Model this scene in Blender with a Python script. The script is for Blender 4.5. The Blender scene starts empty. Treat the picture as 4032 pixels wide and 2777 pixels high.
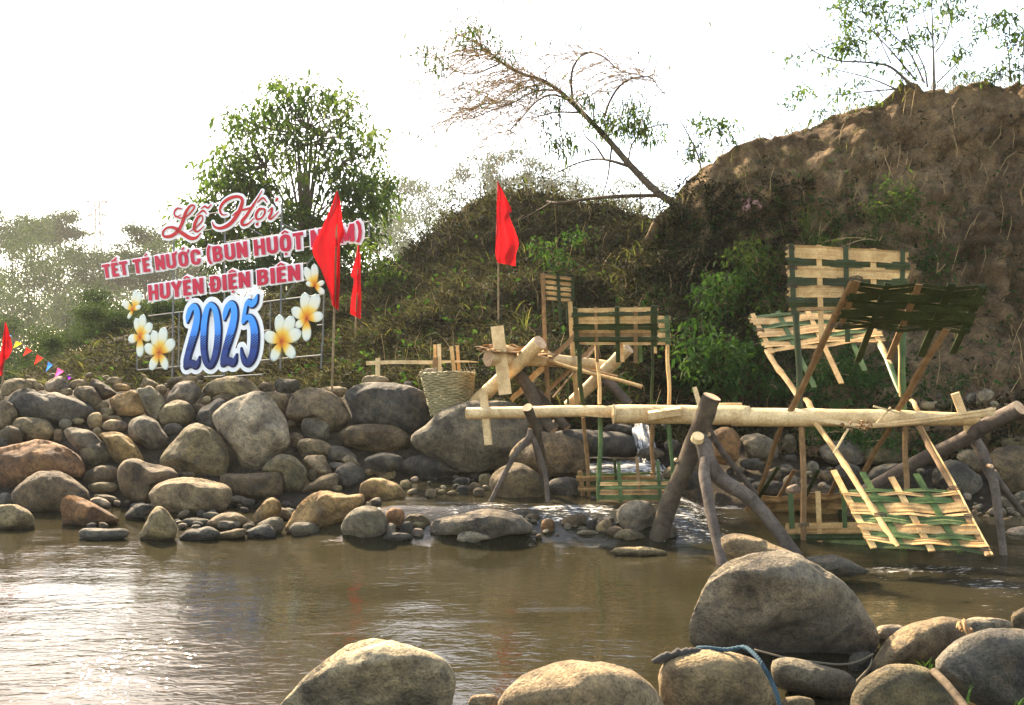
import bpy, bmesh, math, random
import numpy as np
from mathutils import Vector, Matrix, noise as mnoise
from mathutils.bvhtree import BVHTree

random.seed(7); RNG = np.random.default_rng(11)
SC = bpy.context.scene
COL = SC.collection
R = math.radians
# ------------------------------------------------------------------ camera, sky, sun, exposure
EYE = 1.55                      # metres above the lower pool (z = 0)
FPX = 3045.0                    # focal length in photo pixels (photo is 4032 x 2777)
HZ = 1505.0                     # horizon row in the photo
cam_d = bpy.data.cameras.new('camera'); cam = bpy.data.objects.new('camera', cam_d); COL.objects.link(cam)
cam.location = (0, 0, EYE); cam.rotation_euler = (R(90), 0, 0)
cam_d.sensor_width = 36; cam_d.lens = 36 * FPX / 4032; cam_d.clip_end = 3000; cam_d.clip_start = 0.05
cam_d.shift_y = (HZ - 2777 / 2) / 4032
SC.camera = cam
SUN_AZ, SUN_EL = R(-31), R(40)
w = bpy.data.worlds.new("World"); SC.world = w; w.use_nodes = True
nt = w.node_tree; bg = nt.nodes['Background']
sky = nt.nodes.new('ShaderNodeTexSky'); sky.sky_type = 'NISHITA'; sky.sun_disc = False
sky.sun_elevation = SUN_EL; sky.sun_rotation = SUN_AZ
sky.air_density = 1.0; sky.dust_density = 1.0; sky.ozone_density = 0.6
wt = nt.nodes.new('ShaderNodeMix'); wt.data_type = 'RGBA'; wt.blend_type = 'MULTIPLY'; wt.inputs[0].default_value = 1; wt.inputs[7].default_value = (1, .875, .735, 1)   # hazy, dusty air warms the whole sky
nt.links.new(sky.outputs[0], wt.inputs[6]); nt.links.new(wt.outputs[2], bg.inputs[0]); bg.inputs[1].default_value = 0.125
sun_d = bpy.data.lights.new('sun', 'SUN'); sun_d.energy = 5.0; sun_d.angle = R(2.5); sun_d.color = (1.0, 0.82, 0.58)
sun = bpy.data.objects.new('sun', sun_d); COL.objects.link(sun)
sdir = Vector((math.sin(SUN_AZ) * math.cos(SUN_EL), math.cos(SUN_AZ) * math.cos(SUN_EL), math.sin(SUN_EL)))
sun.rotation_euler = (-sdir).to_track_quat('-Z', 'Y').to_euler()
SC.view_settings.view_transform = 'Standard'; SC.view_settings.look = 'None'
SC.view_settings.exposure = 2.7; SC.view_settings.gamma = 1
SC.cycles.use_denoising = True
SC.cycles.max_bounces = 6; SC.cycles.volume_bounces = 1; SC.cycles.transparent_max_bounces = 8
SC.cycles.caustics_reflective = False; SC.cycles.caustics_refractive = False
SC.cycles.sample_clamp_indirect = 6

# ------------------------------------------------------------------ pixel helpers (photo coordinates -> places)
CROPS = {'A': (0, 700, 1.995), 'B': (800, 700, 1.995), 'C': (0, 1450, 2.28), 'D': (900, 1450, 2.28), 'E': (1800, 1000, 2.28),
         'F': (1800, 1500, 2.28), 'G': (2500, 1450, 1.995), 'H': (2850, 900, 1.961), 'I': (2850, 1500, 1.961), 'J': (700, 250, 2.128),
         'K': (1600, 50, 1.68), 'L': (2700, 0, 1.596), 'P': (2600, 2000, 1.6187), 'Q': (1000, 2400, 1.449), 'R': (3300, 1450, 2.28),
         'S': (2700, 1550, 2.8975), 'T': (1400, 1300, 3.863), 'U': (1500, 1750, 2.107), 'V': (0, 0, 1 / 1.7401), 'Z': (0, 0, 1.0)}
def px(c, x, y):
    a, b, s = CROPS[c]; return (a + x / s, b + y / s)
def at(c, x, y, Y):
    u, v = px(c, x, y); return Vector(((u - 2016) / FPX * Y, Y, EYE - (v - HZ) / FPX * Y))
def ray(c, x, y):
    u, v = px(c, x, y); return Vector(((u - 2016) / FPX, 1, -(v - HZ) / FPX))
def on_level(c, x, y, z=0.0):
    d = ray(c, x, y); return Vector((0, 0, EYE)) + d * ((z - EYE) / d.z)
def on_plane(c, x, y, p, n):
    d = ray(c, x, y); o = Vector((0, 0, EYE)); return o + d * ((p - o).dot(n) / d.dot(n))

# ------------------------------------------------------------------ object helpers
def tag(o, label=None, cat=None, group=None, kind=None):
    if label: o['label'] = label
    if cat: o['category'] = cat
    if group: o['group'] = group
    if kind: o['kind'] = kind
    return o
def thing(name, label, cat, loc=(0, 0, 0), group=None):
    o = bpy.data.objects.new(name, None); COL.objects.link(o); o.location = loc; o.empty_display_size = .1
    return tag(o, label, cat, group)
def link(name, me, parent=None):
    o = bpy.data.objects.new(name, me); COL.objects.link(o)
    if parent is not None:
        o.parent = parent; o.matrix_parent_inverse = Matrix.Translation(-Vector(parent.location))
    return o
def cr(pts, n=6, closed=False):
    """Catmull-Rom through tuples of any length"""
    P = [np.array(p, float) for p in pts]; m = len(P); out = []
    if m < 3 and not closed:
        return [tuple(P[0] + (P[-1] - P[0]) * k / n) for k in range(n + 1)]
    rng = range(m) if closed else range(m - 1)
    for i in rng:
        p0 = P[(i - 1) % m] if closed or i > 0 else 2 * P[0] - P[1]
        p1 = P[i]; p2 = P[(i + 1) % m]
        p3 = P[(i + 2) % m] if closed or i + 2 < m else 2 * P[-1] - P[-2]
        for k in range(n):
            t = k / n
            out.append(tuple(.5 * ((2 * p1) + (-p0 + p2) * t + (2 * p0 - 5 * p1 + 4 * p2 - p3) * t * t + (-p0 + 3 * p1 - 3 * p2 + p3) * t ** 3)))
    if not closed: out.append(tuple(P[-1]))
    return out
class MB:
    def __init__(s): s.v = []; s.f = []; s.m = []; s.c = []
    def add(s, vs, fs, m=0, c=None):
        b = len(s.v); s.v += [tuple(v) for v in vs]; s.f += [tuple(i + b for i in f) for f in fs]; s.m += [m] * len(fs)
        s.c += (c if isinstance(c, list) else [c or (1, 1, 1, 1)] * len(vs))
    def tube(s, pts, rad, n=8, m=0, cap=1, capm=None, wob=0.0):
        pts = [Vector(p) for p in pts]; k = len(pts)
        if not hasattr(rad, '__len__'): rad = [rad] * k
        vs = []; fs = []; u = None
        for i, p in enumerate(pts):
            t = (pts[min(i + 1, k - 1)] - pts[max(i - 1, 0)]).normalized()
            if u is None:
                u = t.orthogonal().normalized()
            else:
                u = (u - t * u.dot(t)); u = u.normalized() if u.length > 1e-6 else t.orthogonal().normalized()
            wv = t.cross(u)
            for j in range(n):
                a = 2 * math.pi * j / n
                r = rad[i] * (1 + (wob * mnoise.noise(p * 6 + Vector((math.cos(a), math.sin(a), 0)) * 1.3) if wob else 0))
                vs.append(p + u * (math.cos(a) * r) + wv * (math.sin(a) * r))
        for i in range(k - 1):
            for j in range(n):
                fs.append((i * n + j, i * n + (j + 1) % n, (i + 1) * n + (j + 1) % n, (i + 1) * n + j))
        s.add(vs, fs, m)
        if cap:
            for i, rev in ((0, 1), (k - 1, 0)):
                ring = vs[i * n:(i + 1) * n]
                s.add(ring, [tuple(range(n))[::-1] if rev else tuple(range(n))], m if capm is None else capm)
    def bar(s, p0, p1, wd, th, side=None, m=0):
        """flat bar from p0 to p1, wd wide along side, th thick"""
        p0, p1 = Vector(p0), Vector(p1); t = (p1 - p0).normalized()
        side = Vector(side) if side is not None else Vector((1, 0, 0))
        a = (side - t * side.dot(t)).normalized() * (wd / 2); b = t.cross(a).normalized() * (th / 2)
        vs = [p + i * a + j * b for p in (p0, p1) for i, j in ((-1, -1), (1, -1), (1, 1), (-1, 1))]
        s.add(vs, [(3, 2, 1, 0), (4, 5, 6, 7), (0, 1, 5, 4), (1, 2, 6, 5), (2, 3, 7, 6), (3, 0, 4, 7)], m)
    def strip(s, pts, wvec, nrm, th, m=0):
        """ribbon with thickness through pts; wvec = half width vectors"""
        k = len(pts); vs = []; fs = []
        for i in range(k):
            wv = wvec[i] if isinstance(wvec, list) else wvec
            for a, b in ((-1, -1), (1, -1), (1, 1), (-1, 1)):
                vs.append(Vector(pts[i]) + a * wv + nrm * (b * th / 2))
        for i in range(k - 1):
            for j in range(4): fs.append((i * 4 + j, i * 4 + (j + 1) % 4, i * 4 + 4 + (j + 1) % 4, i * 4 + 4 + j))
        fs += [(3, 2, 1, 0), (k * 4 - 4, k * 4 - 3, k * 4 - 2, k * 4 - 1)]
        s.add(vs, fs, m)
    def build(s, name, mats, parent=None, smooth=False, colors=False):
        me = bpy.data.meshes.new(name); me.from_pydata(s.v, [], s.f)
        for mm in (mats if isinstance(mats, (list, tuple)) else [mats]): me.materials.append(mm)
        me.polygons.foreach_set('material_index', s.m)
        if smooth: me.polygons.foreach_set('use_smooth', [True] * len(s.f))
        if colors:
            at_ = me.color_attributes.new('tint', 'FLOAT_COLOR', 'POINT')
            at_.data.foreach_set('color', [x for c in s.c for x in c])
        me.update()
        return link(name, me, parent)
def quads(name, V, mat, tint=None, parent=None):
    """V: (n,4,3) array of quads -> one mesh"""
    n = len(V); me = bpy.data.meshes.new(name)
    me.vertices.add(n * 4); me.vertices.foreach_set('co', V.reshape(-1).astype(np.float32))
    me.loops.add(n * 4); me.loops.foreach_set('vertex_index', np.arange(n * 4, dtype=np.int32))
    me.polygons.add(n); me.polygons.foreach_set('loop_start', np.arange(0, n * 4, 4, dtype=np.int32))
    me.polygons.foreach_set('loop_total', np.full(n, 4, np.int32))
    me.update(calc_edges=True); me.materials.append(mat)
    if tint is not None:
        a = me.attributes.new('leaf', 'FLOAT', 'POINT'); a.data.foreach_set('value', np.repeat(tint, 4).astype(np.float32))
    me.validate()
    return link(name, me, parent)
def fbm(p, o=4): return mnoise.fractal(Vector(p), 1.0, 2.0, o, noise_basis='PERLIN_ORIGINAL')

# ------------------------------------------------------------------ materials
def nmat(name):
    m = bpy.data.materials.new(name); m.use_nodes = True; t = m.node_tree
    return m, t, t.nodes['Principled BSDF']
def N(t, kind, **kw):
    n = t.nodes.new('ShaderNode' + kind)
    for k, v in kw.items():
        if k.startswith('i_'): n.inputs[k[2:].replace('_', ' ')].default_value = v
        elif k.startswith('n_'): n.inputs[int(k[2:])].default_value = v
        else: setattr(n, k, v)
    return n
def ramp(t, src, stops):
    r = t.nodes.new('ShaderNodeValToRGB'); e = r.color_ramp.elements
    while len(e) < len(stops): e.new(.5)
    for k, (p, c) in enumerate(stops): e[k].position = p; e[k].color = (*c, 1) if len(c) == 3 else c
    t.links.new(src, r.inputs[0]); return r
def noise_n(t, vec, scale, detail=4, rough=.55, dist=0):
    n = N(t, 'TexNoise'); n.inputs['Scale'].default_value = scale; n.inputs['Detail'].default_value = detail
    n.inputs['Roughness'].default_value = rough; n.inputs['Distortion'].default_value = dist
    if vec is not None: t.links.new(vec, n.inputs['Vector'])
    return n
def mixc(t, f, a, b, mode='MIX'):
    m = t.nodes.new('ShaderNodeMix'); m.data_type = 'RGBA'; m.blend_type = mode
    for v, i in ((f, 0), (a, 6), (b, 7)):
        if hasattr(v, 'is_linked') or hasattr(v, 'links'): t.links.new(v, m.inputs[i])
        elif i == 0: m.inputs[0].default_value = v
        else: m.inputs[i].default_value = (*v, 1)
    return m.outputs[2]
def mth(t, op, a, b=None, c=None, clamp=False):
    m = t.nodes.new('ShaderNodeMath'); m.operation = op; m.use_clamp = clamp
    for v, i in ((a, 0), (b, 1), (c, 2)):
        if v is None: continue
        if hasattr(v, 'links'): t.links.new(v, m.inputs[i])
        else: m.inputs[i].default_value = v
    return m.outputs[0]
def bump(t, bs, h, strength=.5, dist=.02):
    b = N(t, 'Bump'); b.inputs['Strength'].default_value = strength; b.inputs['Distance'].default_value = dist
    t.links.new(h, b.inputs['Height']); t.links.new(b.outputs[0], bs.inputs['Normal']); return b

def make_rock():
    m, t, bs = nmat('rock')
    tc = N(t, 'TexCoord'); oi = N(t, 'ObjectInfo')
    off = N(t, 'VectorMath', operation='ADD'); sc = N(t, 'VectorMath', operation='SCALE')
    cmb = N(t, 'CombineXYZ')
    for k in range(3): t.links.new(mth(t, 'MULTIPLY', oi.outputs['Random'], (37., 91., 53.)[k]), cmb.inputs[k])
    t.links.new(tc.outputs['Object'], off.inputs[0]); t.links.new(cmb.outputs[0], off.inputs[1]); v = off.outputs[0]
    n1 = noise_n(t, v, 2.6, 5, .6, .4); n2 = noise_n(t, v, 13, 8, .68, .3); n3 = noise_n(t, v, 75, 4, .6); n4 = noise_n(t, v, 4.3, 4, .55, 1.0)
    f1 = ramp(t, n1.outputs[0], [(.36, (.42, .4, .38)), (.64, (1.45, 1.4, 1.27))])
    c = mixc(t, 1.0, oi.outputs['Color'], f1.outputs[0], 'MULTIPLY')
    f2 = ramp(t, n2.outputs[0], [(.3, (.36, .36, .37)), (.5, (1, 1, 1)), (.7, (1.6, 1.54, 1.38))])
    c = mixc(t, .95, c, f2.outputs[0], 'MULTIPLY')
    st = ramp(t, n4.outputs[0], [(.56, (0, 0, 0)), (.72, (1, 1, 1))])
    c = mixc(t, mth(t, 'MULTIPLY', st.outputs[0], .45), c, (.30, .215, .11))
    st2 = ramp(t, noise_n(t, v, 6.5, 6, .6, .8).outputs[0], [(.58, (0, 0, 0)), (.68, (1, 1, 1))])
    c = mixc(t, mth(t, 'MULTIPLY', st2.outputs[0], .6), c, (.07, .068, .066))
    sp = ramp(t, n3.outputs[0], [(.36, (.45, .45, .45)), (.5, (1, 1, 1)), (.66, (1.25, 1.25, 1.2))])
    c = mixc(t, .7, c, sp.outputs[0], 'MULTIPLY')
    # damp band at the waterline
    geo = N(t, 'NewGeometry'); sx = N(t, 'SeparateXYZ'); t.links.new(geo.outputs['Position'], sx.inputs[0])
    mr = N(t, 'MapRange'); t.links.new(mth(t, 'ADD', sx.outputs[2], mth(t, 'MULTIPLY', n2.outputs[0], .07)), mr.inputs[0])
    mr.inputs[1].default_value = .05; mr.inputs[2].default_value = .1; mr.inputs[3].default_value = .45; mr.inputs[4].default_value = 1
    c = mixc(t, 1.0, c, mr.outputs[0], 'MULTIPLY'); c = mixc(t, 1.0, c, (.7, .7, .7), 'MULTIPLY')
    t.links.new(c, bs.inputs['Base Color'])
    rr = N(t, 'MapRange'); t.links.new(mr.outputs[0], rr.inputs[0]); rr.inputs[1].default_value = .45; rr.inputs[3].default_value = .35; rr.inputs[4].default_value = .86
    t.links.new(rr.outputs[0], bs.inputs['Roughness']); bs.inputs['Specular IOR Level'].default_value = .3
    h = mth(t, 'ADD', n2.outputs[0], mth(t, 'MULTIPLY', n3.outputs[0], .35)); h = mth(t, 'ADD', h, mth(t, 'MULTIPLY', n1.outputs[0], 1.2))
    bump(t, bs, h, .9, .06); return m
def make_earth(name, dark, mid, light, sc=1.0, rills=False):
    m, t, bs = nmat(name); tc = N(t, 'TexCoord'); v = tc.outputs['Object']
    n1 = noise_n(t, v, .55 * sc, 6, .62, .6); n2 = noise_n(t, v, 5 * sc, 9, .7, .3); n3 = noise_n(t, v, 30 * sc, 6, .7)
    r1 = ramp(t, n1.outputs[0], [(.32, dark), (.52, mid), (.7, light)])
    r2 = ramp(t, n2.outputs[0], [(.3, (.4, .4, .4)), (.52, (1, 1, 1)), (.72, (1.5, 1.45, 1.35))])
    c = mixc(t, 1, r1.outputs[0], r2.outputs[0], 'MULTIPLY')
    r3 = ramp(t, n3.outputs[0], [(.34, (.45, .45, .45)), (.55, (1, 1, 1)), (.7, (1.4, 1.35, 1.3))])
    c = mixc(t, .8, c, r3.outputs[0], 'MULTIPLY'); t.links.new(c, bs.inputs['Base Color'])
    bs.inputs['Roughness'].default_value = .95; bs.inputs['Specular IOR Level'].default_value = .15
    if rills:
        mp = N(t, 'Mapping'); mp.inputs['Scale'].default_value = (5, 2, .7); t.links.new(v, mp.inputs[0]); n4 = noise_n(t, mp.outputs[0], 1, 6, .65, .8)
        r4 = ramp(t, n4.outputs[0], [(.34, (.5, .48, .46)), (.52, (1, 1, 1)), (.68, (1.35, 1.28, 1.15))]); c = mixc(t, .9, c, r4.outputs[0], 'MULTIPLY'); t.links.new(c, bs.inputs['Base Color'])
    h = mth(t, 'ADD', mth(t, 'MULTIPLY', n2.outputs[0], 1.5), mth(t, 'MULTIPLY', n3.outputs[0], .5)); n5 = noise_n(t, v, 85, 4, .7); h = mth(t, 'ADD', h, mth(t, 'MULTIPLY', n5.outputs[0], .3)); bump(t, bs, h, 1.0, .12); return m
def make_wood(name, a, b, scale=14, rough=.7, bmp=.4):
    m, t, bs = nmat(name); tc = N(t, 'TexCoord'); oi = N(t, 'ObjectInfo'); v = tc.outputs['Object']
    n1 = noise_n(t, v, scale, 6, .6, .6); n2 = noise_n(t, v, scale * 7, 5, .65); n3 = noise_n(t, v, 2.2, 3, .5)
    r1 = ramp(t, n1.outputs[0], [(.3, a), (.68, b)])
    r2 = ramp(t, n2.outputs[0], [(.3, (.6, .58, .55)), (.55, (1, 1, 1)), (.75, (1.2, 1.2, 1.18))])
    c = mixc(t, .9, r1.outputs[0], r2.outputs[0], 'MULTIPLY')
    r3 = ramp(t, n3.outputs[0], [(.3, (.72, .7, .68)), (.6, (1.08, 1.06, 1.02))]); c = mixc(t, 1, c, r3.outputs[0], 'MULTIPLY')
    t.links.new(c, bs.inputs['Base Color']); bs.inputs['Roughness'].default_value = rough; bs.inputs['Specular IOR Level'].default_value = .14
    bump(t, bs, mth(t, 'ADD', n1.outputs[0], mth(t, 'MULTIPLY', n2.outputs[0], .5)), bmp, .012); return m
def make_leaf(name, stops, trans=.45):
    m, t, bs = nmat(name); at_ = N(t, 'Attribute', attribute_name='leaf'); r = ramp(t, at_.outputs['Fac'], stops)
    t.links.new(r.outputs[0], bs.inputs['Base Color']); bs.inputs['Roughness'].default_value = .85; bs.inputs['Specular IOR Level'].default_value = .08
    tr = N(t, 'BsdfTranslucent'); c2 = mixc(t, 1, r.outputs[0], (1.25, 1.35, .6), 'MULTIPLY'); t.links.new(c2, tr.inputs[0])
    mx = N(t, 'MixShader'); mx.inputs[0].default_value = trans; t.links.new(bs.outputs[0], mx.inputs[1]); t.links.new(tr.outputs[0], mx.inputs[2])
    t.links.new(mx.outputs[0], t.nodes['Material Output'].inputs[0]); return m
def flat(name, c, rough=.6, metal=0, trans=0, nz=0):
    m, t, bs = nmat(name); bs.inputs['Base Color'].default_value = (*c, 1); bs.inputs['Roughness'].default_value = rough; bs.inputs['Metallic'].default_value = metal; bs.inputs['Specular IOR Level'].default_value = .12
    if nz:
        tc = N(t, 'TexCoord'); n = noise_n(t, tc.outputs['Object'], 9, 5, .6)
        r = ramp(t, n.outputs[0], [(.3, tuple(x * (1 - nz) for x in c)), (.7, tuple(min(1, x * (1 + nz)) for x in c))]); t.links.new(r.outputs[0], bs.inputs['Base Color'])
    if trans:
        tr = N(t, 'BsdfTranslucent'); tr.inputs[0].default_value = (*c, 1); mx = N(t, 'MixShader'); mx.inputs[0].default_value = trans
        t.links.new(bs.outputs[0], mx.inputs[1]); t.links.new(tr.outputs[0], mx.inputs[2]); t.links.new(mx.outputs[0], t.nodes['Material Output'].inputs[0])
    return m
M = {}
M['rock'] = make_rock()
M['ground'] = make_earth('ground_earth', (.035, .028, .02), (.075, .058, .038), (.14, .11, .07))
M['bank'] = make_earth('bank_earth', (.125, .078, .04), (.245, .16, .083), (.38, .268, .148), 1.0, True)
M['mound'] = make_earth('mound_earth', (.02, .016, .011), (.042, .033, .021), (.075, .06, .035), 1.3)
M['bark'] = make_wood('bark', (.035, .027, .019), (.115, .088, .06), 9, .9, .9)
M['greybark'] = make_wood('grey_bark', (.055, .043, .036), (.14, .112, .092), 8, .85, .8)
M['peeled'] = make_wood('peeled_log', (.46, .31, .145), (.74, .56, .31), 7, .6, .3)
M['sawn'] = make_wood('sawn_wood', (.5, .34, .165), (.76, .57, .32), 11, .65, .2)
M['cut'] = make_wood('cut_end', (.36, .2, .11), (.62, .44, .27), 16, .7, .2)
M['split'] = make_wood('split_bamboo', (.4, .235, .09), (.62, .42, .19), 12, .55, .25)
M['split2'] = make_wood('weathered_split_bamboo', (.27, .15, .055), (.47, .3, .13), 12, .6, .25)
M['green2'] = make_wood('pale_green_bamboo', (.06, .085, .028), (.16, .19, .075), 8, .45, .2)
M['brownb'] = make_wood('brown_bamboo', (.15, .085, .036), (.28, .17, .08), 12, .6, .25)
M['green'] = make_wood('green_bamboo', (.028, .055, .016), (.085, .125, .04), 8, .4, .2)
M['dgreen'] = make_wood('dark_green_bamboo', (.018, .026, .009), (.045, .058, .02), 8, .4, .2)
M['wicker'] = make_wood('wicker', (.18, .155, .08), (.38, .33, .19), 10, .7, .3)
M['twig'] = make_wood('twig', (.26, .175, .08), (.46, .33, .18), 12, .8, .3)
M['tree_leaf'] = make_leaf('tree_leaf', [(0, (.018, .038, .009)), (.5, (.04, .07, .017)), (1, (.09, .115, .03))], .5)
M['far_leaf'] = make_leaf('far_leaf', [(0, (.018, .035, .014)), (.5, (.03, .05, .02)), (1, (.06, .08, .03))], .25)
M['cover'] = make_leaf('cover_leaf', [(0, (.012, .01, .006)), (.5, (.027, .022, .013)), (.75, (.018, .024, .008)), (.93, (.028, .036, .012)), (1, (.05, .045, .022))], .22)
M['green_leaf'] = make_leaf('green_leaf', [(0, (.017, .042, .01)), (.5, (.028, .064, .015)), (1, (.06, .1, .026))], .35)
M['grass'] = make_leaf('grass_blade', [(0, (.035, .05, .013)), (.5, (.075, .085, .025)), (1, (.17, .145, .065))], .4)
M['dull_grass'] = make_leaf('dull_grass', [(0, (.026, .024, .014)), (.6, (.055, .05, .029)), (1, (.125, .108, .064))], .25)
M['dry_leaf'] = make_leaf('dry_leaf', [(0, (.06, .04, .02)), (.5, (.12, .08, .04)), (1, (.2, .15, .07))], .4)
M['red'] = flat('red_cloth', (.42, .008, .012), .8, 0, .35, .2)
M['pole'] = make_wood('flag_pole', (.14, .1, .055), (.28, .21, .125), 10, .7, .3)
M['steel'] = flat('galvanised_tube', (.13, .135, .14), .7, .0, 0, .1)
M['white'] = flat('white_board', (.8, .8, .8), .5)
M['crimson'] = flat('crimson_letters', (.5, .022, .055), .5, 0, 0, .06)
M['scarlet'] = flat('scarlet_letters', (.5, .025, .028), .5, 0, 0, .06)
M['navy'] = flat('navy_print', (.012, .018, .075), .5)
# ------------------------------------------------------------------ the setting: ground, water, hills
def sstep(a, b, x):
    t = np.clip((x - a) / (b - a), 0, 1); return t * t * (3 - 2 * t)
def ground_z(X, Y):
    X = np.asarray(X, float); Y = np.asarray(Y, float)
    near = .12 - .62 * sstep(2.5, 4.3, Y)
    left = near + .25 * sstep(8.3, 9.3, Y) + 1.62 * np.clip((Y - 9.2) / 3.0, 0, 1)
    right = near + .42 * sstep(7.9, 8.7, Y) + .75 * np.clip((Y - 8.6) / 2.3, 0, 1) + .5 * sstep(10.8, 14, Y)
    mid = near + .3 * sstep(8.2, 9.6, Y) + .95 * np.clip((Y - 9.4) / 2.2, 0, 1) + .4 * sstep(11.6, 14, Y)
    s1 = sstep(-.8, .6, X); s2 = sstep(1.9, 2.9, X)
    return (left * (1 - s1) + mid * s1) * (1 - s2) + right * s2
def grid_mesh(name, P, mat, smooth=True):
    n, m = P.shape[:2]; me = bpy.data.meshes.new(name)
    idx = np.arange(n * m).reshape(n, m)
    F = np.stack([idx[:-1, :-1], idx[:-1, 1:], idx[1:, 1:], idx[1:, :-1]], -1).reshape(-1, 4)
    me.from_pydata(P.reshape(-1, 3).tolist(), [], F.tolist()); me.materials.append(mat)
    me.polygons.foreach_set('use_smooth', [smooth] * len(F)); me.update()
    return link(name, me)
xs = np.unique(np.concatenate([np.linspace(-330, -14, 20), np.linspace(-14, 12, 150), np.linspace(12, 330, 20)]))
ys = np.unique(np.concatenate([np.linspace(-60, 1.5, 14), np.linspace(1.5, 16, 90), np.linspace(16, 40, 24), np.linspace(40, 450, 40)]))
XX, YY = np.meshgrid(xs, ys, indexing='xy')
ZZ = ground_z(XX, YY)
for i in range(ZZ.shape[0]):
    for j in range(ZZ.shape[1]):
        if abs(XX[i, j]) < 16 and 0 < YY[i, j] < 40: ZZ[i, j] += .09 * fbm((XX[i, j] * 1.6, YY[i, j] * 1.6, 0), 4)
ground = tag(grid_mesh('ground', np.stack([XX, YY, ZZ], -1), M['ground']), kind='structure')

def water_z(X, Y):
    step = .28 * sstep(7.2, 8.0, Y) * sstep(-2.3, -1.2, X) * (1 - .75 * sstep(1.7, 2.4, X))
    return step + .2 * sstep(9.0, 9.8, Y) * sstep(.1, .5, X) * (1 - sstep(1.9, 2.4, X))
def make_water():
    m, t, bs = nmat('river_water'); tc = N(t, 'TexCoord'); v = tc.outputs['Object']
    mp = N(t, 'Mapping'); mp.inputs['Scale'].default_value = (.42, 1, 1); t.links.new(v, mp.inputs[0]); vv = mp.outputs[0]
    n1 = noise_n(t, vv, 6, 3, .5, .6); n2 = noise_n(t, vv, 22, 3, .5, .8); n3 = noise_n(t, vv, 34, 3, .6, .8); n0 = noise_n(t, v, .8, 3, .5, .4)
    fo = N(t, 'Attribute', attribute_name='foam'); foam = fo.outputs['Fac']
    rp = N(t, 'Attribute', attribute_name='ripple'); calm = mth(t, 'MULTIPLY', rp.outputs['Fac'], mth(t, 'ADD', .1, mth(t, 'MULTIPLY', mth(t, 'POWER', n0.outputs[0], 2.0), 3.0)))
    h = mth(t, 'ADD', mth(t, 'MULTIPLY', n1.outputs[0], 1.0), mth(t, 'MULTIPLY', n2.outputs[0], .5))
    h = mth(t, 'ADD', mth(t, 'MULTIPLY', h, calm), mth(t, 'MULTIPLY', mth(t, 'MULTIPLY', n3.outputs[0], foam), .5))
    b = bump(t, bs, h, .42, .035)
    r = ramp(t, n0.outputs[0], [(.3, (.0135, .012, .006)), (.7, (.022, .019, .0105))]); t.links.new(r.outputs[0], bs.inputs['Base Color'])
    bs.inputs['Roughness'].default_value = .025; bs.inputs['IOR'].default_value = 1.33; bs.inputs['Specular IOR Level'].default_value = .5
    df = N(t, 'BsdfPrincipled'); df.inputs['Base Color'].default_value = (.5, .48, .44, 1); df.inputs['Roughness'].default_value = .5; t.links.new(b.outputs[0], df.inputs['Normal'])
    mp2 = N(t, 'Mapping'); mp2.inputs['Scale'].default_value = (.2, 1, 1); t.links.new(v, mp2.inputs[0])
    f1 = noise_n(t, mp2.outputs[0], 30, 7, .7, .5); f2 = noise_n(t, mp2.outputs[0], 2.6, 3, .5)
    f3 = noise_n(t, mp2.outputs[0], 85, 4, .6); th = mth(t, 'SUBTRACT', .885, mth(t, 'MULTIPLY', foam, .27)); th = mth(t, 'SUBTRACT', th, mth(t, 'MULTIPLY', f2.outputs[0], .2)); th = mth(t, 'SUBTRACT', th, mth(t, 'MULTIPLY', mth(t, 'SUBTRACT', f3.outputs[0], .5), .5))
    k = mth(t, 'MULTIPLY', mth(t, 'SUBTRACT', f1.outputs[0], th), 11, clamp=True)
    mx = N(t, 'MixShader'); t.links.new(k, mx.inputs[0]); t.links.new(bs.outputs[0], mx.inputs[1]); t.links.new(df.outputs[0], mx.inputs[2])
    t.links.new(mx.outputs[0], t.nodes['Material Output'].inputs[0]); return m
M['water'] = make_water()
xs = np.unique(np.concatenate([np.linspace(-40, -8, 30), np.linspace(-8, 8, 230), np.linspace(8, 40, 20)])); ys = np.linspace(1.0, 12.2, 190)
XX, YY = np.meshgrid(xs, ys, indexing='xy'); ZZ = water_z(XX, YY)
foam = np.zeros_like(XX)
def blob(cx, cy, rx, ry, a):
    global foam; foam = np.maximum(foam, a * np.exp(-(((XX - cx) / rx) ** 2 + ((YY - cy) / ry) ** 2)))
for c, x, y, rx, ry, a in (('V', 1420, 1085, 1.1, .8, 1.35), ('V', 1340, 1060, .8, .6, 1.3), ('V', 1560, 1120, .55, .5, 1.25), ('V', 1290, 1200, .9, .3, 1.05), ('V', 1080, 1140, 1.0, .3, .85),
                           ('V', 1560, 1205, .6, .5, 1.0), ('V', 1650, 1150, .5, .4, 1.0), ('V', 2080, 1275, .9, .22, 1.0), ('V', 2240, 1310, .5, .35, .9), ('V', 1980, 1290, .5, .2, .7), ('V', 2290, 1360, .45, .3, .62),
                           ('V', 930, 1175, .8, .18, .55), ('V', 1230, 1150, .7, .2, .7), ('V', 860, 1130, .5, .15, .5), ('V', 1260, 1240, .35, .12, .5), ('V', 1060, 1385, .3, .06, .62), ('V', 1250, 1360, .3, .05, .5)):
    q = on_level(c, x, y, .3 if y < 1150 else .05); blob(q.x, q.y, rx, ry, a)
for i in range(ZZ.shape[0]):
    for j in range(ZZ.shape[1]):
        if abs(XX[i, j]) < 8 and YY[i, j] > 2:
            f = foam[i, j]; ZZ[i, j] += .006 * mnoise.noise((XX[i, j] * 1.1, YY[i, j] * 2.6, 3)) + .03 * f * mnoise.noise((XX[i, j] * 2.2, YY[i, j] * 6, 1))
water = tag(grid_mesh('water', np.stack([XX, YY, ZZ], -1), M['water']), kind='structure')
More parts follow.
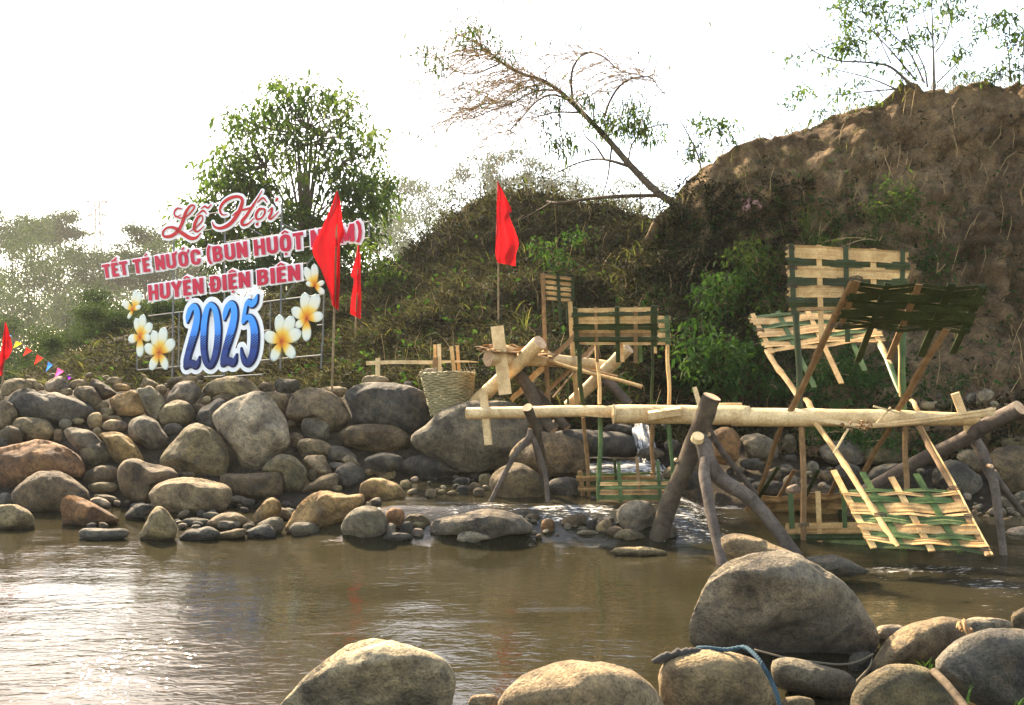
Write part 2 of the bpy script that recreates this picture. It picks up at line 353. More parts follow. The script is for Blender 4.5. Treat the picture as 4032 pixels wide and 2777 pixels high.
rip = .4 + .6 * np.exp(-(((XX + 2.8) / 1.2) ** 2 + ((YY - 4.0) / 1.2) ** 2)) + .5 * foam; a = water.data.attributes.new('ripple', 'FLOAT', 'POINT'); a.data.foreach_set('value', rip.reshape(-1).astype(np.float32))
a = water.data.attributes.new('foam', 'FLOAT', 'POINT'); a.data.foreach_set('value', foam.reshape(-1).astype(np.float32))

def interp(tab, x): return np.interp(x, [t[0] for t in tab], [t[1] for t in tab])
def loft(name, cols, ridge, ridgeY, base, baseY, mat, rows=90, ncol=170, amp=.3, power=1.25, back=((1.5, -.15), (4, -.5), (9, -1.5), (18, -3.5)), seed=0.0, fine=.07, rill=.0, jag=0):
    us = np.linspace(cols[0], cols[1], ncol); P = np.zeros((rows + len(back), ncol, 3)); info = np.zeros((rows + len(back), ncol, 2))
    for j, u in enumerate(us):
        yr, Yr, yb, Yb = interp(ridge, u), interp(ridgeY, u), interp(base, u), interp(baseY, u)
        for i in range(rows):
            t = i / (rows - 1); v = yb + (yr + jag * (mnoise.noise((u * .045, seed, 0)) + .5 * mnoise.noise((u * .13, seed, 3))) - yb) * t; Y = Yb + (Yr - Yb) * (t ** power)
            p = at('V', u, v, Y); q = p * .55 + Vector((seed, 0, 0))
            d = amp * fbm(q, 5) * (1 - .75 * t ** 6) + fine * fbm(p * 3.7, 4) + rill * abs(mnoise.noise((p.x * 2.3 + seed, p.y * .6, p.z * .45))) * (1 - t ** 8)
            p.y -= d * 1.6; p.z += fine * .8 * fbm(p * 2.9 + Vector((5, 1, 2)), 4) * (1 if t > .9 else .5); P[i, j] = p; info[i, j] = (u, v)
        p0 = Vector(P[rows - 1, j])
        for k, (dy, dz) in enumerate(back):
            s = (p0.y + dy) / p0.y; P[rows + k, j] = (p0.x * s, p0.y + dy, max(-.3, p0.z + dz)); info[rows + k, j] = (u, 0)
    o = tag(grid_mesh(name, P, mat), kind='structure'); return o, P, info
MOUND_R = [(60, 850), (150, 815), (230, 775), (320, 752), (400, 735), (460, 715), (520, 695), (600, 675), (700, 652), (760, 640), (820, 622), (880, 600), (930, 566), (980, 525), (1010, 497), (1050, 468), (1100, 443), (1150, 432), (1200, 430), (1260, 443), (1320, 456), (1380, 464), (1430, 478), (1480, 500), (1540, 540), (1660, 620), (1760, 700)]
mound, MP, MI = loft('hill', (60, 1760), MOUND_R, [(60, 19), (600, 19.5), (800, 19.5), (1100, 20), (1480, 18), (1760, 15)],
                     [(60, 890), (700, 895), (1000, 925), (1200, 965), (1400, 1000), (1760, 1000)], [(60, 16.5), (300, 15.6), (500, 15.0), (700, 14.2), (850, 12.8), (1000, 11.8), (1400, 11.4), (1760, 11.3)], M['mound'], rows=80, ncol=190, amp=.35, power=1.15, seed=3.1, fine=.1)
BANK_R = [(1400, 640), (1440, 580), (1480, 505), (1520, 458), (1560, 408), (1600, 372), (1680, 330), (1760, 310), (1840, 286), (1880, 262), (1930, 250), (1980, 236), (2010, 215), (2040, 192), (2080, 189), (2110, 204), (2150, 201), (2200, 191), (2317, 186), (2600, 175), (3200, 170), (4200, 260)]
bank, BP, BI = loft('hill', (1400, 4200), BANK_R, [(1400, 13.6), (1560, 14.2), (1900, 13.4), (2317, 12.6), (3200, 11), (4200, 9)],
                    [(1400, 1000), (1600, 1005), (1800, 1025), (2000, 1040), (2317, 1045), (4200, 1150)], [(1400, 11.6), (1700, 11.0), (2050, 10.4), (2317, 10.0), (3200, 8.6), (4200, 6.6)], M['bank'], rows=120, ncol=330, amp=.45, power=.85, seed=9.7, fine=.1, rill=.28, jag=7)
def bvh_of(o): return BVHTree.FromPolygons([v.co[:] for v in o.data.vertices], [p.vertices[:] for p in o.data.polygons])
BV = [bvh_of(mound), bvh_of(bank), bvh_of(ground)]
def hit(c, x, y, default=15.0):
    d = ray(c, x, y); best = None
    for b in BV:
        h = b.ray_cast(Vector((0, 0, EYE)), d.normalized())
        if h[0] is not None and (best is None or h[3] < best[1]): best = (h[0], h[3])
    return best[0] if best else at(c, x, y, default)
def drop(p):
    z = -9
    for b in BV:
        h = b.ray_cast(Vector((p[0], p[1], 60)), Vector((0, 0, -1)))
        if h[0] is not None: z = max(z, h[0].z)
    return z

# cascade of white water between the wet boulders upstream
def make_cascade():
    m, t, bs = nmat('white_water'); tc = N(t, 'TexCoord'); mp = N(t, 'Mapping'); mp.inputs['Scale'].default_value = (34, 9, 6); t.links.new(tc.outputs['Object'], mp.inputs[0])
    n = noise_n(t, mp.outputs[0], 1, 5, .65, .6); r = ramp(t, n.outputs[0], [(.44, (.03, .028, .022)), (.68, (.48, .48, .47))]); t.links.new(r.outputs[0], bs.inputs['Base Color'])
    bs.inputs['Roughness'].default_value = .2; bump(t, bs, n.outputs[0], .8, .05); return m
M['cascade'] = make_cascade()
P = np.zeros((16, 14, 3))
for i in range(16):
    t_ = i / 15
    for j in range(14):
        s_ = j / 13; Y = 11.2 - 1.25 * t_; x0 = 1570 + 50 * t_ + 45 * mnoise.noise((t_ * 4, 1, 0)); x1 = 1680 + 190 * t_ + 60 * mnoise.noise((t_ * 5, 7, 0))
        p = at('F', x0 + (x1 - x0) * s_, 400, Y); z = 1.0 - .42 * sstep(.2, .95, t_) - .14 * t_; P[i, j] = (p.x, Y, z + .04 * fbm((s_ * 5, t_ * 4, 2), 3) - .1 * abs(s_ - .5))
cas = tag(grid_mesh('water', P, M['cascade']), kind='structure')
# ------------------------------------------------------------------ boulders and stones
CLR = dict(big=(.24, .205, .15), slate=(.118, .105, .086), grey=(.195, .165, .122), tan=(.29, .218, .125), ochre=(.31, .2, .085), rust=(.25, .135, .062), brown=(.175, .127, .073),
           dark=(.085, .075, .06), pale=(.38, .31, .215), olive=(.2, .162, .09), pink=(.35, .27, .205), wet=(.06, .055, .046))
WORD = dict(slate='dark slate', grey='grey', tan='tan', ochre='ochre', rust='rust brown', brown='brown', dark='dark', pale='pale', olive='olive brown', pink='pinkish', wet='wet dark')
def y_wall(v):
    return (EYE * FPX / (v - HZ)) if v >= 2000 else 9.53 + (2000 - v) / 510 * 2.7
def y_up(v):
    return (EYE - .28) * FPX / max(v - HZ, 380) if v > 1885 else 10.18 + (1885 - v) / 400 * 2.2
def y_right(v):
    return interp([(1500, 11.4), (1600, 11.0), (1700, 10.6), (1830, 10.0), (1950, 9.2), (2070, 8.3), (2180, 7.2)], v)
def y_water(u, v):
    for k in range(260):
        Y = 5.5 + k * .02
        if EYE - (v - HZ) / FPX * Y <= float(water_z(np.array((u - 2016) / FPX * Y), np.array(Y))): return Y
    return y_wall(v)
ZONES = dict(slope=y_wall, dam=y_wall, wall=y_wall, up=y_up, right=y_right)
SPH = {}
def sphere(n):
    if n not in SPH:
        b = bmesh.new(); bmesh.ops.create_icosphere(b, subdivisions=n, radius=1)
        SPH[n] = (np.array([v.co[:] for v in b.verts]), [[v.index for v in f.verts] for f in b.faces]); b.free()
    return SPH[n]
LAND = []         # (u, v, short name)
nrock = 0
def rock(c, pts, col, label, zone='wall', Y=None, dep=1.0, ang=0, under=0, cat='boulder', group='boulders and stones in the river and its wall', short=None, sub=None, name=None):
    global nrock; nrock += 1
    sp = [px(c, *p) for p in pts]; u = [p[0] for p in sp]; v = [p[1] for p in sp]
    vmax = max(v); uc, vc = (max(u) + min(u)) / 2, (max(v) + min(v)) / 2
    Yb = Y if Y is not None else y_water(uc, vmax) if zone == 'dam' or (zone == 'up' and vmax > 1895) else hit('Z', uc, vmax).y - .04 if zone == 'slope' else ZONES[zone](vmax)
    wm, hm = (max(u) - min(u)) / FPX * Yb, (vmax - min(v)) / FPX * Yb
    D = .44 * math.sqrt(wm * hm) * dep
    Yc = Yb + (.0 if Y is not None else -.25 * D if zone == 'slope' else .62 * D)
    dense = cr([(a - uc, -(b - vc)) for a, b in sp], 8, True)
    th = np.array([math.atan2(q[1], q[0]) for q in dense]); rr = np.array([math.hypot(*q) for q in dense]) * Yc / FPX
    o_ = np.argsort(th); th, rr = th[o_], rr[o_]
    th = np.concatenate([th - 2 * math.pi, th, th + 2 * math.pi]); rr = np.concatenate([rr, rr, rr])
    big = max(wm, hm); n = sub or (5 if big > .8 else 4 if big > .2 else 3)
    S, F = sphere(n); S = S.copy()
    if ang:      # angular rock: flatten the front with a few random planes before the outline is applied
        rg = random.Random(nrock)
        for _ in range(7):
            d = np.array([rg.uniform(-1, 1), rg.uniform(-1.2, .2), rg.uniform(-1, 1)]); d /= np.linalg.norm(d); k = rg.uniform(.6, .82)
            ex = np.maximum(0, S @ d - k); S = S - ex[:, None] * d[None, :]
        a_, c_ = S[:, 0], S[:, 2]
        rho = np.minimum(1, np.sqrt(a_ ** 2 + c_ ** 2)); rho = np.where(np.abs(S[:, 1]) < .25, np.maximum(rho, .965), rho)
    else:
        rg = random.Random(nrock)
        if sub != 3:
            for _ in range(6):
                d = np.array([rg.uniform(-1, 1), rg.uniform(-1.1, .1), rg.uniform(-1, 1)]); d /= np.linalg.norm(d); k = rg.uniform(.76, .93)
                ex = np.maximum(0, S @ d - k); S = S - (ex * .8)[:, None] * d[None, :]
        a_, c_ = S[:, 0], S[:, 2]; rho = np.minimum(1, np.sqrt(a_ ** 2 + c_ ** 2)); rho = np.where(np.abs(S[:, 1]) < .25, np.maximum(rho, .97), rho)
    Rad = np.interp(np.arctan2(c_, a_), th, rr) * rho ** .85
    ct = np.sqrt(a_ ** 2 + c_ ** 2) + 1e-9
    d = ray('Z', uc, vc).normalized()
    V = np.stack([Rad * a_ / ct, 0 * a_, Rad * c_ / ct], 1) + np.outer(S[:, 1] * D, np.array(d))
    if under:
        fr_ = np.clip(-S[:, 1], 0, 1) * np.clip(.45 - S[:, 2], 0, 1.2) / 1.2; V += np.outer(fr_ * under * D, np.array(d))
    amp = (.030 if not ang else .05) * math.sqrt(wm * hm); fr = 2.1 / math.sqrt(wm * hm); sd = nrock * 7.13
    N_ = S / (np.linalg.norm(S, axis=1)[:, None] + 1e-9)
    disp = np.array([mnoise.noise((x * fr + sd, y * fr, z * fr)) + .45 * mnoise.noise((x * fr * 2.7, y * fr * 2.7 + sd, z * fr * 2.7)) for x, y, z in V])
    if n >= 4: disp += .36 * np.array([mnoise.noise((x * fr * 7, y * fr * 7 + sd, z * fr * 7)) for x, y, z in V])
    V = V + N_ * (disp * amp)[:, None]
    if zone in ('dam', 'up'): V[:, 2] -= np.clip(-.45 - c_, 0, 1) * .25
    me = bpy.data.meshes.new('rock'); me.from_pydata(V.tolist(), [], F); me.materials.append(M['rock'])
    me.polygons.foreach_set('use_smooth', [True] * len(F)); me.update()
    nm = name or ('boulder' if cat == 'boulder' else cat)
    o = link(nm, me); o.location = at('Z', uc, vc, Yc)
    k = random.Random(nrock * 3 + 1); b = CLR[col]; j = k.uniform(.88, 1.14); o.color = (b[0] * j, b[1] * j * k.uniform(.97, 1.03), b[2] * j * k.uniform(.93, 1.07), 1)
    tag(o, label, cat, group)
    if short: LAND.append((uc, vc, short, max(u) - min(u), vmax - min(v)))
    return o
def ell(cx, cy, rx, ry, rot=0, seed=0):
    rg = random.Random(int(cx * 31 + cy * 7 + seed)); out = []; rot = R(rot)
    for k in range(11):
        a = 2 * math.pi * k / 11; s = rg.uniform(.92, 1.08)
        q = (rx * s * math.copysign(abs(math.cos(a)) ** .88, math.cos(a)), ry * s * math.copysign(abs(math.sin(a)) ** .88, math.sin(a)))
        out.append((cx + q[0] * math.cos(rot) + q[1] * math.sin(rot), cy - q[0] * math.sin(rot) + q[1] * math.cos(rot)))
    return out
def big(c, pts, col, label, short=None, **k): return rock(c, pts, col, label, short=short, **k)
WALL = 'boulders of the stone wall'
def wl(pts, col, label, short=None, c='C', **k): return rock(c, pts, col, label, short=short, group=WALL, **k)
wl([(65,300),(110,220),(190,178),(290,180),(360,208),(500,215),(640,255),(780,320),(850,380),(810,430),(700,480),(520,500),(300,470),(160,440),(90,370)],'slate','long dark slate boulder with a sloping back high in the stone wall','long slate boulder')
wl([(0,300),(60,290),(120,330),(160,400),(150,450),(80,520),(0,540),(-60,420)],'tan','tan boulder at the left picture edge beside the long slate boulder','tan left edge boulder')
wl([(0,235),(40,270),(30,310),(-40,310),(-40,240)],'tan','small tan stone cut by the left picture edge above the tan boulder')
wl([(10,170),(60,110),(150,90),(240,105),(300,160),(280,200),(190,210),(110,225),(60,255),(10,220)],'tan','rounded tan boulder on the wall top beneath the red corner flag','tan boulder under the corner flag')
wl([(230,105),(300,100),(360,130),(400,190),(330,205),(280,185)],'tan','tan wedge stone between the round tan boulder and pinkish stone on the wall top')
wl([(400,180),(415,130),(470,90),(550,70),(600,110),(635,170),(600,215),(520,225),(430,210)],'pink','pinkish cracked boulder on the wall top under the pink pennant','pinkish boulder')
wl([(620,160),(640,120),(710,100),(780,110),(805,150),(780,190),(700,205),(640,190)],'brown','flat brown stone on the wall top just right of the pinkish boulder')
wl([(655,230),(680,175),(760,160),(830,170),(880,230),(920,300),(890,355),(850,370),(780,325),(700,275)],'brown','smooth brown grey boulder just above the tip of the long slate boulder','smooth brown boulder')
wl([(800,125),(830,95),(890,110),(960,150),(1020,200),(1045,235),(980,270),(920,290),(880,240),(820,175)],'brown','dark brown slab leaning right on the wall top','dark leaning slab')
wl([(955,115),(985,85),(1060,82),(1095,110),(1080,150),(1000,150)],'tan','small tan block standing on top of the wall behind the ochre chip')
wl([(1010,150),(1090,135),(1170,165),(1160,200),(1060,212),(1020,190)],'ochre','thin ochre chip of rock lying on the wall top',ang=1)
wl([(985,280),(1050,240),(1140,212),(1215,205),(1260,260),(1300,340),(1305,400),(1200,430),(1100,430),(1040,410),(1000,340)],'ochre','angular ochre brown boulder wedged against a grey slab','angular ochre wall boulder',ang=1)
wl([(1225,185),(1300,175),(1340,160),(1400,190),(1450,240),(1480,310),(1460,390),(1420,470),(1350,430),(1310,380),(1260,270)],'grey','rough grey slab leaning on the angular ochre brown boulder','rough grey slab',ang=1)
wl([(1275,130),(1290,85),(1340,95),(1430,150),(1410,185),(1330,175),(1280,170)],'tan','pale tan wedge lying above the rough grey slab')
wl(ell(1447,195,55,48),'tan','small round tan stone tucked right of the rough grey slab')
wl([(1505,110),(1560,80),(1680,68),(1760,80),(1772,110),(1700,125),(1600,145),(1510,155)],'tan','long flat tan stone on the wall top below the numerals',dep=.8)
wl([(1490,310),(1510,240),(1580,150),(1660,112),(1740,120),(1800,180),(1810,220),(1770,280),(1730,335),(1660,310),(1580,310),(1530,330)],'grey','egg shaped grey boulder leaning right below the 2025 numerals','egg shaped grey boulder')
wl([(1815,220),(1850,150),(1940,95),(2060,75),(2180,85),(2270,130),(2330,190),(2340,240),(2230,270),(2130,280),(2060,250),(1960,250),(1880,275)],'tan','long brown tan boulder on the wall top right of the numerals','long wall top boulder')
wl([(1425,440),(1450,360),(1530,300),(1610,288),(1690,310),(1745,370),(1755,430),(1720,490),(1640,515),(1560,510),(1480,515),(1440,490)],'olive','smooth olive tan dome shaped boulder in the middle of the wall','olive dome boulder')
wl([(1765,430),(1800,370),(1880,320),(1960,268),(2020,280),(2030,320),(1950,400),(1930,470),(1910,540),(1850,520),(1780,480)],'slate','dark slanting boulder squeezed left of the big pale boulder')
wl([(1895,275),(1960,235),(2050,230),(2110,265),(2060,310),(2000,285),(1920,305)],'brown','small brown cap stone above the dark slanting boulder')
wl([(-137,440),(-90,360),(0,300),(90,250),(200,212),(280,208),(350,235),(410,300),(460,390),(510,480),(540,560),(555,650),(530,720),(440,790),(380,860),(330,900),(280,935),(200,940),(130,900),(60,800),(-20,680),(-90,580)],'pale','very large pale egg shaped boulder, the tallest in the wall','large pale boulder',c='D')
wl([(1435,840),(1470,760),(1560,640),(1650,540),(1760,492),(1880,530),(1970,600),(2040,720),(2060,820),(2040,920),(1990,1000),(1880,1010),(1700,1000),(1600,960),(1500,890)],'olive','very large olive brown boulder with yellowish scars left of the pale one','large olive boulder')
wl([(1150,560),(1170,480),(1230,435),(1310,425),(1400,470),(1450,540),(1500,610),(1515,670),(1480,720),(1420,755),(1340,745),(1260,690),(1180,640)],'grey','round grey tan boulder with dark spots in the middle of the wall','spotted round boulder')
wl([(880,590),(950,570),(1060,570),(1150,610),(1210,680),(1260,750),(1295,820),(1270,870),(1180,880),(1080,870),(1000,800),(960,700),(920,640)],'ochre','smooth ochre brown boulder sloping right below the spotted round one','sloping ochre boulder')
wl([(570,560),(640,530),(740,545),(810,560),(860,610),(930,680),(985,740),(990,800),(940,850),(850,860),(780,800),(690,730),(620,660)],'grey','long grey slanting boulder running down to the right','grey slanting boulder')
wl([(712,750),(750,705),(830,705),(900,740),(930,790),(900,860),(840,890),(770,890),(730,830)],'olive','smooth small olive grey boulder in front of the grey slanting one')
wl([(110,540),(150,460),(230,440),(340,450),(430,480),(485,550),(490,590),(440,640),(330,655),(220,640),(150,600)],'tan','rounded tan boulder with a horizontal crack below the slate boulder','cracked tan boulder')
wl([(-80,760),(60,705),(200,665),(340,642),(450,650),(560,690),(660,750),(740,830),(765,900),(750,960),(690,990),(560,960),(430,960),(330,980),(200,1030),(130,1100),(60,1100),(-60,1000)],'rust','huge rust orange boulder with dark blotches at the left edge','huge rust boulder')
wl([(105,1150),(160,1050),(240,985),(340,940),(440,930),(520,920),(620,960),(720,1030),(790,1110),(805,1180),(760,1240),(560,1300),(300,1300),(160,1240)],'brown','big brown boulder with diagonal grooves below the huge rust one','grooved brown boulder')
wl([(530,1230),(560,1160),(620,1138),(710,1150),(800,1190),(920,1260),(1030,1330),(1080,1370),(1000,1400),(800,1420),(600,1415),(550,1400),(540,1300)],'rust','rust brown wedge of rock standing in the water, steep on its left','rust wedge rock',ang=1)
wl([(-100,1260),(0,1225),(120,1225),(210,1250),(280,1300),(310,1370),(310,1440),(150,1450),(-80,1450)],'tan','tan brown rock standing in the water at the left picture edge','left water rock')
wl([(1055,920),(1090,850),(1160,808),(1250,815),(1330,850),(1440,870),(1540,900),(1610,960),(1560,1010),(1420,1050),(1360,1100),(1340,1210),(1250,1230),(1170,1190),(1090,1110),(1060,1020)],'brown','brown boulder with an ochre shoulder behind the long tan boulder','ochre shouldered boulder')
wl([(1340,1150),(1370,1080),(1440,1025),(1560,990),(1720,982),(1880,1000),(2020,1040),(2075,1090),(2080,1150),(2050,1240),(2010,1290),(1850,1305),(1650,1315),(1480,1295),(1380,1250)],'tan','long smooth tan boulder like a loaf at the foot of the wall','long tan loaf boulder')
wl([(1255,1520),(1290,1420),(1350,1300),(1410,1243),(1480,1260),(1540,1330),(1590,1430),(1585,1490),(1560,1540),(1400,1560),(1270,1550)],'tan','pear shaped tan rock standing alone in the glittering water','pear shaped rock')
wl([(705,1480),(740,1440),(850,1435),(1000,1440),(1120,1440),(1158,1470),(1140,1520),(1000,1545),(820,1545),(720,1530)],'slate','flat dark slab lying in the glittering water left of the pear shaped rock','flat water slab')
wl([(730,980),(790,920),(870,880),(960,868),(1040,890),(1055,940),(1000,1010),(900,1030),(800,1030)],'brown','dark brown stone between the huge rust boulder and the ochre shouldered one')
wl([(785,1060),(850,1030),(960,1022),(1050,1045),(1060,1085),(980,1120),(860,1115)],'olive','flat olive stone low between the grooved boulder and the ochre shouldered one')
wl([(1605,955),(1650,920),(1700,910),(1760,935),(1750,970),(1680,985)],'grey','small flat grey stone resting on the foot of the large olive boulder')
wl([(1115,1340),(1150,1280),(1230,1225),(1320,1220),(1370,1240),(1340,1310),(1300,1355),(1200,1365)],'slate','dark wet stone just left of the long tan loaf boulder')
wl([(800,1190),(850,1158),(920,1165),(990,1215),(985,1260),(900,1260),(830,1225)],'pink','pinkish flat stone behind the rust wedge rock')
wl([(840,1150),(880,1130),(1000,1145),(1075,1185),(1060,1215),(980,1205),(880,1180)],'grey','long pale grey stone above the pinkish flat one behind the rust wedge')
wl([(1860,1410),(1900,1350),(1990,1305),(2100,1295),(2200,1330),(2250,1380),(2230,1425),(2050,1445)],'tan','low tan dome stone in the row of stones right of the pear shaped rock','low tan dome stone')
wl([(1600,1530),(1680,1450),(1780,1440),(1880,1420),(1980,1480),(1900,1540),(1700,1550)],'slate','dark two humped stone right beside the pear shaped rock')
wl([(1885,1530),(1920,1490),(2050,1460),(2190,1440),(2210,1490),(2150,1525),(2000,1540)],'brown','long thin brown stone pointing left at the water line')
# right half of the wall (crop D)
wl([(-70,960),(20,945),(160,950),(300,935),(420,928),(470,945),(490,1020),(485,1100),(450,1150),(300,1170),(100,1170),(0,1140),(-60,1060)],'brown','flat topped brown boulder right of the long tan loaf','flat topped brown boulder',c='D')
wl([(305,920),(340,850),(420,790),(490,770),(570,785),(640,840),(690,900),(705,970),(680,1050),(620,1120),(520,1120),(480,1040),(460,950)],'olive','round olive tan boulder behind the flat topped brown one','round olive boulder',c='D')
wl([(520,390),(560,250),(620,200),(720,172),(820,180),(920,220),(1000,280),(1070,370),(1105,440),(1080,510),(1020,550),(960,590),(900,590),(820,540),(700,470),(600,480),(530,440)],'brown','big smooth brown boulder at the foot of the front flagpole','boulder under the flagpole',c='D')
wl([(1025,240),(1080,180),(1180,135),(1330,120),(1480,130),(1640,165),(1760,210),(1850,270),(1905,340),(1915,400),(1870,460),(1780,520),(1690,580),(1600,585),(1500,540),(1300,525),(1140,520),(1100,470),(1095,380),(1050,300)],'slate','huge dark boulder with a sunlit orange top, left of the woven basket','huge dark top boulder',c='D',dep=.8)
wl([(1200,130),(1215,80),(1270,62),(1350,65),(1420,85),(1442,115),(1380,130),(1280,138)],'tan','flat tan stone lying on the huge dark boulder under the beam',c='D',dep=.8)
wl([(1575,165),(1580,118),(1620,115),(1655,130),(1655,165),(1610,172)],'dark','tiny dark block on the right shoulder of the huge dark boulder',c='D',ang=1)
wl([(985,620),(1010,560),(1100,515),(1250,505),(1400,510),(1530,535),(1620,600),(1662,660),(1650,715),(1560,735),(1400,755),(1250,750),(1100,710),(1010,690)],'brown','long brown grey boulder lying under the huge dark one','long under boulder',c='D')
wl([(1650,600),(1760,520),(1860,440),(1920,390),(2060,330),(2200,300),(2330,295),(2500,300),(2640,335),(2760,400),(2820,500),(2820,700),(2700,850),(2480,870),(2300,920),(2080,920),(1900,870),(1750,770),(1660,700)],'grey','enormous grey slab boulder behind the left end of the axle log','enormous grey slab',c='D',Y=10.3,dep=.55)
wl([(1505,890),(1580,820),(1700,787),(1830,795),(1940,840),(2030,900),(2090,930),(2000,970),(1900,990),(1750,985),(1600,975),(1520,950)],'dark','low dark lens shaped boulder at the foot of the enormous slab','dark lens boulder',c='D',zone='up')
wl([(655,540),(670,460),(740,445),(840,450),(905,490),(910,580),(890,660),(800,655),(700,630)],'grey','blocky grey stone below the flagpole boulder','blocky grey stone',c='D',ang=1)
wl([(615,700),(640,650),(720,630),(820,640),(900,680),(930,730),(910,790),(830,795),(760,800),(670,820),(630,770)],'tan','smooth tan stone below the blocky grey one','smooth tan stone',c='D')
wl([(665,830),(720,790),(800,778),(870,790),(895,850),(925,920),(910,980),(830,990),(780,970),(720,910)],'tan','tan brown block right of the round olive boulder','tan brown block',c='D',ang=1)
wl([(890,760),(930,700),(1010,705),(1090,740),(1150,800),(1140,850),(1000,850),(900,840)],'grey','flat grey tan stone right of the smooth tan one',c='D')
wl([(1015,820),(1060,780),(1110,790),(1160,840),(1200,895),(1120,880),(1050,860)],'tan','small tan wedge stone above the blue grey boulder',c='D')
wl([(960,930),(1010,880),(1080,848),(1160,870),(1210,920),(1225,980),(1180,1050),(1080,1080),(1000,1080),(980,1000)],'slate','blue grey boulder low in the middle of the wall foot','blue grey boulder',c='D')
wl(ell(970,885,80,42),'grey','flat grey stone peeping out behind the blue grey boulder',c='D')
wl([(650,1105),(720,1040),(820,980),(920,945),(980,955),(995,1010),(960,1090),(860,1110),(740,1120)],'brown','slender brown stone tapering to the left at the wall foot','slender brown stone',c='D')
wl(ell(750,960,48,60),'brown','small brown stone between the tan brown block and the round olive boulder',c='D')
wl([(1170,1090),(1200,1030),(1270,990),(1360,990),(1440,1010),(1520,1040),(1580,1110),(1585,1170),(1480,1190),(1300,1190),(1180,1160)],'ochre','lumpy ochre brown boulder on the gravel behind the broken ochre rock','lumpy ochre boulder',c='D',zone='up')
wl([(1300,920),(1340,888),(1420,890),(1490,920),(1500,960),(1470,995),(1380,990),(1320,960)],'tan','pale tan oval stone left of the dark lens boulder',c='D',zone='up')
wl(ell(1265,940,45,38),'tan','small tan stone between the blue grey boulder and the oval stone',c='D',zone='up')
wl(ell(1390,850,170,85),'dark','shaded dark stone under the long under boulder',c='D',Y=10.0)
wl([(270,190),(300,130),(370,125),(415,160),(410,220),(320,220)],'brown','small brown stone on the wall top left of the dark block',c='D')
wl([(412,130),(440,100),(540,98),(620,105),(638,160),(620,215),(520,228),(430,215)],'dark','square dark olive block on the wall top left of the flagpole','square dark block',c='D',ang=1)
wl([(330,225),(400,212),(480,230),(540,280),(550,340),(520,410),(490,430),(450,370),(400,300)],'brown','brown tan stone leaning between pale and flagpole boulders',c='D')
wl([(810,190),(880,168),(1000,165),(1070,190),(1040,240),(1010,265),(930,225)],'tan','pale tan flat stone just right of the front flagpole foot',c='D')
wl(ell(610,650,65,72),'brown','dull brown stone in the gap left of the blocky grey one',c='D')
wl(ell(560,500,45,38),'brown','small brown stone in the gap under the flagpole boulder',c='D')
for e, col, lab in ((ell(595,215,60,36),'tan','small oval tan stone under the right side of the pinkish boulder'), (ell(585,500,60,45),'grey','small grey green stone at the top of the grey slanting boulder'),
    (ell(700,475,58,32),'olive','small olive stone just below the tip of the slate boulder'), (ell(850,478,70,80),'tan','upright tan egg stone left of the spotted round boulder'),
    (ell(938,440,45,30),'brown','tiny brown stone under the angular ochre wall boulder'), (ell(960,390,58,38),'olive','small olive stone left of the angular ochre wall boulder'),
    (ell(920,345,66,44,25),'brown','small brown slanting stone right of the smooth brown boulder'), (ell(1020,450,70,24),'brown','flat brown stone under the angular ochre wall boulder'),
    (ell(1030,515,118,52),'tan','long tan stone left of the spotted round boulder'), (ell(870,575,44,42,30),'tan','small tan stone above the sloping ochre boulder'),
    (ell(1555,550,88,58),'grey','grey brown stone under the olive dome boulder'), (ell(1760,362,48,48),'brown','small brown stone right of the olive dome boulder'),
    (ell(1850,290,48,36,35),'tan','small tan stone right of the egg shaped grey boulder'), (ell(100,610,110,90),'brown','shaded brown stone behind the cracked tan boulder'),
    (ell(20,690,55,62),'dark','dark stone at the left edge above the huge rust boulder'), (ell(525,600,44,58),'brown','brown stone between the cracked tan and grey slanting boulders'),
    (ell(50,1175,70,60),'slate','dark stone left of the grooved brown boulder'), (ell(1770,1385,132,40),'dark','flat dark stone in front of the long tan loaf boulder'),
    (ell(1895,1322,78,32),'grey','small grey stone touching the front of the long tan loaf boulder'), (ell(2055,1412,102,46),'grey','grey stone leaning on the front of the low tan dome stone')):
    rock('C', e, col, lab, cat='stone', group=WALL)
# stones of the little dam in front of the wall
DAM = 'stones of the low dam'
def dm(pts, col, label, short=None, c='D', **k):
    if c in 'UF' or min(p[0] for p in pts) > 950: k['zone'] = 'dam'
    return rock(c, pts, col, label, short=short, group=DAM, **k)
dm([(500,1440),(540,1370),(600,1280),(680,1190),(780,1125),(860,1110),(960,1125),(1080,1135),(1190,1130),(1220,1180),(1190,1230),(1100,1300),(1040,1370),(1010,1430),(900,1490),(820,1500),(640,1500),(540,1490)],'ochre','broken bright ochre boulder with sharp edges in the dam','broken ochre boulder',ang=1)
dm([(1012,1430),(1040,1350),(1120,1270),(1220,1237),(1320,1245),(1390,1300),(1425,1380),(1420,1450),(1370,1510),(1200,1525),(1050,1510)],'grey','round speckled grey boulder right of the broken ochre one','speckled grey boulder')
dm(ell(1492,1337,90,88),'rust','round rust red stone right of the speckled grey boulder','rust red stone')
dm([(1585,1350),(1630,1312),(1730,1315),(1800,1360),(1810,1415),(1700,1410),(1600,1395)],'brown','brown grey stone on top of the small pile right of the rust red stone')
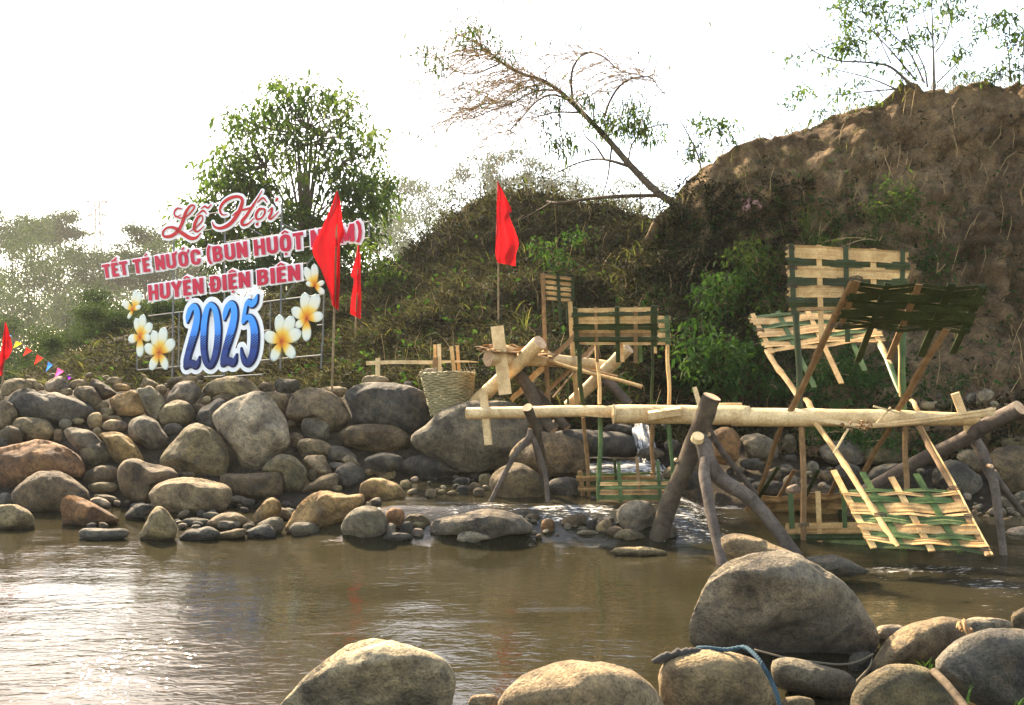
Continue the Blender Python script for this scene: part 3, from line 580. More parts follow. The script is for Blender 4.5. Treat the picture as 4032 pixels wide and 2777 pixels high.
for e, col, lab in ((ell(1460,1445,45,55),'grey','upright grey stone below the rust red stone'), (ell(1600,1435,58,60),'dark','dark stone in the small pile left of the flat grey boulder'), (ell(1705,1408,62,32),'olive','olive stone in the small pile under the brown grey one'),
    (ell(1700,1470,52,34),'pink','pinkish stone at the water line below the small pile'), (ell(1520,1515,132,38),'dark','long dark flat stone at the water line right of the speckled boulder'),
    (ell(510,1312,70,50,-35),'tan','tan stone leaning on the left of the broken ochre boulder'), (ell(80,1480,78,38),'brown','flat brown stone at the water line left of the dark humped one'), (ell(40,1405,72,46),'grey','grey stone above the flat brown one in the dam'),
    (ell(185,1428,52,40),'brown','small brown stone left of the ochre pyramid stone'), (ell(180,1208,56,42),'dark','dark round pebble stone below the flat topped brown boulder'), (ell(80,1185,92,38),'grey','flat grey stone below the flat topped brown boulder')):
    rock('D', e, col, lab, cat='stone', group=DAM, zone='dam' if min(p[0] for p in e) > 950 else 'wall')
dm([(225,1340),(260,1270),(320,1200),(380,1155),(450,1190),(480,1260),(440,1340),(380,1395),(260,1400)],'ochre','ochre brown pyramid shaped stone left of the broken ochre boulder','ochre pyramid stone',ang=1)
dm([(250,1410),(340,1355),(430,1335),(485,1360),(490,1450),(430,1495),(330,1440)],'grey','grey stone with a tan top in front of the ochre pyramid stone')
dm([(150,1470),(230,1430),(310,1400),(370,1410),(430,1490),(380,1530),(200,1530)],'slate','dark humped stone at the water line below the ochre pyramid stone')
dm([(545,1460),(580,1400),(660,1378),(750,1390),(810,1440),(820,1490),(760,1520),(620,1520)],'grey','smooth grey stone at the foot of the broken ochre boulder','smooth grey dam stone')
dm([(415,650),(520,600),(700,570),(850,540),(1000,545),(1120,575),(1200,620),(1250,690),(1230,740),(1100,755),(950,770),(800,780),(640,775),(540,770),(420,765)],'grey','broad flat grey boulder with an ochre left end in the dam','broad flat dam boulder',c='U')
dm([(630,790),(650,745),(720,715),(800,720),(880,755),(915,785),(780,805),(640,818)],'pale','pale pinkish stone in the water before the broad flat boulder',c='U')
dm([(1435,1200),(1460,1140),(1530,1090),(1640,1070),(1730,1095),(1790,1160),(1800,1240),(1760,1310),(1680,1345),(1560,1330),(1470,1290)],'grey','round grey boulder left of the thick leaning trunk','round grey dam boulder',c='F')
dm([(1405,1410),(1440,1355),(1530,1328),(1620,1345),(1690,1400),(1680,1430),(1500,1432)],'olive','olive yellow stone in the water below the round grey boulder',c='F')
dm([(930,1270),(980,1220),(1080,1195),(1150,1210),(1168,1250),(1140,1290),(1030,1305),(950,1305)],'brown','sausage shaped brown stone in the gap of the dam',c='F')
for e, col, lab in ((ell(818,1297,64,60),'rust','dark rust round stone right of the broad flat boulder'), (ell(1315,1297,78,46,35),'tan','tan stone tilted up to the right left of the round grey boulder'), (ell(1415,1350,80,46),'brown','brown oval stone under the round grey boulder'),
    (ell(1215,1272,64,30,40),'dark','dark stone right of the sausage shaped brown stone'), (ell(995,1308,36,30),'grey','small grey stone under the sausage shaped stone'), (ell(1125,1328,42,22),'grey','small flat grey stone in the gap of the dam'),
    (ell(680,1222,72,32),'brown','flat brown stone right behind the broad flat boulder'), (ell(598,1190,32,20),'dark','small dark stone on the back of the broad flat boulder'), (ell(1170,1365,95,26),'pale','pale flat stone awash at the foot of the dam gap'), (ell(1920,1352,58,52),'grey','grey stone hidden behind the foot of the thick trunk')):
    rock('F', e, col, lab, cat='stone', group=DAM, zone='dam')
dm([(1375,1530),(1420,1500),(1560,1490),(1750,1500),(1880,1530),(1900,1558),(1700,1572),(1450,1565)],'tan','long tan stone just breaking the water before the thick trunk',c='F',dep=.6)
# boulders behind the middle wheel
MID = 'boulders behind the middle wheel'
def md(pts, col, label, short=None, c='F', **k): return rock(c, pts, col, label, short=short, group=MID, **k)
md([(480,680),(510,600),(570,530),(660,475),(770,458),(900,470),(1020,495),(1110,540),(1160,620),(1190,720),(1160,800),(1060,860),(900,890),(760,840),(640,770),(540,740)],'brown','big round dark brown boulder behind the left forked prop','big round mid boulder',Y=9.55)
md([(285,920),(310,850),(380,790),(470,745),(560,735),(620,760),(700,820),(770,880),(795,950),(780,1015),(650,1050),(450,1050),(330,1015)],'brown','low brown boulder in the water behind the left forked prop','low brown mid boulder',zone='up')
md([(800,960),(840,900),(920,868),(1030,870),(1110,895),(1130,960),(1100,1015),(950,1020),(830,1015)],'dark','dark grey boulder touching the left edge of the small bottom paddle','dark grey mid boulder',zone='up')
md([(870,470),(980,440),(1130,435),(1280,450),(1430,460),(1550,490),(1630,560),(1640,640),(1550,690),(1350,680),(1200,670),(960,560)],'wet','wet dark boulder left of the little waterfall','wet waterfall boulder',Y=10.7)
md(ell(1735,655,122,55),'wet','dark wet boulder under the little waterfall',Y=10.2)
md([(1310,440),(1350,400),(1450,385),(1560,400),(1600,440),(1580,475),(1400,470)],'dark','dark stone on top of the wet waterfall boulder',Y=11.0)
md(ell(1840,440,90,60),'dark','dark stone right above the little waterfall',Y=11.3)
md(ell(1930,580,75,55),'wet','small wet stone right of the little waterfall',Y=10.7)
md([(1840,860),(1870,790),(1930,765),(1990,780),(2010,850),(1960,890),(1880,890)],'tan','tan stone in the white water right of the small wheel',Y=9.5)
md([(845,370),(880,340),(905,370),(910,410),(870,420)],'pale','small pale stone seen under the thin axle log',Y=10.9)
for e, col, lab in ((ell(165,793,84,42),'slate','flat slate stone at the foot of the enormous slab'), (ell(400,790,70,38,25),'brown','brown stone leaning left of the low brown boulder'), (ell(40,902,60,42),'dark','dark stone in the gravel below the dark lens boulder'),
    (ell(50,978,60,42),'dark','dark flat stone at the water left of the low brown boulder'), (ell(160,962,60,50),'brown','brown pointed stone left of the low brown boulder'), (ell(250,892,60,62),'olive','olive stone against the left of the low brown boulder')):
    rock('F', e, col, lab, cat='stone', group=MID, zone='up')
# right bank
RB = 'boulders along the right bank'
def rb(pts, col, label, short=None, c='S', **k): return rock(c, pts, col, label, short=short, group=RB, zone='slope' if c == 'R' and max(p[1] for p in pts) < 430 else 'right', **k)
rb([(300,520),(310,440),(380,390),(460,380),(540,400),(600,460),(630,540),(630,640),(600,740),(540,800),(420,820),(340,780),(305,660)],'rust','rust brown dome boulder between the thick trunk and the right wheel','rust dome boulder')
rb([(610,540),(640,490),(760,455),(860,460),(960,500),(1040,550),(1060,640),(1040,740),(900,765),(740,755),(680,690),(650,620)],'grey','grey boulder with a dark hollow right of the rust dome','hollow grey boulder')
rb(ell(750,808,132,70),'dark','dark stone below the grey boulder with the hollow','dark stone below the hollow boulder')
rb(ell(1180,575,80,112),'olive','mossy upright boulder behind the left arms of the right wheel','mossy upright boulder')
rb(ell(1195,742,78,45),'dark','dark stone at the foot of the mossy upright boulder')
rb([(895,930),(930,880),(1010,855),(1075,890),(1095,940),(1040,990),(940,990)],'tan','brown tan stone seen between the left arms of the right wheel')
rb(ell(1145,852,78,46),'grey','grey stone above the brown tan one behind the right wheel')
rb(ell(1200,1002,84,72),'grey','round grey stone just left of the vertical arm of the right wheel')
rb(ell(1450,842,74,74),'grey','grey stone with a pale top just right of the vertical wheel arm')
rb([(1520,640),(1580,575),(1680,545),(1850,545),(1960,580),(2040,660),(2060,760),(1960,815),(1700,815),(1560,750)],'grey','mossy grey boulder behind the tan diagonal arm of the right wheel','mossy grey boulder')
rb([(1120,1135),(1150,1070),(1220,1040),(1290,1040),(1310,1110),(1250,1155)],'pink','pinkish stone above the rear bottom paddle')
rb([(760,1060),(800,1010),(900,1000),(1050,1000),(1130,1060),(1130,1140),(1000,1170),(850,1165)],'wet','wet stone behind the thin strut of the trestle')
rb(ell(1600,935,85,62),'brown','brown stone in the gravel behind the right wheel')
rb(ell(1850,900,165,105),'dark','dark boulder behind the lower end of the tan diagonal arm','dark boulder behind the arm')
rb(ell(85,770,72,95),'brown','brown stone half hidden behind the thick trunk')
rb(ell(45,985,95,125),'wet','wet dark boulder behind the thick trunk in the white water')
rb([(215,790),(250,720),(340,690),(460,685),(550,710),(580,780),(560,850),(450,880),(330,870),(240,850)],'olive','dark olive boulder with a yellow left end behind the right wheel','dark olive boulder',c='R')
rb([(255,1000),(310,900),(420,860),(540,858),(620,900),(600,1010),(480,1080),(330,1080)],'dark','dark rounded boulder beneath the long diagonal log','boulder beneath the log',c='R')
rb([(840,1000),(860,900),(930,840),(1020,825),(1120,850),(1200,920),(1280,970),(1300,1060),(1200,1145),(1060,1145),(900,1095)],'slate','large dark grey boulder under the middle of the diagonal log','large dark bank boulder',c='R')
rb([(1060,800),(1110,740),(1190,730),(1260,770),(1300,860),(1310,950),(1220,950),(1150,880)],'tan','tan boulder with a yellow stain left of the right hand prop','stained tan boulder',c='R')
rb([(1350,780),(1420,720),(1560,695),(1669,705),(1760,760),(1790,900),(1760,1080),(1669,1125),(1500,1105),(1420,1010),(1370,900)],'brown','big dark brown boulder at the right picture edge','big right edge boulder',c='R')
rb([(1360,730),(1400,650),(1490,605),(1600,600),(1720,620),(1730,740),(1560,730),(1430,740)],'tan','tan boulder with grass above the big right edge boulder','grassy tan boulder',c='R')
rb([(1240,250),(1290,205),(1370,195),(1405,230),(1370,280),(1290,310),(1245,335)],'pale','pale angular rock lying on the slope near the log end','pale slope rock',c='R',ang=1)
rb([(875,340),(910,285),(980,265),(1030,285),(1035,340),(960,372),(890,368)],'tan','tan rock on the slope left of the wooden peg','tan slope rock',c='R')
rb(ell(800,335,72,38),'tan','flat tan rock left of the tan slope rock',c='R')
rb(ell(1402,323,42,30),'pale','small pale stone below the pale slope rock',c='R')
rb(ell(545,258,48,48),'olive','mossy stone on the slope behind the right wheel arms',c='R')
rb(ell(1190,270,55,42,35),'grey','grey stone tilted against the pale slope rock',c='R')
rb([(1260,480),(1310,445),(1380,460),(1360,520),(1280,525)],'grey','grey stone just under the end of the axle log',c='R')
rb([(1495,1500),(1520,1450),(1600,1428),(1700,1425),(1780,1500),(1700,1560),(1540,1550)],'pink','pale pinkish rock in the water at the right picture edge','pink water rock',c='R')
rb([(1450,1200),(1490,1165),(1560,1160),(1610,1200),(1600,1250),(1500,1260)],'grey','grey stone on the gravel right of the right hand prop',c='R')
rb([(1340,1290),(1390,1250),(1470,1250),(1510,1290),(1470,1330),(1370,1330)],'grey','flat grey stone at the water left of the right hand prop',c='R')
rb([(1560,1160),(1620,1110),(1700,1105),(1760,1150),(1720,1200),(1610,1200)],'grey','grey stone at the right picture edge below the big brown boulder',c='R')
# foreground
FG = 'boulders on the near bank'
def fg(pts, col, label, short=None, c='P', **k): return rock(c, pts, col, label, short=short, group=FG, **k)
fg([(165,790),(180,690),(230,570),(300,450),(400,350),(500,300),(620,280),(760,280),(880,305),(1000,370),(1120,440),(1220,530),(1300,640),(1370,750),(1398,820),(1380,900),(1320,960),(1200,1000),(1050,1000),(900,980),(760,960),(600,950),(430,940),(260,920),(180,870)],'big','biggest dark grey boulder standing in the near water','biggest near boulder',Y=4.42,dep=.9,under=1.2)
fg([(385,215),(410,175),(490,160),(600,185),(720,235),(830,275),(900,320),(780,370),(560,370),(430,310)],'tan','tan grey boulder tapering right behind the biggest near boulder','tapering near boulder',Y=5.75)
fg([(900,335),(960,310),(1100,300),(1200,330),(1290,380),(1340,410),(1240,435),(1120,440),(1000,430)],'slate','low bluish dark rock awash right behind the biggest near boulder','low bluish rock',Y=6.0)
fg([(-10,1080),(10,1010),(60,960),(180,920),(320,900),(450,915),(560,950),(640,1010),(690,1090),(720,1180),(730,1290),(400,1380),(100,1350),(10,1250)],'tan','tan boulder with a blue rope laid across its top','roped tan boulder',Y=3.6)
fg([(705,1010),(740,965),(850,955),(980,985),(1120,1020),(1210,1060),(1250,1120),(1240,1180),(1180,1225),(1080,1230),(920,1195),(790,1155),(720,1090)],'grey','smooth oval grey stone between the roped boulder and cord','oval near stone',Y=3.85)
fg([(1320,1030),(1360,940),(1440,840),(1540,770),(1680,720),(1800,692),(1900,710),(1960,740),(1990,790),(1930,860),(1850,930),(1760,1010),(1600,1030),(1450,1060),(1350,1070)],'tan','brown tan boulder with a dry bamboo sheath on it','sheath boulder',Y=4.15)
fg(ell(1990,775,155,68),'grey','grey boulder behind the dry bamboo sheath',Y=4.55)
fg([(1945,730),(2000,697),(2120,700),(2210,715),(2245,745),(2180,800),(2050,790)],'pale','pale flat stone at the far edge of the near bank',Y=4.75)
fg(ell(2330,720,95,88),'brown','brown stone cut by the right picture edge on the near bank',Y=4.5)
fg([(1750,980),(1790,920),(1880,850),(2020,790),(2160,765),(2320,770),(2480,820),(2560,960),(2540,1130),(2400,1260),(2150,1290),(1950,1220),(1820,1110),(1760,1040)],'slate','large bluish grey boulder at the lower right corner','corner boulder',Y=3.65)
fg([(1210,1240),(1250,1120),(1330,1050),(1440,1000),(1540,990),(1660,1010),(1760,1070),(1840,1160),(1880,1260),(1850,1390),(1500,1430),(1250,1390)],'olive','rounded olive tan boulder beside the dry stick','stick side boulder',Y=3.5)
fg(ell(1470,810,115,66),'pale','pale stone half hidden right of the biggest near boulder',Y=4.55)
fg(ell(880,1250,112,50),'brown','small brown stone at the bottom below the oval near stone',Y=3.5)
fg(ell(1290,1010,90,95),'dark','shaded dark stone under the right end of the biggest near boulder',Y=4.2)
fg([(100,600),(190,490),(300,390),(430,280),(530,210),(640,172),(760,172),(860,200),(980,235),(1060,270),(1120,330),(1142,400),(1130,520),(1110,640),(700,760),(300,740),(120,680)],'pale','large pale boulder with a dark hollow at the bottom of the picture','large pale near boulder',c='Q',Y=3.55,under=1.6)
fg([(1395,520),(1450,440),(1560,365),(1700,315),(1850,290),(2000,292),(2130,330),(2240,400),(2300,470),(2330,560),(2300,700),(1900,760),(1500,700),(1400,620)],'tan','broad tan boulder left of the roped one','broad tan near boulder',c='Q',Y=3.4)
fg(ell(1310,535,95,56),'tan','small tan stone left of the broad tan near boulder',c='Q',Y=3.55)
# gravel stones too alike to tell apart
def inside(u, v): return any(abs(u - a) < w_ * .4 and abs(v - b) < h_ * .4 for a, b, s, w_, h_ in LAND)
def scatter(c, x0, y0, x1, y1, n, r0, r1, zone, label, group, cols, Yadd=0.0):
    k = 0; tries = 0
    while k < n and tries < 600:
        tries += 1; x, y = random.uniform(x0, x1), random.uniform(y0, y1); u, v = px(c, x, y)
        if inside(u, v): continue
        r = random.uniform(r0, r1) * (random.random() ** .6 * .6 + .5); s = CROPS[c][2]
        Yb = (y_water(u, v + r * .6 / s) if zone in ('dam', 'up') else hit('Z', u, v + r * .6 / s).y - .03 if zone == 'slope' else ZONES[zone](v + r * .6 / s)) + Yadd
        rock(c, ell(x, y, r, r * random.uniform(.45, .8), random.uniform(-25, 25), tries), random.choice(cols), label, Y=Yb, cat='pebble', group=group, sub=3); k += 1
allc = ['grey', 'tan', 'brown', 'dark', 'pale', 'slate', 'olive', 'pink']
scatter('C', 800, 1180, 2280, 1430, 26, 26, 60, 'wall', 'small river pebble on the gravel strip at the foot of the stone wall', 'pebbles at the wall foot', allc)
scatter('C', 0, 60, 1850, 175, 22, 22, 55, 'wall', 'small stone filling the gaps along the top of the stone wall', 'stones along the wall top', ['tan', 'brown', 'grey', 'olive'], .4)
scatter('D', 480, 1080, 1500, 1300, 16, 25, 55, 'up', 'small pebble in the shallow water behind the broken ochre boulder', 'pebbles behind the dam', allc)
scatter('U', 100, 270, 900, 420, 26, 22, 52, 'up', 'small pebble on the gravel bar below the dark lens boulder', 'pebbles on the gravel bar', allc)
scatter('F', 560, 1200, 1480, 1400, 26, 14, 40, 'dam', 'small wet pebble in the gap of the low dam', 'pebbles in the dam gap', ['dark', 'grey', 'wet', 'brown', 'pale'])
scatter('S', 560, 830, 1750, 1140, 44, 26, 62, 'right', 'small pebble on the gravel behind the right wheel', 'pebbles behind the right wheel', allc)
scatter('R', 1150, 1140, 1700, 1390, 40, 18, 45, 'right', 'small pale pebble on the gravel beside the right hand prop', 'pebbles beside the right prop', ['grey', 'pale', 'tan', 'pink', 'brown'])
scatter('R', 560, 190, 1600, 400, 26, 16, 44, 'slope', 'small stone scattered on the foot of the earth slope', 'stones on the slope foot', ['tan', 'pale', 'grey'])
scatter('R', 640, 900, 900, 1090, 10, 20, 45, 'right', 'small pebble lodged beneath the long diagonal log', 'pebbles beneath the log', ['grey', 'pale', 'dark'])
scatter('C', 100, 300, 2100, 1150, 34, 34, 70, 'wall', 'small stone wedged deep between the wall boulders, coloured dark as gap shade', 'stones wedged in the wall', ['brown', 'dark', 'slate', 'wet'], .75)  # dark and wet tones stand in for the shade deep in the gaps
scatter('D', 300, 250, 1600, 1050, 20, 34, 66, 'wall', 'small stone wedged in the right half of the wall, shade in its colour', 'stones wedged in the right wall', ['brown', 'dark', 'slate', 'wet'], .75)  # stone colours darkened here too, painting the shadow between boulders
# ------------------------------------------------------------------ timber and bamboo
Zv = Vector((0, 0, 1))
def yax(u): return 8.75 - 1.8 * (u - 1840) / 2140
def axp(c, x, y):
    return at(c, x, y, yax(px(c, x, y)[0]))
AX0 = at('Z', 2450, 1633, yax(2450)); AX1 = at('Z', 3360, 1640, yax(3360)); AXD = (AX1 - AX0).normalized()
def plane(A, a, phi):
    tow = -(Zv.cross(a)).normalized(); d = Zv * math.cos(R(phi)) + tow * math.sin(R(phi)); return A, a.cross(d).normalized()
def onp(pl, c, x, y): return on_plane(c, x, y, *pl)
def log(name, pts, rad, mat, parent, capm=None, n=14, wob=.06, smooth=True, label=None):
    mb = MB(); k = cr([(*p, r) for p, r in zip(pts, rad)], 6); mb.tube([q[:3] for q in k], [q[3] for q in k], n, 0, 1, 1, wob)
    o = mb.build(name, [mat, capm or M['cut']], parent)
    me = o.data; me.polygons.foreach_set('use_smooth', [len(p.vertices) == 4 for p in me.polygons])
    if label: o['label'] = label
    return o
def pole(name, p0, p1, wd, th, side, mat, parent, nodes=0, label=None):
    """split bamboo bar, slightly bowed, with node rings"""
    mb = MB(); p0, p1 = Vector(p0), Vector(p1); L = (p1 - p0).length; t = (p1 - p0).normalized(); s = (Vector(side) - t * Vector(side).dot(t)).normalized(); nn = t.cross(s).normalized()
    k = max(6, int(L / .09)); vs = []; ph = random.uniform(0, 6)
    prof = [(-1, -.5), (-.55, .35), (0, .6), (.55, .35), (1, -.5), (0, -.2)]
    for i in range(k + 1):
        f = i / k; q = p0.lerp(p1, f) + nn * (.012 * math.sin(f * 3.1 + ph)) + s * (.006 * math.sin(f * 7 + ph)); node = 1 + .26 * math.exp(-((((f * L + ph) % .42) - .21) / .018) ** 2)
        for a, b in prof: vs.append(q + s * (a * wd / 2 * node) + nn * (b * th * node))
    n = len(prof); fs = [(i * n + j, i * n + (j + 1) % n, (i + 1) * n + (j + 1) % n, (i + 1) * n + j) for i in range(k) for j in range(n)]
    fs += [tuple(range(n))[::-1], tuple(k * n + j for j in range(n))]
    mb.add(vs, fs); o = mb.build(name, mat, parent)
    if label: o['label'] = label
    return o
def woven(parent, q, stakes, rows, mats, amp=.014, label=None, seed=1, sag=.0, nst=6):
    """q: tl,tr,br,bl; stakes: (u, v0, v1, width, mat); rows: (v0, v1, matindex)"""
    rg = random.Random(seed); tl, tr, br, bl = [Vector(p) for p in q]
    def B(u, v): return tl.lerp(tr, u).lerp(bl.lerp(br, u), v)
    nrm = (tr - tl).cross(bl - tl).normalized()
    if nrm.y > 0: nrm = -nrm
    su = [s[0] for s in stakes]; mb = MB(); H = (bl - tl).length
    for r, (v0, v1, mi) in enumerate(rows):
        for k in range(nst):
            va = v0 + (v1 - v0) * (k + .5) / nst + rg.uniform(-.006, .006); vb = va + rg.uniform(-.015, .015); hw = (v1 - v0) / nst * .5 * H * rg.uniform(1.08, 1.24)
            ua, ub = rg.uniform(-.03, -.005), 1 + rg.uniform(.005, .03); roll = rg.uniform(-.35, .35); pts = []; wv = []
            for i in range(31):
                f = i / 30; u = ua + (ub - ua) * f
                off = np.interp(u, [-.1] + su + [1.1], [0] + [amp * (1 if (j + r) % 2 else -1) for j in range(len(su))] + [0])
                pinch = 1 - .0 * f
                pts.append(B(u, va + (vb - va) * f + sag * .5 * math.sin(u * 9 + r * .7) * (1 + .15 * k)) + nrm * (off + k * .0012)); wv.append(((bl - tl).normalized() + nrm * roll).normalized() * hw * pinch)
            mb.strip(pts, wv, nrm, .004, mi + (4 if mi < 4 and rg.random() < .38 else 0))
    pd = mb.build('paddle', mats, parent, colors=False)
    if label: pd['label'] = label
    for (u, v0, v1, wd, m) in stakes:
        mb = MB(); mb.bar(B(u, v0), B(u, v1), wd, .014, tr - tl); mb.build('stake', M[m], pd)
        st = COL.objects[-1] if False else None
    return pd
# --- the long axle with its two paddle wheels turns as one
wh = thing('water_wheel', 'long peeled log axle carrying a large and a small bamboo paddle wheel across the stream', 'water wheel', AX0, group=None)
log('axle_log', [axp('F', 90, 292), axp('F', 500, 285), axp('F', 1000, 272), axp('F', 1445, 272)], [.068, .066, .064, .06], M['peeled'], wh, M['sawn'], label='thin peeled left log')
log('axle_log', [axp('F', 1398, 300), axp('F', 1750, 300), axp('G', 300, 365), axp('G', 900, 375), axp('I', 60, 278), axp('I', 700, 285), axp('I', 1300, 288), axp('I', 1980, 300)],
    [.1, .103, .1, .1, .097, .09, .078, .055], M['peeled'], wh, M['sawn'], label='thick peeled main log')
mb = MB(); s0 = at('F', 1412, 300, yax(2419) - .1); mb.tube([s0 + Vector((-.012, 0, -.1)), s0 + Vector((0, -.02, 0)), s0 + Vector((-.008, 0, .11))], [.008, .022, .008], 6); mb.build('wedge', M['sawn'], wh)
mb = MB(); mb.bar(at('F', 1720, 310, 8.0), at('F', 2010, 268, 7.92), .075, .08, (0, -.3, 1)); mb.build('wedge', M['sawn'], wh)
mb = MB(); mb.bar(at('S', 380, 133, 8.1), at('S', 640, 131, 8.05), .045, .1, (0, 0, 1)); mb.build('wedge', M['sawn'], wh)
mb = MB(); mb.bar(axp('F', 235, 120), axp('F', 282, 575), .085, .035, AXD); mb.build('peg', M['sawn'], wh)
mb = MB(); mb.bar(at('I', 1785, 95, 7.1), at('I', 1900, 400, 7.1), .07, .03, AXD); mb.build('peg', M['sawn'], wh)
mb = MB(); mb.bar(at('G', 468, 150, 7.95), at('G', 520, 330, 7.9), .045, .03, AXD); mb.build('peg', M['sawn'], wh)
# large wheel
VP, FP, BP_ = plane(AX1, AXD, -6), plane(AX1, AXD, 47), plane(AX1, AXD, -52)
def arm(pl, c0, x0, y0, c1, x1, y1, wd, m, W=wh, dx=0): return pole('arm', onp(pl, c0, x0, y0), onp(pl, c1, x1, y1), wd * .88, .016, AXD, M[m], W)
arm(VP, 'H', 560, 640, 'H', 592, 1440, .07, 'dgreen'); arm(VP, 'I', 605, 330, 'I', 622, 1350, .062, 'brownb')
arm(VP, 'H', 1345, 790, 'H', 1362, 1300, .02, 'split'); arm(VP, 'H', 1378, 790, 'H', 1388, 1420, .06, 'green'); arm(VP, 'I', 1400, 330, 'I', 1412, 840, .055, 'brownb')
arm(FP, 'H', 1005, 395, 'H', 515, 1420, .07, 'brownb'); arm(FP, 'I', 455, 340, 'I', 250, 920, .055, 'brownb'); arm(FP, 'H', 1720, 770, 'H', 1345, 1410, .07, 'brownb'); arm(FP, 'I', 1290, 340, 'I', 1075, 720, .06, 'brownb')
arm(FP, 'I', 250, 920, 'I', 130, 1190, .06, 'brownb'); arm(FP, 'H', 1990, 450, 'H', 1880, 800, .05, 'dgreen')
arm(BP_, 'H', 330, 940, 'H', 575, 1290, .07, 'split'); arm(BP_, 'I', 628, 130, 'I', 690, 230, .07, 'split'); arm(BP_, 'I', 715, 315, 'I', 1345, 1285, .062, 'split')
arm(BP_, 'H', 1195, 860, 'H', 1370, 1270, .065, 'green'); arm(BP_, 'H', 1190, 850, 'H', 1290, 1050, .05, 'split'); arm(BP_, 'I', 1450, 140, 'I', 1500, 230, .05, 'split'); arm(BP_, 'I', 1515, 345, 'I', 2055, 1350, .06, 'brownb'); arm(BP_, 'I', 1535, 345, 'I', 2078, 1350, .025, 'split')
def quad(pl, c, *p): return [onp(pl, c, *k) for k in p]
TG = [M['split'], M['green'], M['dgreen'], M['brownb'], M['split2'], M['green2'], M['dgreen'], M['split2']]
def rowsof(spec):
    out = []; v = 0; tot = sum(s[0] for s in spec)
    for h, m in spec: out.append((v / tot, (v + h) / tot, m)); v += h
    return out
woven(wh, quad(VP, 'H', (495, 125), (1410, 180), (1408, 625), (515, 640)), [(.03, -.02, 1.05, .05, 'dgreen'), (.27, -.02, 1.5, .05, 'split'), (.50, -.02, 1.5, .045, 'dgreen'), (.73, -.02, 1.1, .05, 'split'), (.97, -.02, 1.0, .04, 'dgreen')],
      rowsof([(1.25, 0), (.8, 2), (1.15, 0), (.8, 2), (1.15, 0), (.95, 2), (.35, 3)]), TG, label='upright top paddle with tan and green bands', seed=3)
woven(wh, quad(FP, 'H', (1005, 425), (2030, 452), (1870, 805), (880, 770)), [(.02, -.05, 1.0, .05, 'brownb'), (.26, -.03, 1.8, .05, 'dgreen'), (.5, -.02, 1.7, .05, 'brownb'), (.74, -.05, 1.6, .06, 'dgreen'), (.97, -.02, 1.5, .05, 'dgreen')],
      rowsof([(1, 2), (.9, 2), (1, 2), (.9, 2), (.9, 2), (.7, 2)]), TG, label='dark green paddle tilted towards the viewer', seed=4, sag=.012, amp=.022, nst=3)
woven(wh, quad(BP_, 'H', (200, 672), (1120, 610), (1225, 870), (345, 960)), [(.03, -.04, 1.02, .05, 'split'), (.25, -.06, 1.9, .05, 'green'), (.5, -.02, 1.9, .05, 'split'), (.75, -.02, 1.7, .05, 'green'), (.97, 0, 1, .05, 'split')],
      rowsof([(.5, 1), (1, 0), (.7, 1), (1.2, 0), (.7, 1), (.8, 0), (.5, 0)]), TG, label='sunlit paddle tilted away from the viewer', seed=5, sag=.012)
woven(wh, quad(BP_, 'I', (905, 835), (1760, 830), (2060, 1340), (1140, 1290)), [(.02, -.35, 1.0, .05, 'split'), (.28, -.3, 1.0, .05, 'green'), (.52, -.2, 1.0, .05, 'split'), (.76, -.25, 1.0, .05, 'green'), (.99, 0, 1.02, .05, 'brownb')],
      rowsof([(.5, 1), (.45, 0), (.8, 1), (1.3, 0), (.95, 1), (1.0, 0), (.6, 1), (.6, 0), (.55, 2)]), TG, label='front bottom paddle dipping in the water', seed=6, sag=.014, nst=5)
woven(wh, quad(FP, 'I', (240, 895), (980, 860), (860, 1180), (55, 1180)), [(.05, -.7, 1.0, .04, 'dgreen'), (.27, -.6, 1.0, .04, 'brownb'), (.55, -.55, 1.0, .04, 'dgreen'), (.8, -.4, 1.0, .04, 'brownb'), (.97, 0, 1, .04, 'dgreen')],
      rowsof([(.6, 7), (1, 3), (.9, 7), (.8, 2), (.9, 3), (.6, 7)]), TG, label='shaded rear bottom paddle', seed=7, sag=.015, amp=.022, nst=4)
woven(wh, quad(VP, 'I', (490, 1100), (1400, 1085), (1410, 1330), (500, 1330)), [(.04, -1, 1, .05, 'green'), (.28, -1.05, 1, .045, 'split'), (.5, -.9, .3, .04, 'green'), (.75, -.2, 1, .04, 'green'), (.97, 0, 1, .04, 'brownb')],
      rowsof([(.8, 0), (.7, 7), (.9, 2), (.9, 1), (.8, 2)]), TG, label='upright bottom paddle half under water', seed=8, nst=3)
# splints tied along the axle
mb = MB(); rg = random.Random(5)
for k in range(15):
    ox, oy = rg.uniform(-60, 60), rg.uniform(-10, 10)
    a = [('I', 470 + ox, 275 + oy * .4, 7.28), ('I', 800 + ox, 312 + oy, 7.25), ('I', 1090 + ox, 348 + oy, 7.18), ('I', 1500 + ox, 312 + oy * 1.5, 7.02), ('I', 1900 + ox, 262 + oy * 2, 6.88), ('I', 2080 + rg.uniform(-20, 20), 235 + oy * 3, 6.82)]
    a = a[rg.randint(0, 2):]
    p = cr([tuple(at(c, x, y, Y)) for c, x, y, Y in a], 6); mb.strip(p, Vector((0, .004, .009)), Vector((0, -1, .3)).normalized(), .005)
for (x0, y0, x1, y1) in ((1155, 195, 1460, 280), (1180, 330, 1290, 205), (960, 370, 850, 560)): mb.bar(at('I', x0, y0, 6.95), at('I', x1, y1, 6.95), .018, .006, Zv)
mb.build('bamboo_splints', M['sawn'], wh)
mb = MB()
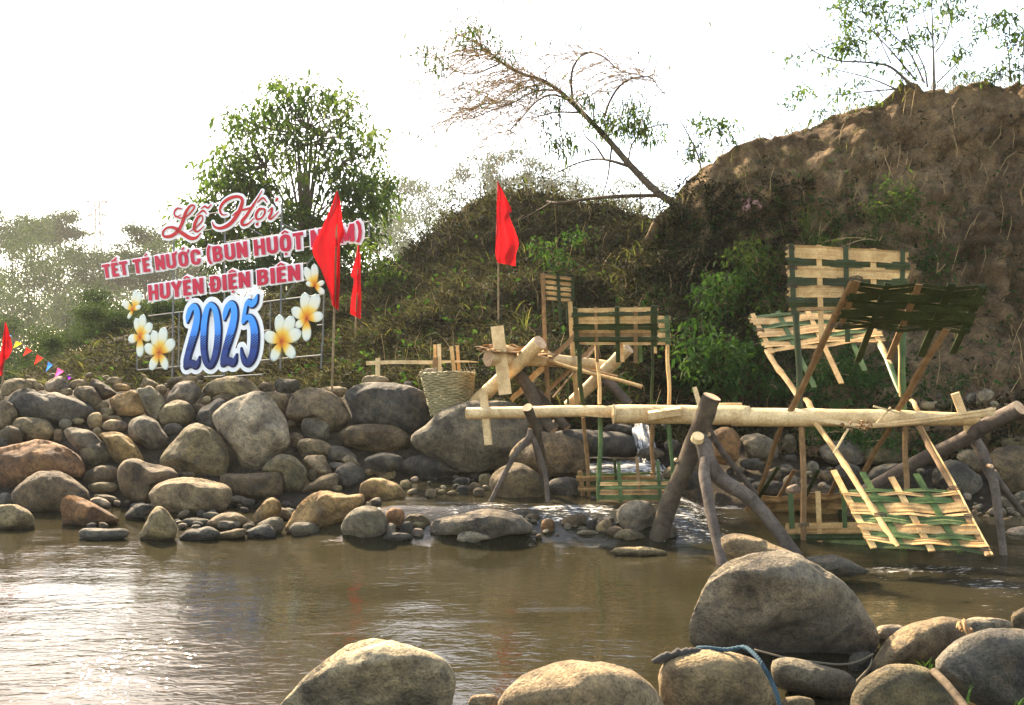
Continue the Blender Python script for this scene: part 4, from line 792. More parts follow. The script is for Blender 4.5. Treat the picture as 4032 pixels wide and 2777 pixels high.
for k in range(20):
    p = at('I', rg.choice([940, 1000, 1110, 1080]) + rg.uniform(-30, 30), 345 + rg.uniform(-20, 28), 7.05 + rg.uniform(-.05, .05)); q = p + Vector((rg.uniform(-.05, .05), rg.uniform(-.03, .03), rg.uniform(-.03, .03))); mb.tube([p, (p + q) / 2 + Vector((0, -.02, .01)), q], .007, 5)
mb.build('lashing', M['brownb'], wh)
for (c, x, y, Y) in (('I', 1770, 840, 6.2), ('I', 1890, 1055, 6.0), ('I', 2010, 1310, 5.85), ('I', 1200, 1045, 6.0), ('H', 520, 320, 7.3), ('H', 520, 460, 7.3), ('H', 270, 800, 8.2), ('H', 860, 770, 6.5), ('H', 1015, 405, 6.1), ('H', 500, 170, 7.3), ('I', 610, 1120, 7.0)):
    p = at(c, x, y, Y)
    mb = MB()
    for j in range(3): mb.tube([p + Vector((-.05, -.02, .012 * j)), p + Vector((0, -.045, .012 * j + .012)), p + Vector((.05, -.02, .012 * j))], .005, 5)
    mb.build('lashing', M['bark'], wh)
# small wheel on the same axle
PA, PB = plane(AX0, AXD, 12), plane(AX0, AXD, -14)
arm(PA, 'E', 1085, 815, 'E', 1125, 1360, .055, 'dgreen'); arm(PA, 'F', 1132, 330, 'F', 1188, 1040, .05, 'brownb'); arm(PA, 'E', 1748, 480, 'E', 1748, 1350, .035, 'dgreen'); arm(PA, 'F', 1748, 390, 'F', 1755, 885, .05, 'brownb')
arm(PB, 'E', 1250, 820, 'E', 1282, 1350, .045, 'split'); arm(PB, 'F', 1284, 330, 'F', 1276, 1085, .058, 'green'); arm(PB, 'E', 1888, 815, 'E', 1903, 1350, .045, 'split'); arm(PB, 'F', 1905, 390, 'F', 1945, 1085, .045, 'green')
woven(wh, quad(PA, 'E', (1045, 492), (1795, 480), (1790, 815), (1062, 812)), [(.02, -.03, 1.1, .05, 'dgreen'), (.27, -.03, 1.5, .03, 'brownb'), (.53, -.04, 1.5, .045, 'dgreen'), (.75, -.02, 1.5, .04, 'brownb'), (.97, -.05, 1.05, .06, 'dgreen')],
      rowsof([(.5, 0), (.6, 2), (.9, 0), (.8, 2), (.9, 3), (.7, 2), (.3, 0)]), TG, label='shaded top paddle of the small wheel', seed=9, nst=4)
woven(wh, quad(PB, 'E', (1230, 562), (1895, 556), (1908, 815), (1250, 815)), [(.03, 0, 1, .05, 'split'), (.35, 0, 1.6, .04, 'split'), (.6, 0, 1.6, .04, 'green'), (.8, 0, 1.3, .04, 'split'), (.98, 0, 1.02, .05, 'green')],
      rowsof([(.6, 0), (.5, 1), (.8, 0), (.7, 1), (.8, 0), (.6, 1), (.4, 0)]), TG, label='sunlit rear paddle of the small wheel', seed=10, nst=4)
woven(wh, quad(PB, 'F', (1262, 895), (1935, 885), (1950, 1090), (1272, 1088)), [(.02, -.2, 1, .05, 'green'), (.3, -.85, 1, .035, 'green'), (.55, -1, .7, .03, 'brownb'), (.82, -.85, 1, .035, 'green'), (.98, 0, 1, .04, 'green')],
      rowsof([(.35, 1), (.75, 0), (.8, 1), (1, 3), (1, 1), (.4, 3)]), TG, label='front bottom paddle of the small wheel', seed=11, nst=4)
woven(wh, quad(PA, 'F', (1085, 830), (1772, 822), (1780, 1030), (1110, 1030)), [(.03, -.1, 1, .05, 'brownb'), (.5, -.6, 1, .03, 'dgreen'), (.97, 0, 1, .04, 'brownb')],
      rowsof([(.4, 1), (.9, 3), (.9, 2), (.9, 3), (.8, 2)]), TG, label='rear bottom paddle of the small wheel', seed=12, nst=3, amp=.02)
mb = MB()
for k in range(9):
    p0 = at('F', 1085 + rg.uniform(0, 60), 300 + rg.uniform(-12, 12), 8.22); p1 = at('F', 1400 - rg.uniform(0, 90), 318 + rg.uniform(-14, 8), 8.14); mb.bar(p0, p1, .012, .005, Zv)
mb.build('bamboo_splints', M['split'], wh)

# --- trestles
tr = thing('trestle', 'thick leaning trunk and forked prop that carry the axle between the two wheels', 'trestle', at('G', 400, 1330, 7.6), 'trestles carrying the axles')
log('trunk', [at('G', 606, 222, 7.35), at('G', 560, 330, 7.4), at('G', 480, 560, 7.5), at('G', 390, 790, 7.5), at('G', 290, 1010, 7.48), at('G', 160, 1400, 7.45)], [.086, .09, .092, .09, .088, .09], M['bark'], tr, n=18, wob=.16)
log('forked_prop', [at('G', 470, 520, 7.3), at('G', 540, 600, 7.25), at('G', 590, 760, 7.2), at('G', 690, 880, 7.2), at('G', 900, 1020, 7.15), at('G', 1060, 1200, 7.1), at('G', 1280, 1490, 7.0)], [.045, .075, .075, .07, .065, .06, .058], M['greybark'], tr, n=14, wob=.12)
log('forked_prop', [at('G', 565, 690, 7.2), at('G', 545, 820, 7.1), at('G', 565, 960, 7.0), at('G', 600, 1160, 6.85), at('G', 650, 1370, 6.7), at('G', 700, 1600, 6.55)], [.05, .052, .05, .048, .048, .05], M['greybark'], tr, n=14, wob=.1)
log('strut', [at('G', 565, 455, 7.75), at('G', 660, 620, 7.85), at('G', 800, 800, 7.95), at('G', 950, 990, 8.1)], [.032, .032, .03, .028], M['greybark'], tr)
mb = MB(); p = at('G', 495, 548, 7.19); mb.tube([p + Vector((0, .03, -.02)), p + Vector((0, -.005, .02))], [.062, .055], 12); mb.build('cut_stub', M['sawn'], tr)
mb = MB(); p = at('G', 582, 520, 7.62); mb.tube([p + Vector((0, .05, 0)), p], [.022, .02], 10); p = at('G', 330, 725, 7.48); mb.tube([p + Vector((0, .05, 0)), p], [.02, .018], 10); mb.build('cut_stub', M['cut'], tr)
tl = thing('trestle', 'short dark post and slender forked prop under the left end of the axle', 'trestle', at('F', 600, 1090, 8.32), 'trestles carrying the axles')
log('trunk', [at('F', 630, 238, 8.17), at('F', 665, 330, 8.27), at('F', 735, 560, 8.47), at('F', 790, 880, 8.72)], [.055, .055, .05, .045], M['bark'], tl, wob=.12)
log('forked_prop', [at('F', 660, 432, 8.27), at('F', 640, 520, 8.27), at('F', 540, 640, 8.27), at('F', 460, 770, 8.27), at('F', 390, 900, 8.27), at('F', 285, 1110, 8.24)], [.028, .036, .03, .028, .026, .022], M['greybark'], tl, M['cut'], 12, .1)
log('forked_prop', [at('F', 660, 480, 8.30), at('F', 710, 580, 8.30), at('F', 765, 740, 8.28), at('F', 800, 890, 8.27), at('F', 818, 1120, 8.22)], [.034, .032, .028, .026, .024], M['greybark'], tl, M['cut'], 12, .1)
log('strut', [at('F', 690, 560, 8.62), at('F', 730, 740, 8.72), at('F', 775, 900, 8.82)], [.022, .022, .02], M['bark'], tl)
tg = thing('trestle', 'long diagonal log resting on a forked prop at the right end of the axle', 'trestle', at('I', 2160, 1340, 7.0), 'trestles carrying the axles')
log('diagonal_log', [at('I', 2285, 205, 6.7), at('I', 2050, 330, 6.95), at('I', 1800, 480, 7.25), at('I', 1500, 620, 7.6), at('I', 1180, 800, 8.0), at('I', 1060, 860, 8.2)], [.066, .066, .064, .062, .06, .06], M['greybark'], tg, M['cut'], 16, .1)
log('forked_prop', [at('I', 1930, 440, 7.25), at('I', 1985, 540, 7.2), at('I', 2040, 680, 7.15), at('I', 2085, 790, 7.12), at('I', 2118, 1000, 7.05), at('I', 2165, 1380, 6.95)], [.05, .05, .046, .04, .034, .03], M['greybark'], tg, M['cut'], 12, .12)
log('forked_prop', [at('I', 2075, 700, 7.2), at('I', 2140, 800, 7.2), at('I', 2230, 920, 7.25), at('I', 2350, 1060, 7.3)], [.036, .032, .03, .028], M['greybark'], tg, M['cut'], 12, .12)
mb = MB(); p = at('I', 2068, 660, 7.07); mb.tube([p + Vector((0, .05, 0)), p], [.02, .018], 10); mb.build('cut_stub', M['cut'], tg)

# --- the rear wheel
A2, B2 = at('E', 275, 940, 10.2), at('E', 1370, 1010, 11.6); a2 = (B2 - A2).normalized()
rw = thing('water_wheel', 'unfinished rear water wheel with one small raised paddle near the woven basket', 'water wheel', (A2 + B2) / 2)
log('axle_log', [A2, at('E', 560, 945, 10.55), at('E', 900, 960, 11.0), B2], [.105, .1, .09, .085], M['peeled'], rw)
mb = MB(); mb.bar(at('E', 358, 650, 10.25), at('E', 432, 1262, 10.25), .17, .06, Vector((1, 0, 0))); mb.build('peg', M['sawn'], rw)
mb = MB(); mb.bar(at('E', 400, 820, 10.5), at('E', 495, 1020, 10.45), .1, .05, Vector((1, 0, 0))); mb.build('peg', M['sawn'], rw)
P2 = plane((A2 + B2) / 2, a2, 4)
for (x0, y0, x1, y1, wd, m) in ((765, 185, 832, 1400, .075, 'brownb'), (1012, 430, 1088, 1400, .09, 'split'), (990, 1000, 995, 1350, .03, 'green'), (1250, 830, 860, 1290, .03, 'brownb')):
    pole('arm', onp(P2, 'E', x0, y0), onp(P2, 'E', x1, y1), wd, .025, a2, M[m], rw)
for (x0, y0, Y0, x1, y1, Y1, wd, m) in ((1060, 735, 10.6, 850, 940, 10.75, .07, 'brownb'), (800, 1000, 10.9, 630, 1160, 11.0, .09, 'split'), (610, 1200, 11.0, 490, 1315, 11.1, .08, 'split'), (1235, 825, 10.7, 1110, 940, 10.9, .06, 'brownb'), (1030, 1030, 11.0, 760, 1295, 11.3, .06, 'brownb'), (810, 962, 10.75, 1660, 1195, 10.6, .055, 'split'), (860, 985, 10.8, 1440, 1100, 10.8, .04, 'brownb')):
    pole('arm', at('E', x0, y0, Y0), at('E', x1, y1, Y1), wd, .03, Zv, M[m], rw)
woven(rw, quad(P2, 'E', (760, 180), (1048, 212), (1045, 432), (785, 408)), [(.02, -.02, 1.05, .06, 'brownb'), (.28, 0, 1.8, .02, 'dgreen'), (.5, 0, 1.9, .05, 'dgreen'), (.75, 0, 1.9, .02, 'dgreen'), (.97, 0, 1, .05, 'dgreen')],
      rowsof([(1, 3), (.8, 2), (1, 3), (.7, 2), (1, 0), (.7, 2), (1, 0), (.7, 2), (.8, 3)]), TG, label='small raised dark paddle', seed=20, nst=2, amp=.02)
woven(rw, [at('E', 400, 812, 11.1), at('E', 760, 862, 11.3), at('E', 870, 925, 10.4), at('E', 160, 848, 10.0)], [(.05, -.05, 1.05, .05, 'brownb'), (.3, -.05, 1.05, .05, 'split'), (.6, -.05, 1.05, .05, 'split'), (.95, -.05, 1.05, .05, 'split')],
      rowsof([(1, 0), (.8, 3), (1, 0), (.8, 3), (1, 0), (.6, 3)]), TG, label='flat lying paddle', seed=21, nst=3, amp=.03)
for (pts, rad, m, lab, nm) in (([('E', 745, 792, 10.1), ('E', 510, 1020, 10.45), ('E', 150, 1345, 10.9)], [.1, .1, .095], 'peeled', 'peeled log leaning up to the right beneath the rear axle end', 'leaning_log'),
        ([('E', 1540, 845, 11.0), ('E', 1280, 1100, 11.3), ('E', 1000, 1365, 11.6)], [.09, .09, .09], 'peeled', 'peeled log leaning up to the right behind the small wheel', 'leaning_log'),
        ([('E', 548, 1080, 10.7), ('E', 660, 1230, 10.6), ('F', 760, 320, 10.4), ('F', 860, 455, 10.3)], [.085, .085, .08, .075], 'bark', 'dark log sloping down to the right under the rear axle', 'leaning_log'),
        ([('E', 640, 1185, 10.9), ('E', 790, 1330, 10.8), ('F', 985, 430, 10.6)], [.065, .06, .06], 'bark', 'thinner dark log lying behind the dark sloping one', 'leaning_log'),
        ([('E', 1320, 1110, 11.2), ('E', 1430, 1220, 11.1), ('E', 1545, 1350, 11.0)], [.07, .065, .06], 'greybark', 'grey log crossing behind the posts of the small wheel', 'leaning_log')):
    o = log(nm, [at(*p) for p in pts], rad, M[m], None, wob=.1); tag(o, lab, 'log', 'logs propping the rear wheel')

# --- woven basket of stones with posts and beam
bk = thing('basket', 'woven wicker basket full of stones standing behind the boulders', 'basket', at('T', 1405, 1240, 11.0))
top, bot = at('T', 1402, 655, 11.0), at('T', 1450, 1290, 11.0); mb = MB(); rg = random.Random(9)
for i in range(25):
    f = i / 24; cpt = bot.lerp(top, f); r = .27 + .105 * f; pts = []
    for j in range(97):
        a = 2 * math.pi * j / 96; rr = r + .013 * math.cos(13 * a + math.pi * i) + .004 * rg.uniform(-1, 1); pts.append(cpt + Vector((rr * math.cos(a), rr * math.sin(a), .008 * math.sin(3 * a + i) + .006 * rg.uniform(-1, 1))))
    mb.tube(pts, .0165, 6, cap=0)
mb.build('weave', M['wicker'], bk, smooth=True); mb = MB()
for j in range(26):
    a = 2 * math.pi * j / 26; mb.tube([bot + Vector((.27 * math.cos(a), .27 * math.sin(a), 0)), top + Vector((.385 * math.cos(a), .385 * math.sin(a), rg.uniform(.0, .07)))], .009, 5)
mb.build('stakes', M['wicker'], bk)
rock('T', [(1010, 640), (1060, 590), (1150, 575), (1210, 600), (1280, 650), (1200, 720), (1080, 720)], 'pale', 'pale stone heaped at the left inside the woven basket', Y=10.85, cat='stone', group='stones in the basket')
rock('T', ell(1450, 690, 150, 50), 'tan', 'tan stone lying in the middle of the woven basket', Y=10.95, cat='stone', group='stones in the basket')
rock('T', ell(1640, 680, 110, 42), 'pink', 'pinkish stone at the right inside the woven basket', Y=10.95, cat='stone', group='stones in the basket')
for (x0, y0, x1, y1, wd, dy, m, lab) in ((1207, 222, 1212, 700, .042, .02, 'split', 'tan wooden post standing at the back left of the basket'), (1268, 215, 1285, 700, .05, -.07, 'sawn', 'pale wooden post standing at the front left of the basket'), (1455, 250, 1510, 700, .052, -.03, 'split', 'reddish wooden post leaning in the middle of the basket'),
        (1548, 235, 1580, 700, .046, .05, 'split', 'wooden post standing furthest right in the basket'), (1218, 415, 1205, 700, .075, -.1, 'brownb', 'short dark board standing in the left of the basket')):
    mb = MB(); mb.bar(at('T', x0, y0, 11.0 + dy), at('T', x1, y1, 11.0 + dy), wd, .045, (1, 0, 0)); o = mb.build('wooden_post', M[m]); tag(o, lab, 'post', 'posts in the basket')
bm_ = thing('wooden_beam', 'pale hewn beam with a pointed right end lying across the basket posts', 'beam', at('T', 1000, 490, 10.98))
mb = MB(); k = cr([(*at('T', x, y, 10.97), r) for x, y, r in ((165, 505, .04), (600, 488, .037), (1180, 492, .036), (1420, 480, .024), (1700, 478, .018), (1860, 488, .006))], 5); mb.tube([q[:3] for q in k], [q[3] for q in k], 4); mb.build('bar', M['sawn'], bm_)
mb = MB(); mb.bar(at('T', 340, 425, 10.95), at('T', 338, 700, 10.95), .062, .05, (1, 0, 0)); mb.build('peg', M['sawn'], bm_)

# --- rope, strap, dry stick, bamboo sheath and weeds on the near bank
def ropelike(name, pts, rad, mat, label, cat):
    mb = MB(); k = cr(pts, 10); K = [Vector(p) for p in k]
    for s in range(3):
        q = []
        for i, p in enumerate(K):
            t = (K[min(i + 1, len(K) - 1)] - K[max(i - 1, 0)]).normalized(); u = t.orthogonal().normalized(); v = t.cross(u); a = i * .9 + s * 2.094; q.append(p + (u * math.cos(a) + v * math.sin(a)) * rad * .55)
        mb.tube(q, rad * .62, 6)
    return tag(mb.build(name, mat, None, smooth=True), label, cat)
M['rope'] = flat('blue_rope', (.035, .06, .075), .9, 0, 0, .35); M['strap'] = flat('pale_strap', (.14, .115, .075), .8, 0, 0, .2); M['cloth'] = flat('dark_cloth', (.05, .045, .04), .9, 0, 0, .4); M['pinkcloth'] = flat('faded_cloth', (.3, .17, .15), .9, 0, 0, .35)
ropelike('rope', [tuple(at('P', x, y, Y)) for x, y, Y in ((235, 895, 3.58), (300, 893, 3.56), (420, 905, 3.54), (530, 888, 3.5), (590, 925, 3.42), (640, 985, 3.34), (690, 1070, 3.3), (735, 1170, 3.27), (760, 1260, 3.25), (775, 1330, 3.25))], .0095, M['rope'], 'faded blue rope draped over the tan boulder on the near bank', 'rope')
mb = MB(); k = cr([tuple(at('P', x, y, Y)) for x, y, Y in ((600, 905, 3.9), (800, 955, 3.95), (1000, 985, 4.0), (1150, 998, 4.02), (1260, 980, 4.05), (1360, 930, 4.05))], 6); mb.strip(k, Vector((0, .003, .004)), Vector((0, -1, 0)), .003); tag(mb.build('strap', M['strap'], None, smooth=True), 'thin pale strap hanging under the biggest near boulder', 'strap')
mb = MB(); k = cr([tuple(at('P', x, y, Y)) for x, y, Y in ((1250, 1110, 3.62), (1290, 1070, 3.7), (1335, 1015, 3.85), (1350, 970, 3.95))], 6); mb.strip(k, Vector((0, .004, .006)), Vector((0, -1, 0)), .004); tag(mb.build('cord', M['strap'], None, smooth=True), 'short beige cord rising between the oval stone and sheath boulder', 'cord')
o = log('dry_stick', [at('P', 1745, 1045, 3.45), at('P', 1830, 1130, 3.3), at('P', 1960, 1290, 3.12)], [.018, .017, .016], M['bark'], None); tag(o, 'dry stick lying between the two boulders at lower right', 'stick')
mb = MB(); k = cr([tuple(at('P', x, y, Y)) for x, y, Y in ((1885, 765, 3.84), (1910, 745, 3.8), (1950, 780, 3.76), (1985, 820, 3.74))], 8)
for j, (dz, rr) in enumerate(((0, .02), (.012, .014), (-.014, .012))): mb.strip([Vector(p) + Vector((.01 * j, 0, dz + .01 * math.sin(i * .6 + j))) for i, p in enumerate(k)], [Vector((.003, .006, rr * math.sin(math.pi * (i + 2) / (len(k) + 3)))) for i in range(len(k))], Vector((0, -1, .2)).normalized(), .002)
tag(mb.build('bamboo_sheath', M['brownb'], None, smooth=True), 'dry curled bamboo sheath lying on the brown tan boulder', 'sheath')
mb = MB(); rg = random.Random(4)
for q in range(16):
    x, y = 10 + q * 14, 945 - q * 3 + rg.uniform(-8, 8); p = at('P', x, y + 12, 3.56); mb.tube([p + Vector((-.04, 0, -.02)), p + Vector((0, -.02, .012 + rg.uniform(0, .01))), p + Vector((.04, .01, -.006))], .012, 7, wob=.4)
tag(mb.build('rag', M['cloth'], None, smooth=True), 'dark crumpled rag behind the top of the roped boulder', 'rag')
mb = MB()
for (x0, y0, x1, y1, x2, y2) in ((345, 1245, 372, 1290, 360, 1335), (365, 1290, 395, 1250, 415, 1240), (395, 1245, 400, 1285, 375, 1325), (420, 1270, 450, 1285, 480, 1320), (425, 1265, 460, 1270, 470, 1310)):
    h = hit('L', x1, y1); Y = h.y - .12; k = cr([tuple(at('L', x, y, Y + .03 * math.sin(x))) for x, y in ((x0, y0), (x1, y1), (x2, y2))], 6); mb.strip(k, [Vector((.035 * math.sin(i * .5 + .5), .02, .02)) for i in range(len(k))], Vector((.2, -1, .3)).normalized(), .004)
tag(mb.build('torn_cloth', M['pinkcloth'], None, smooth=True), 'torn pinkish cloth caught on the earth slope below the leaning tree', 'cloth')
# ------------------------------------------------------------------ the festival sign
SP = at('V', 530, 700, 13.5); SD = Vector((.9, -.436, 0)).normalized(); SN = SD.cross(Zv).normalized()   # SN towards the viewer
if SN.y > 0: SN = -SN
def sg(c, x, y):
    p = on_plane(c, x, y, SP, SN); return ((p - SP).dot(SD), p.z)
def sw(s, z, d=0): return Vector((SP.x, SP.y, 0)) + SD * s + Zv * z + SN * d
sign = thing('festival_sign', 'large festival sign of red and blue letters and flowers on a steel frame', 'sign', sw(0, 1.4))
def ribbon(mb, pts, d, m=0, th=.02, round_=True, close=False, n=7):
    """pts: (s,z,width) in the sign plane -> flat stroke with thickness"""
    k = cr(pts, n, close); K = len(k)
    if close: k = k + [k[0]]; K += 1
    L = []; Rr = []
    for i in range(K):
        a, b = k[max(i - 1, 0)], k[min(i + 1, K - 1)]
        if close and i in (0, K - 1): a, b = k[-2], k[1]
        dx, dz = b[0] - a[0], b[1] - a[1]; l = math.hypot(dx, dz) or 1; nx, nz = -dz / l, dx / l; wd = max(.002, k[i][2]) / 2
        L.append((k[i][0] + nx * wd, k[i][1] + nz * wd)); Rr.append((k[i][0] - nx * wd, k[i][1] - nz * wd))
    vs = [sw(*p, d) for p in L] + [sw(*p, d) for p in Rr] + [sw(*p, d - th) for p in L] + [sw(*p, d - th) for p in Rr]; fs = []
    for i in range(K - 1):
        fs += [(i, i + 1, K + i + 1, K + i), (2 * K + i + 1, 2 * K + i, 3 * K + i, 3 * K + i + 1), (i + 1, i, 2 * K + i, 2 * K + i + 1), (K + i, K + i + 1, 3 * K + i + 1, 3 * K + i)]
    fs += [(0, K, 3 * K, 2 * K), (K - 1, 3 * K - 1, 4 * K - 1, 2 * K - 1)]
    mb.add(vs, fs, m)
    if round_ and not close:
        for (s, z, wd) in (k[0], k[-1]): disc(mb, s, z, wd / 2, d + .0007, m, th)
def disc(mb, s, z, r, d, m=0, th=.02, n=18):
    vs = [sw(s + r * math.cos(2 * math.pi * j / n), z + r * math.sin(2 * math.pi * j / n), d) for j in range(n)] + [sw(s + r * math.cos(2 * math.pi * j / n), z + r * math.sin(2 * math.pi * j / n), d - th) for j in range(n)]
    mb.add(vs, [tuple(range(n))] + [(j, n + j, n + (j + 1) % n, (j + 1) % n) for j in range(n)], m)
PXS = 13.6 / FPX / .9          # metres in the sign plane per photo pixel
def strokes(c, specs, wk=1.0):
    out = []
    for pts in specs:
        out.append([(*sg(c, p[0], p[1]), p[2] / CROPS[c][2] * PXS * wk) for p in pts])
    return out
# frame of steel tubes
mb = MB()
for (c, x0, y0, x1, y1, r) in (('A', 1348, 470, 1335, 1600, .022), ('A', 1390, 1060, 1382, 1490, .014), ('A', 1750, 285, 1742, 1600, .022), ('B', 600, 200, 590, 1500, .022), ('B', 512, 975, 505, 1420, .014), ('B', 932, 920, 922, 1310, .018), ('B', 918, 1300, 910, 1500, .018),
        ('A', 1060, 1300, 1058, 1512, .016), ('A', 1058, 1512, 1440, 1478, .016), ('A', 1150, 1085, 1440, 1050, .016), ('B', 440, 978, 935, 915, .018), ('B', 430, 1436, 918, 1393, .018), ('B', 450, 1202, 515, 1195, .014), ('B', 880, 1158, 935, 1152, .014),
        ('A', 1340, 1578, 1750, 1556, .016), ('B', 150, 1566, 450, 1545, .016), ('A', 830, 668, 1350, 590, .012), ('A', 1350, 590, 1750, 530, .012), ('B', 150, 505, 1290, 340, .012), ('A', 850, 780, 1750, 640, .012), ('B', 150, 640, 1290, 468, .012), ('B', 1290, 340, 1290, 470, .016),
        ('A', 1180, 850, 1750, 772, .012), ('B', 150, 770, 800, 668, .012), ('A', 1200, 950, 1750, 890, .012), ('B', 150, 890, 810, 800, .012), ('B', 615, 950, 700, 830, .014), ('B', 800, 680, 870, 590, .014), ('B', 610, 360, 850, 460, .012), ('B', 310, 370, 450, 450, .012), ('A', 1300, 330, 1750, 260, .012), ('A', 1360, 460, 1750, 380, .012), ('B', 150, 380, 600, 310, .012), ('B', 380, 720, 378, 850, .012), ('B', 800, 660, 800, 810, .014)):
    mb.tube([sw(*sg(c, x0, y0), -.05), sw(*sg(c, x1, y1), -.05)], r * .8, 6)
mb.build('frame', M['steel'], sign)
# text rows: heavy condensed capitals built from flat strokes
def ell_(cx, cy, rx, ry, n=12): return [(cx + rx * math.copysign(abs(math.cos(a)) ** .7, math.cos(a)), cy + ry * math.copysign(abs(math.sin(a)) ** .7, math.sin(a))) for a in [2 * math.pi * k / n for k in range(n + 1)]]
GL = {'T': (.52, [([(0, .9), (.52, .9)], .2), ([(.26, 0), (.26, .95)], .21)]), 'E': (.44, [([(.105, 0), (.105, 1)], .21), ([(.1, .9), (.44, .9)], .2), ([(.1, .1), (.44, .1)], .2), ([(.1, .505), (.4, .505)], .18)]),
  'N': (.58, [([(.1, 0), (.1, 1)], .2), ([(.48, 0), (.48, 1)], .2), ([(.09, .98), (.49, .02)], .2)]), 'H': (.58, [([(.1, 0), (.1, 1)], .2), ([(.48, 0), (.48, 1)], .2), ([(.1, .51), (.48, .51)], .19)]),
  'U': (.58, [([(.1, 1), (.1, .3), (.13, .17), (.2, .105), (.29, .09), (.38, .105), (.45, .17), (.48, .3), (.48, 1)], .2)]), 'C': (.56, [([(.47, .64), (.46, .78), (.4, .88), (.29, .91), (.18, .88), (.11, .77), (.1, .6), (.1, .4), (.11, .23), (.18, .12), (.29, .09), (.4, .12), (.46, .22), (.47, .37)], .2)]),
  'O': (.58, [(ell_(.29, .5, .19, .41), .2)]), 'B': (.57, [([(.105, 0), (.105, 1)], .21), ([(.1, .905), (.3, .905), (.41, .86), (.44, .74), (.41, .61), (.3, .525), (.1, .525)], .19), ([(.1, .525), (.32, .525), (.43, .46), (.465, .31), (.43, .17), (.32, .095), (.1, .095)], .19)]),
  'D': (.58, [([(.12, 0), (.12, 1)], .21), ([(.1, .905), (.3, .905), (.42, .84), (.475, .68), (.475, .32), (.42, .16), (.3, .095), (.1, .095)], .2), ([(-.06, .5), (.3, .5)], .14)]), 'I': (.21, [([(.105, 0), (.105, 1)], .21)]),
  'Y': (.56, [([(.06, 1), (.28, .45)], .2), ([(.5, 1), (.28, .45)], .2), ([(.28, .52), (.28, 0)], .21)]), 'A': (.58, [([(.08, 0), (.28, 1)], .19), ([(.5, 0), (.3, 1)], .19), ([(.15, .25), (.43, .25)], .15)]),
  'M': (.74, [([(.1, 0), (.1, 1)], .2), ([(.64, 0), (.64, 1)], .2), ([(.11, .98), (.37, .1)], .19), ([(.63, .98), (.37, .1)], .19)]), '(': (.26, [([(.23, 1.1), (.13, .88), (.09, .5), (.13, .12), (.23, -.1)], .15)]), ')': (.26, [([(.03, 1.1), (.13, .88), (.17, .5), (.13, .12), (.03, -.1)], .15)])}
def glyph(ch):
    """base letter plus its Vietnamese marks"""
    tab = {'Ế': 'E^/', 'É': 'E/', 'Ư': 'U+', 'Ớ': 'O+/', 'Ộ': 'O^.', 'Ặ': 'A~.', 'Ệ': 'E^.', 'Ê': 'E^', 'Đ': 'D'}; k = tab.get(ch, ch); w_, st = GL[k[0]]; st = list(st); c = w_ / 2
    if k == 'D' and ch != 'Đ': st = st[:2]
    for m in k[1:]:
        if m == '^': st.append(([(c - .17, 1.09), (c, 1.21), (c + .17, 1.09)], .1))
        if m == '/': st.append(([(c + .06, 1.2), (c + .2, 1.36)] if '^' in k else [(c - .03, 1.1), (c + .12, 1.27)], .1))
        if m == '.': st.append(([(c - .07, -.17), (c + .07, -.17)], .14))
        if m == '+': st.append(([(w_ - .06, .88), (w_ + .05, .93), (w_ + .08, 1.08)], .1))
        if m == '~': st.append(([(c - .15, 1.22), (c - .07, 1.12), (c + .07, 1.12), (c + .15, 1.22)], .09))
    return w_, st
def flat_stroke(mb, pts, wd, fn, d, th, grow=0.0):
    """mitred flat stroke in letter space, mapped to the sign by fn"""
    closed = math.hypot(pts[0][0] - pts[-1][0], pts[0][1] - pts[-1][1]) < 1e-6; P = [np.array(p, float) for p in (pts[:-1] if closed else pts)]; K = len(P); L = []; Rr = []; h = wd / 2 + grow
    if not closed:
        a = P[0] - P[1]; P[0] = P[0] + a / np.linalg.norm(a) * grow; a = P[-1] - P[-2]; P[-1] = P[-1] + a / np.linalg.norm(a) * grow
    for i in range(K):
        a = P[i - 1] if (closed or i) else None; b = P[(i + 1) % K] if (closed or i < K - 1) else None; n = []
        if a is not None: t = (P[i] - a) / np.linalg.norm(P[i] - a); n.append(np.array([-t[1], t[0]]))
        if b is not None: t = (b - P[i]) / np.linalg.norm(b - P[i]); n.append(np.array([-t[1], t[0]]))
        m = sum(n); m = m / np.linalg.norm(m); m = m * min(1.6, 1 / max(.4, float(m @ n[0]))); L.append(P[i] + m * h); Rr.append(P[i] - m * h)
    if closed: L.append(L[0]); Rr.append(Rr[0]); K += 1
    vs = [fn(*p, d) for p in L] + [fn(*p, d) for p in Rr] + [fn(*p, d - th) for p in L] + [fn(*p, d - th) for p in Rr]; fs = []
    for i in range(K - 1): fs += [(i, i + 1, K + i + 1, K + i), (2 * K + i + 1, 2 * K + i, 3 * K + i, 3 * K + i + 1), (i + 1, i, 2 * K + i, 2 * K + i + 1), (K + i, K + i + 1, 3 * K + i + 1, 3 * K + i)]
    if not closed: fs += [(0, K, 3 * K, 2 * K), (K - 1, 3 * K - 1, 4 * K - 1, 2 * K - 1)]
    mb.add(vs, fs)
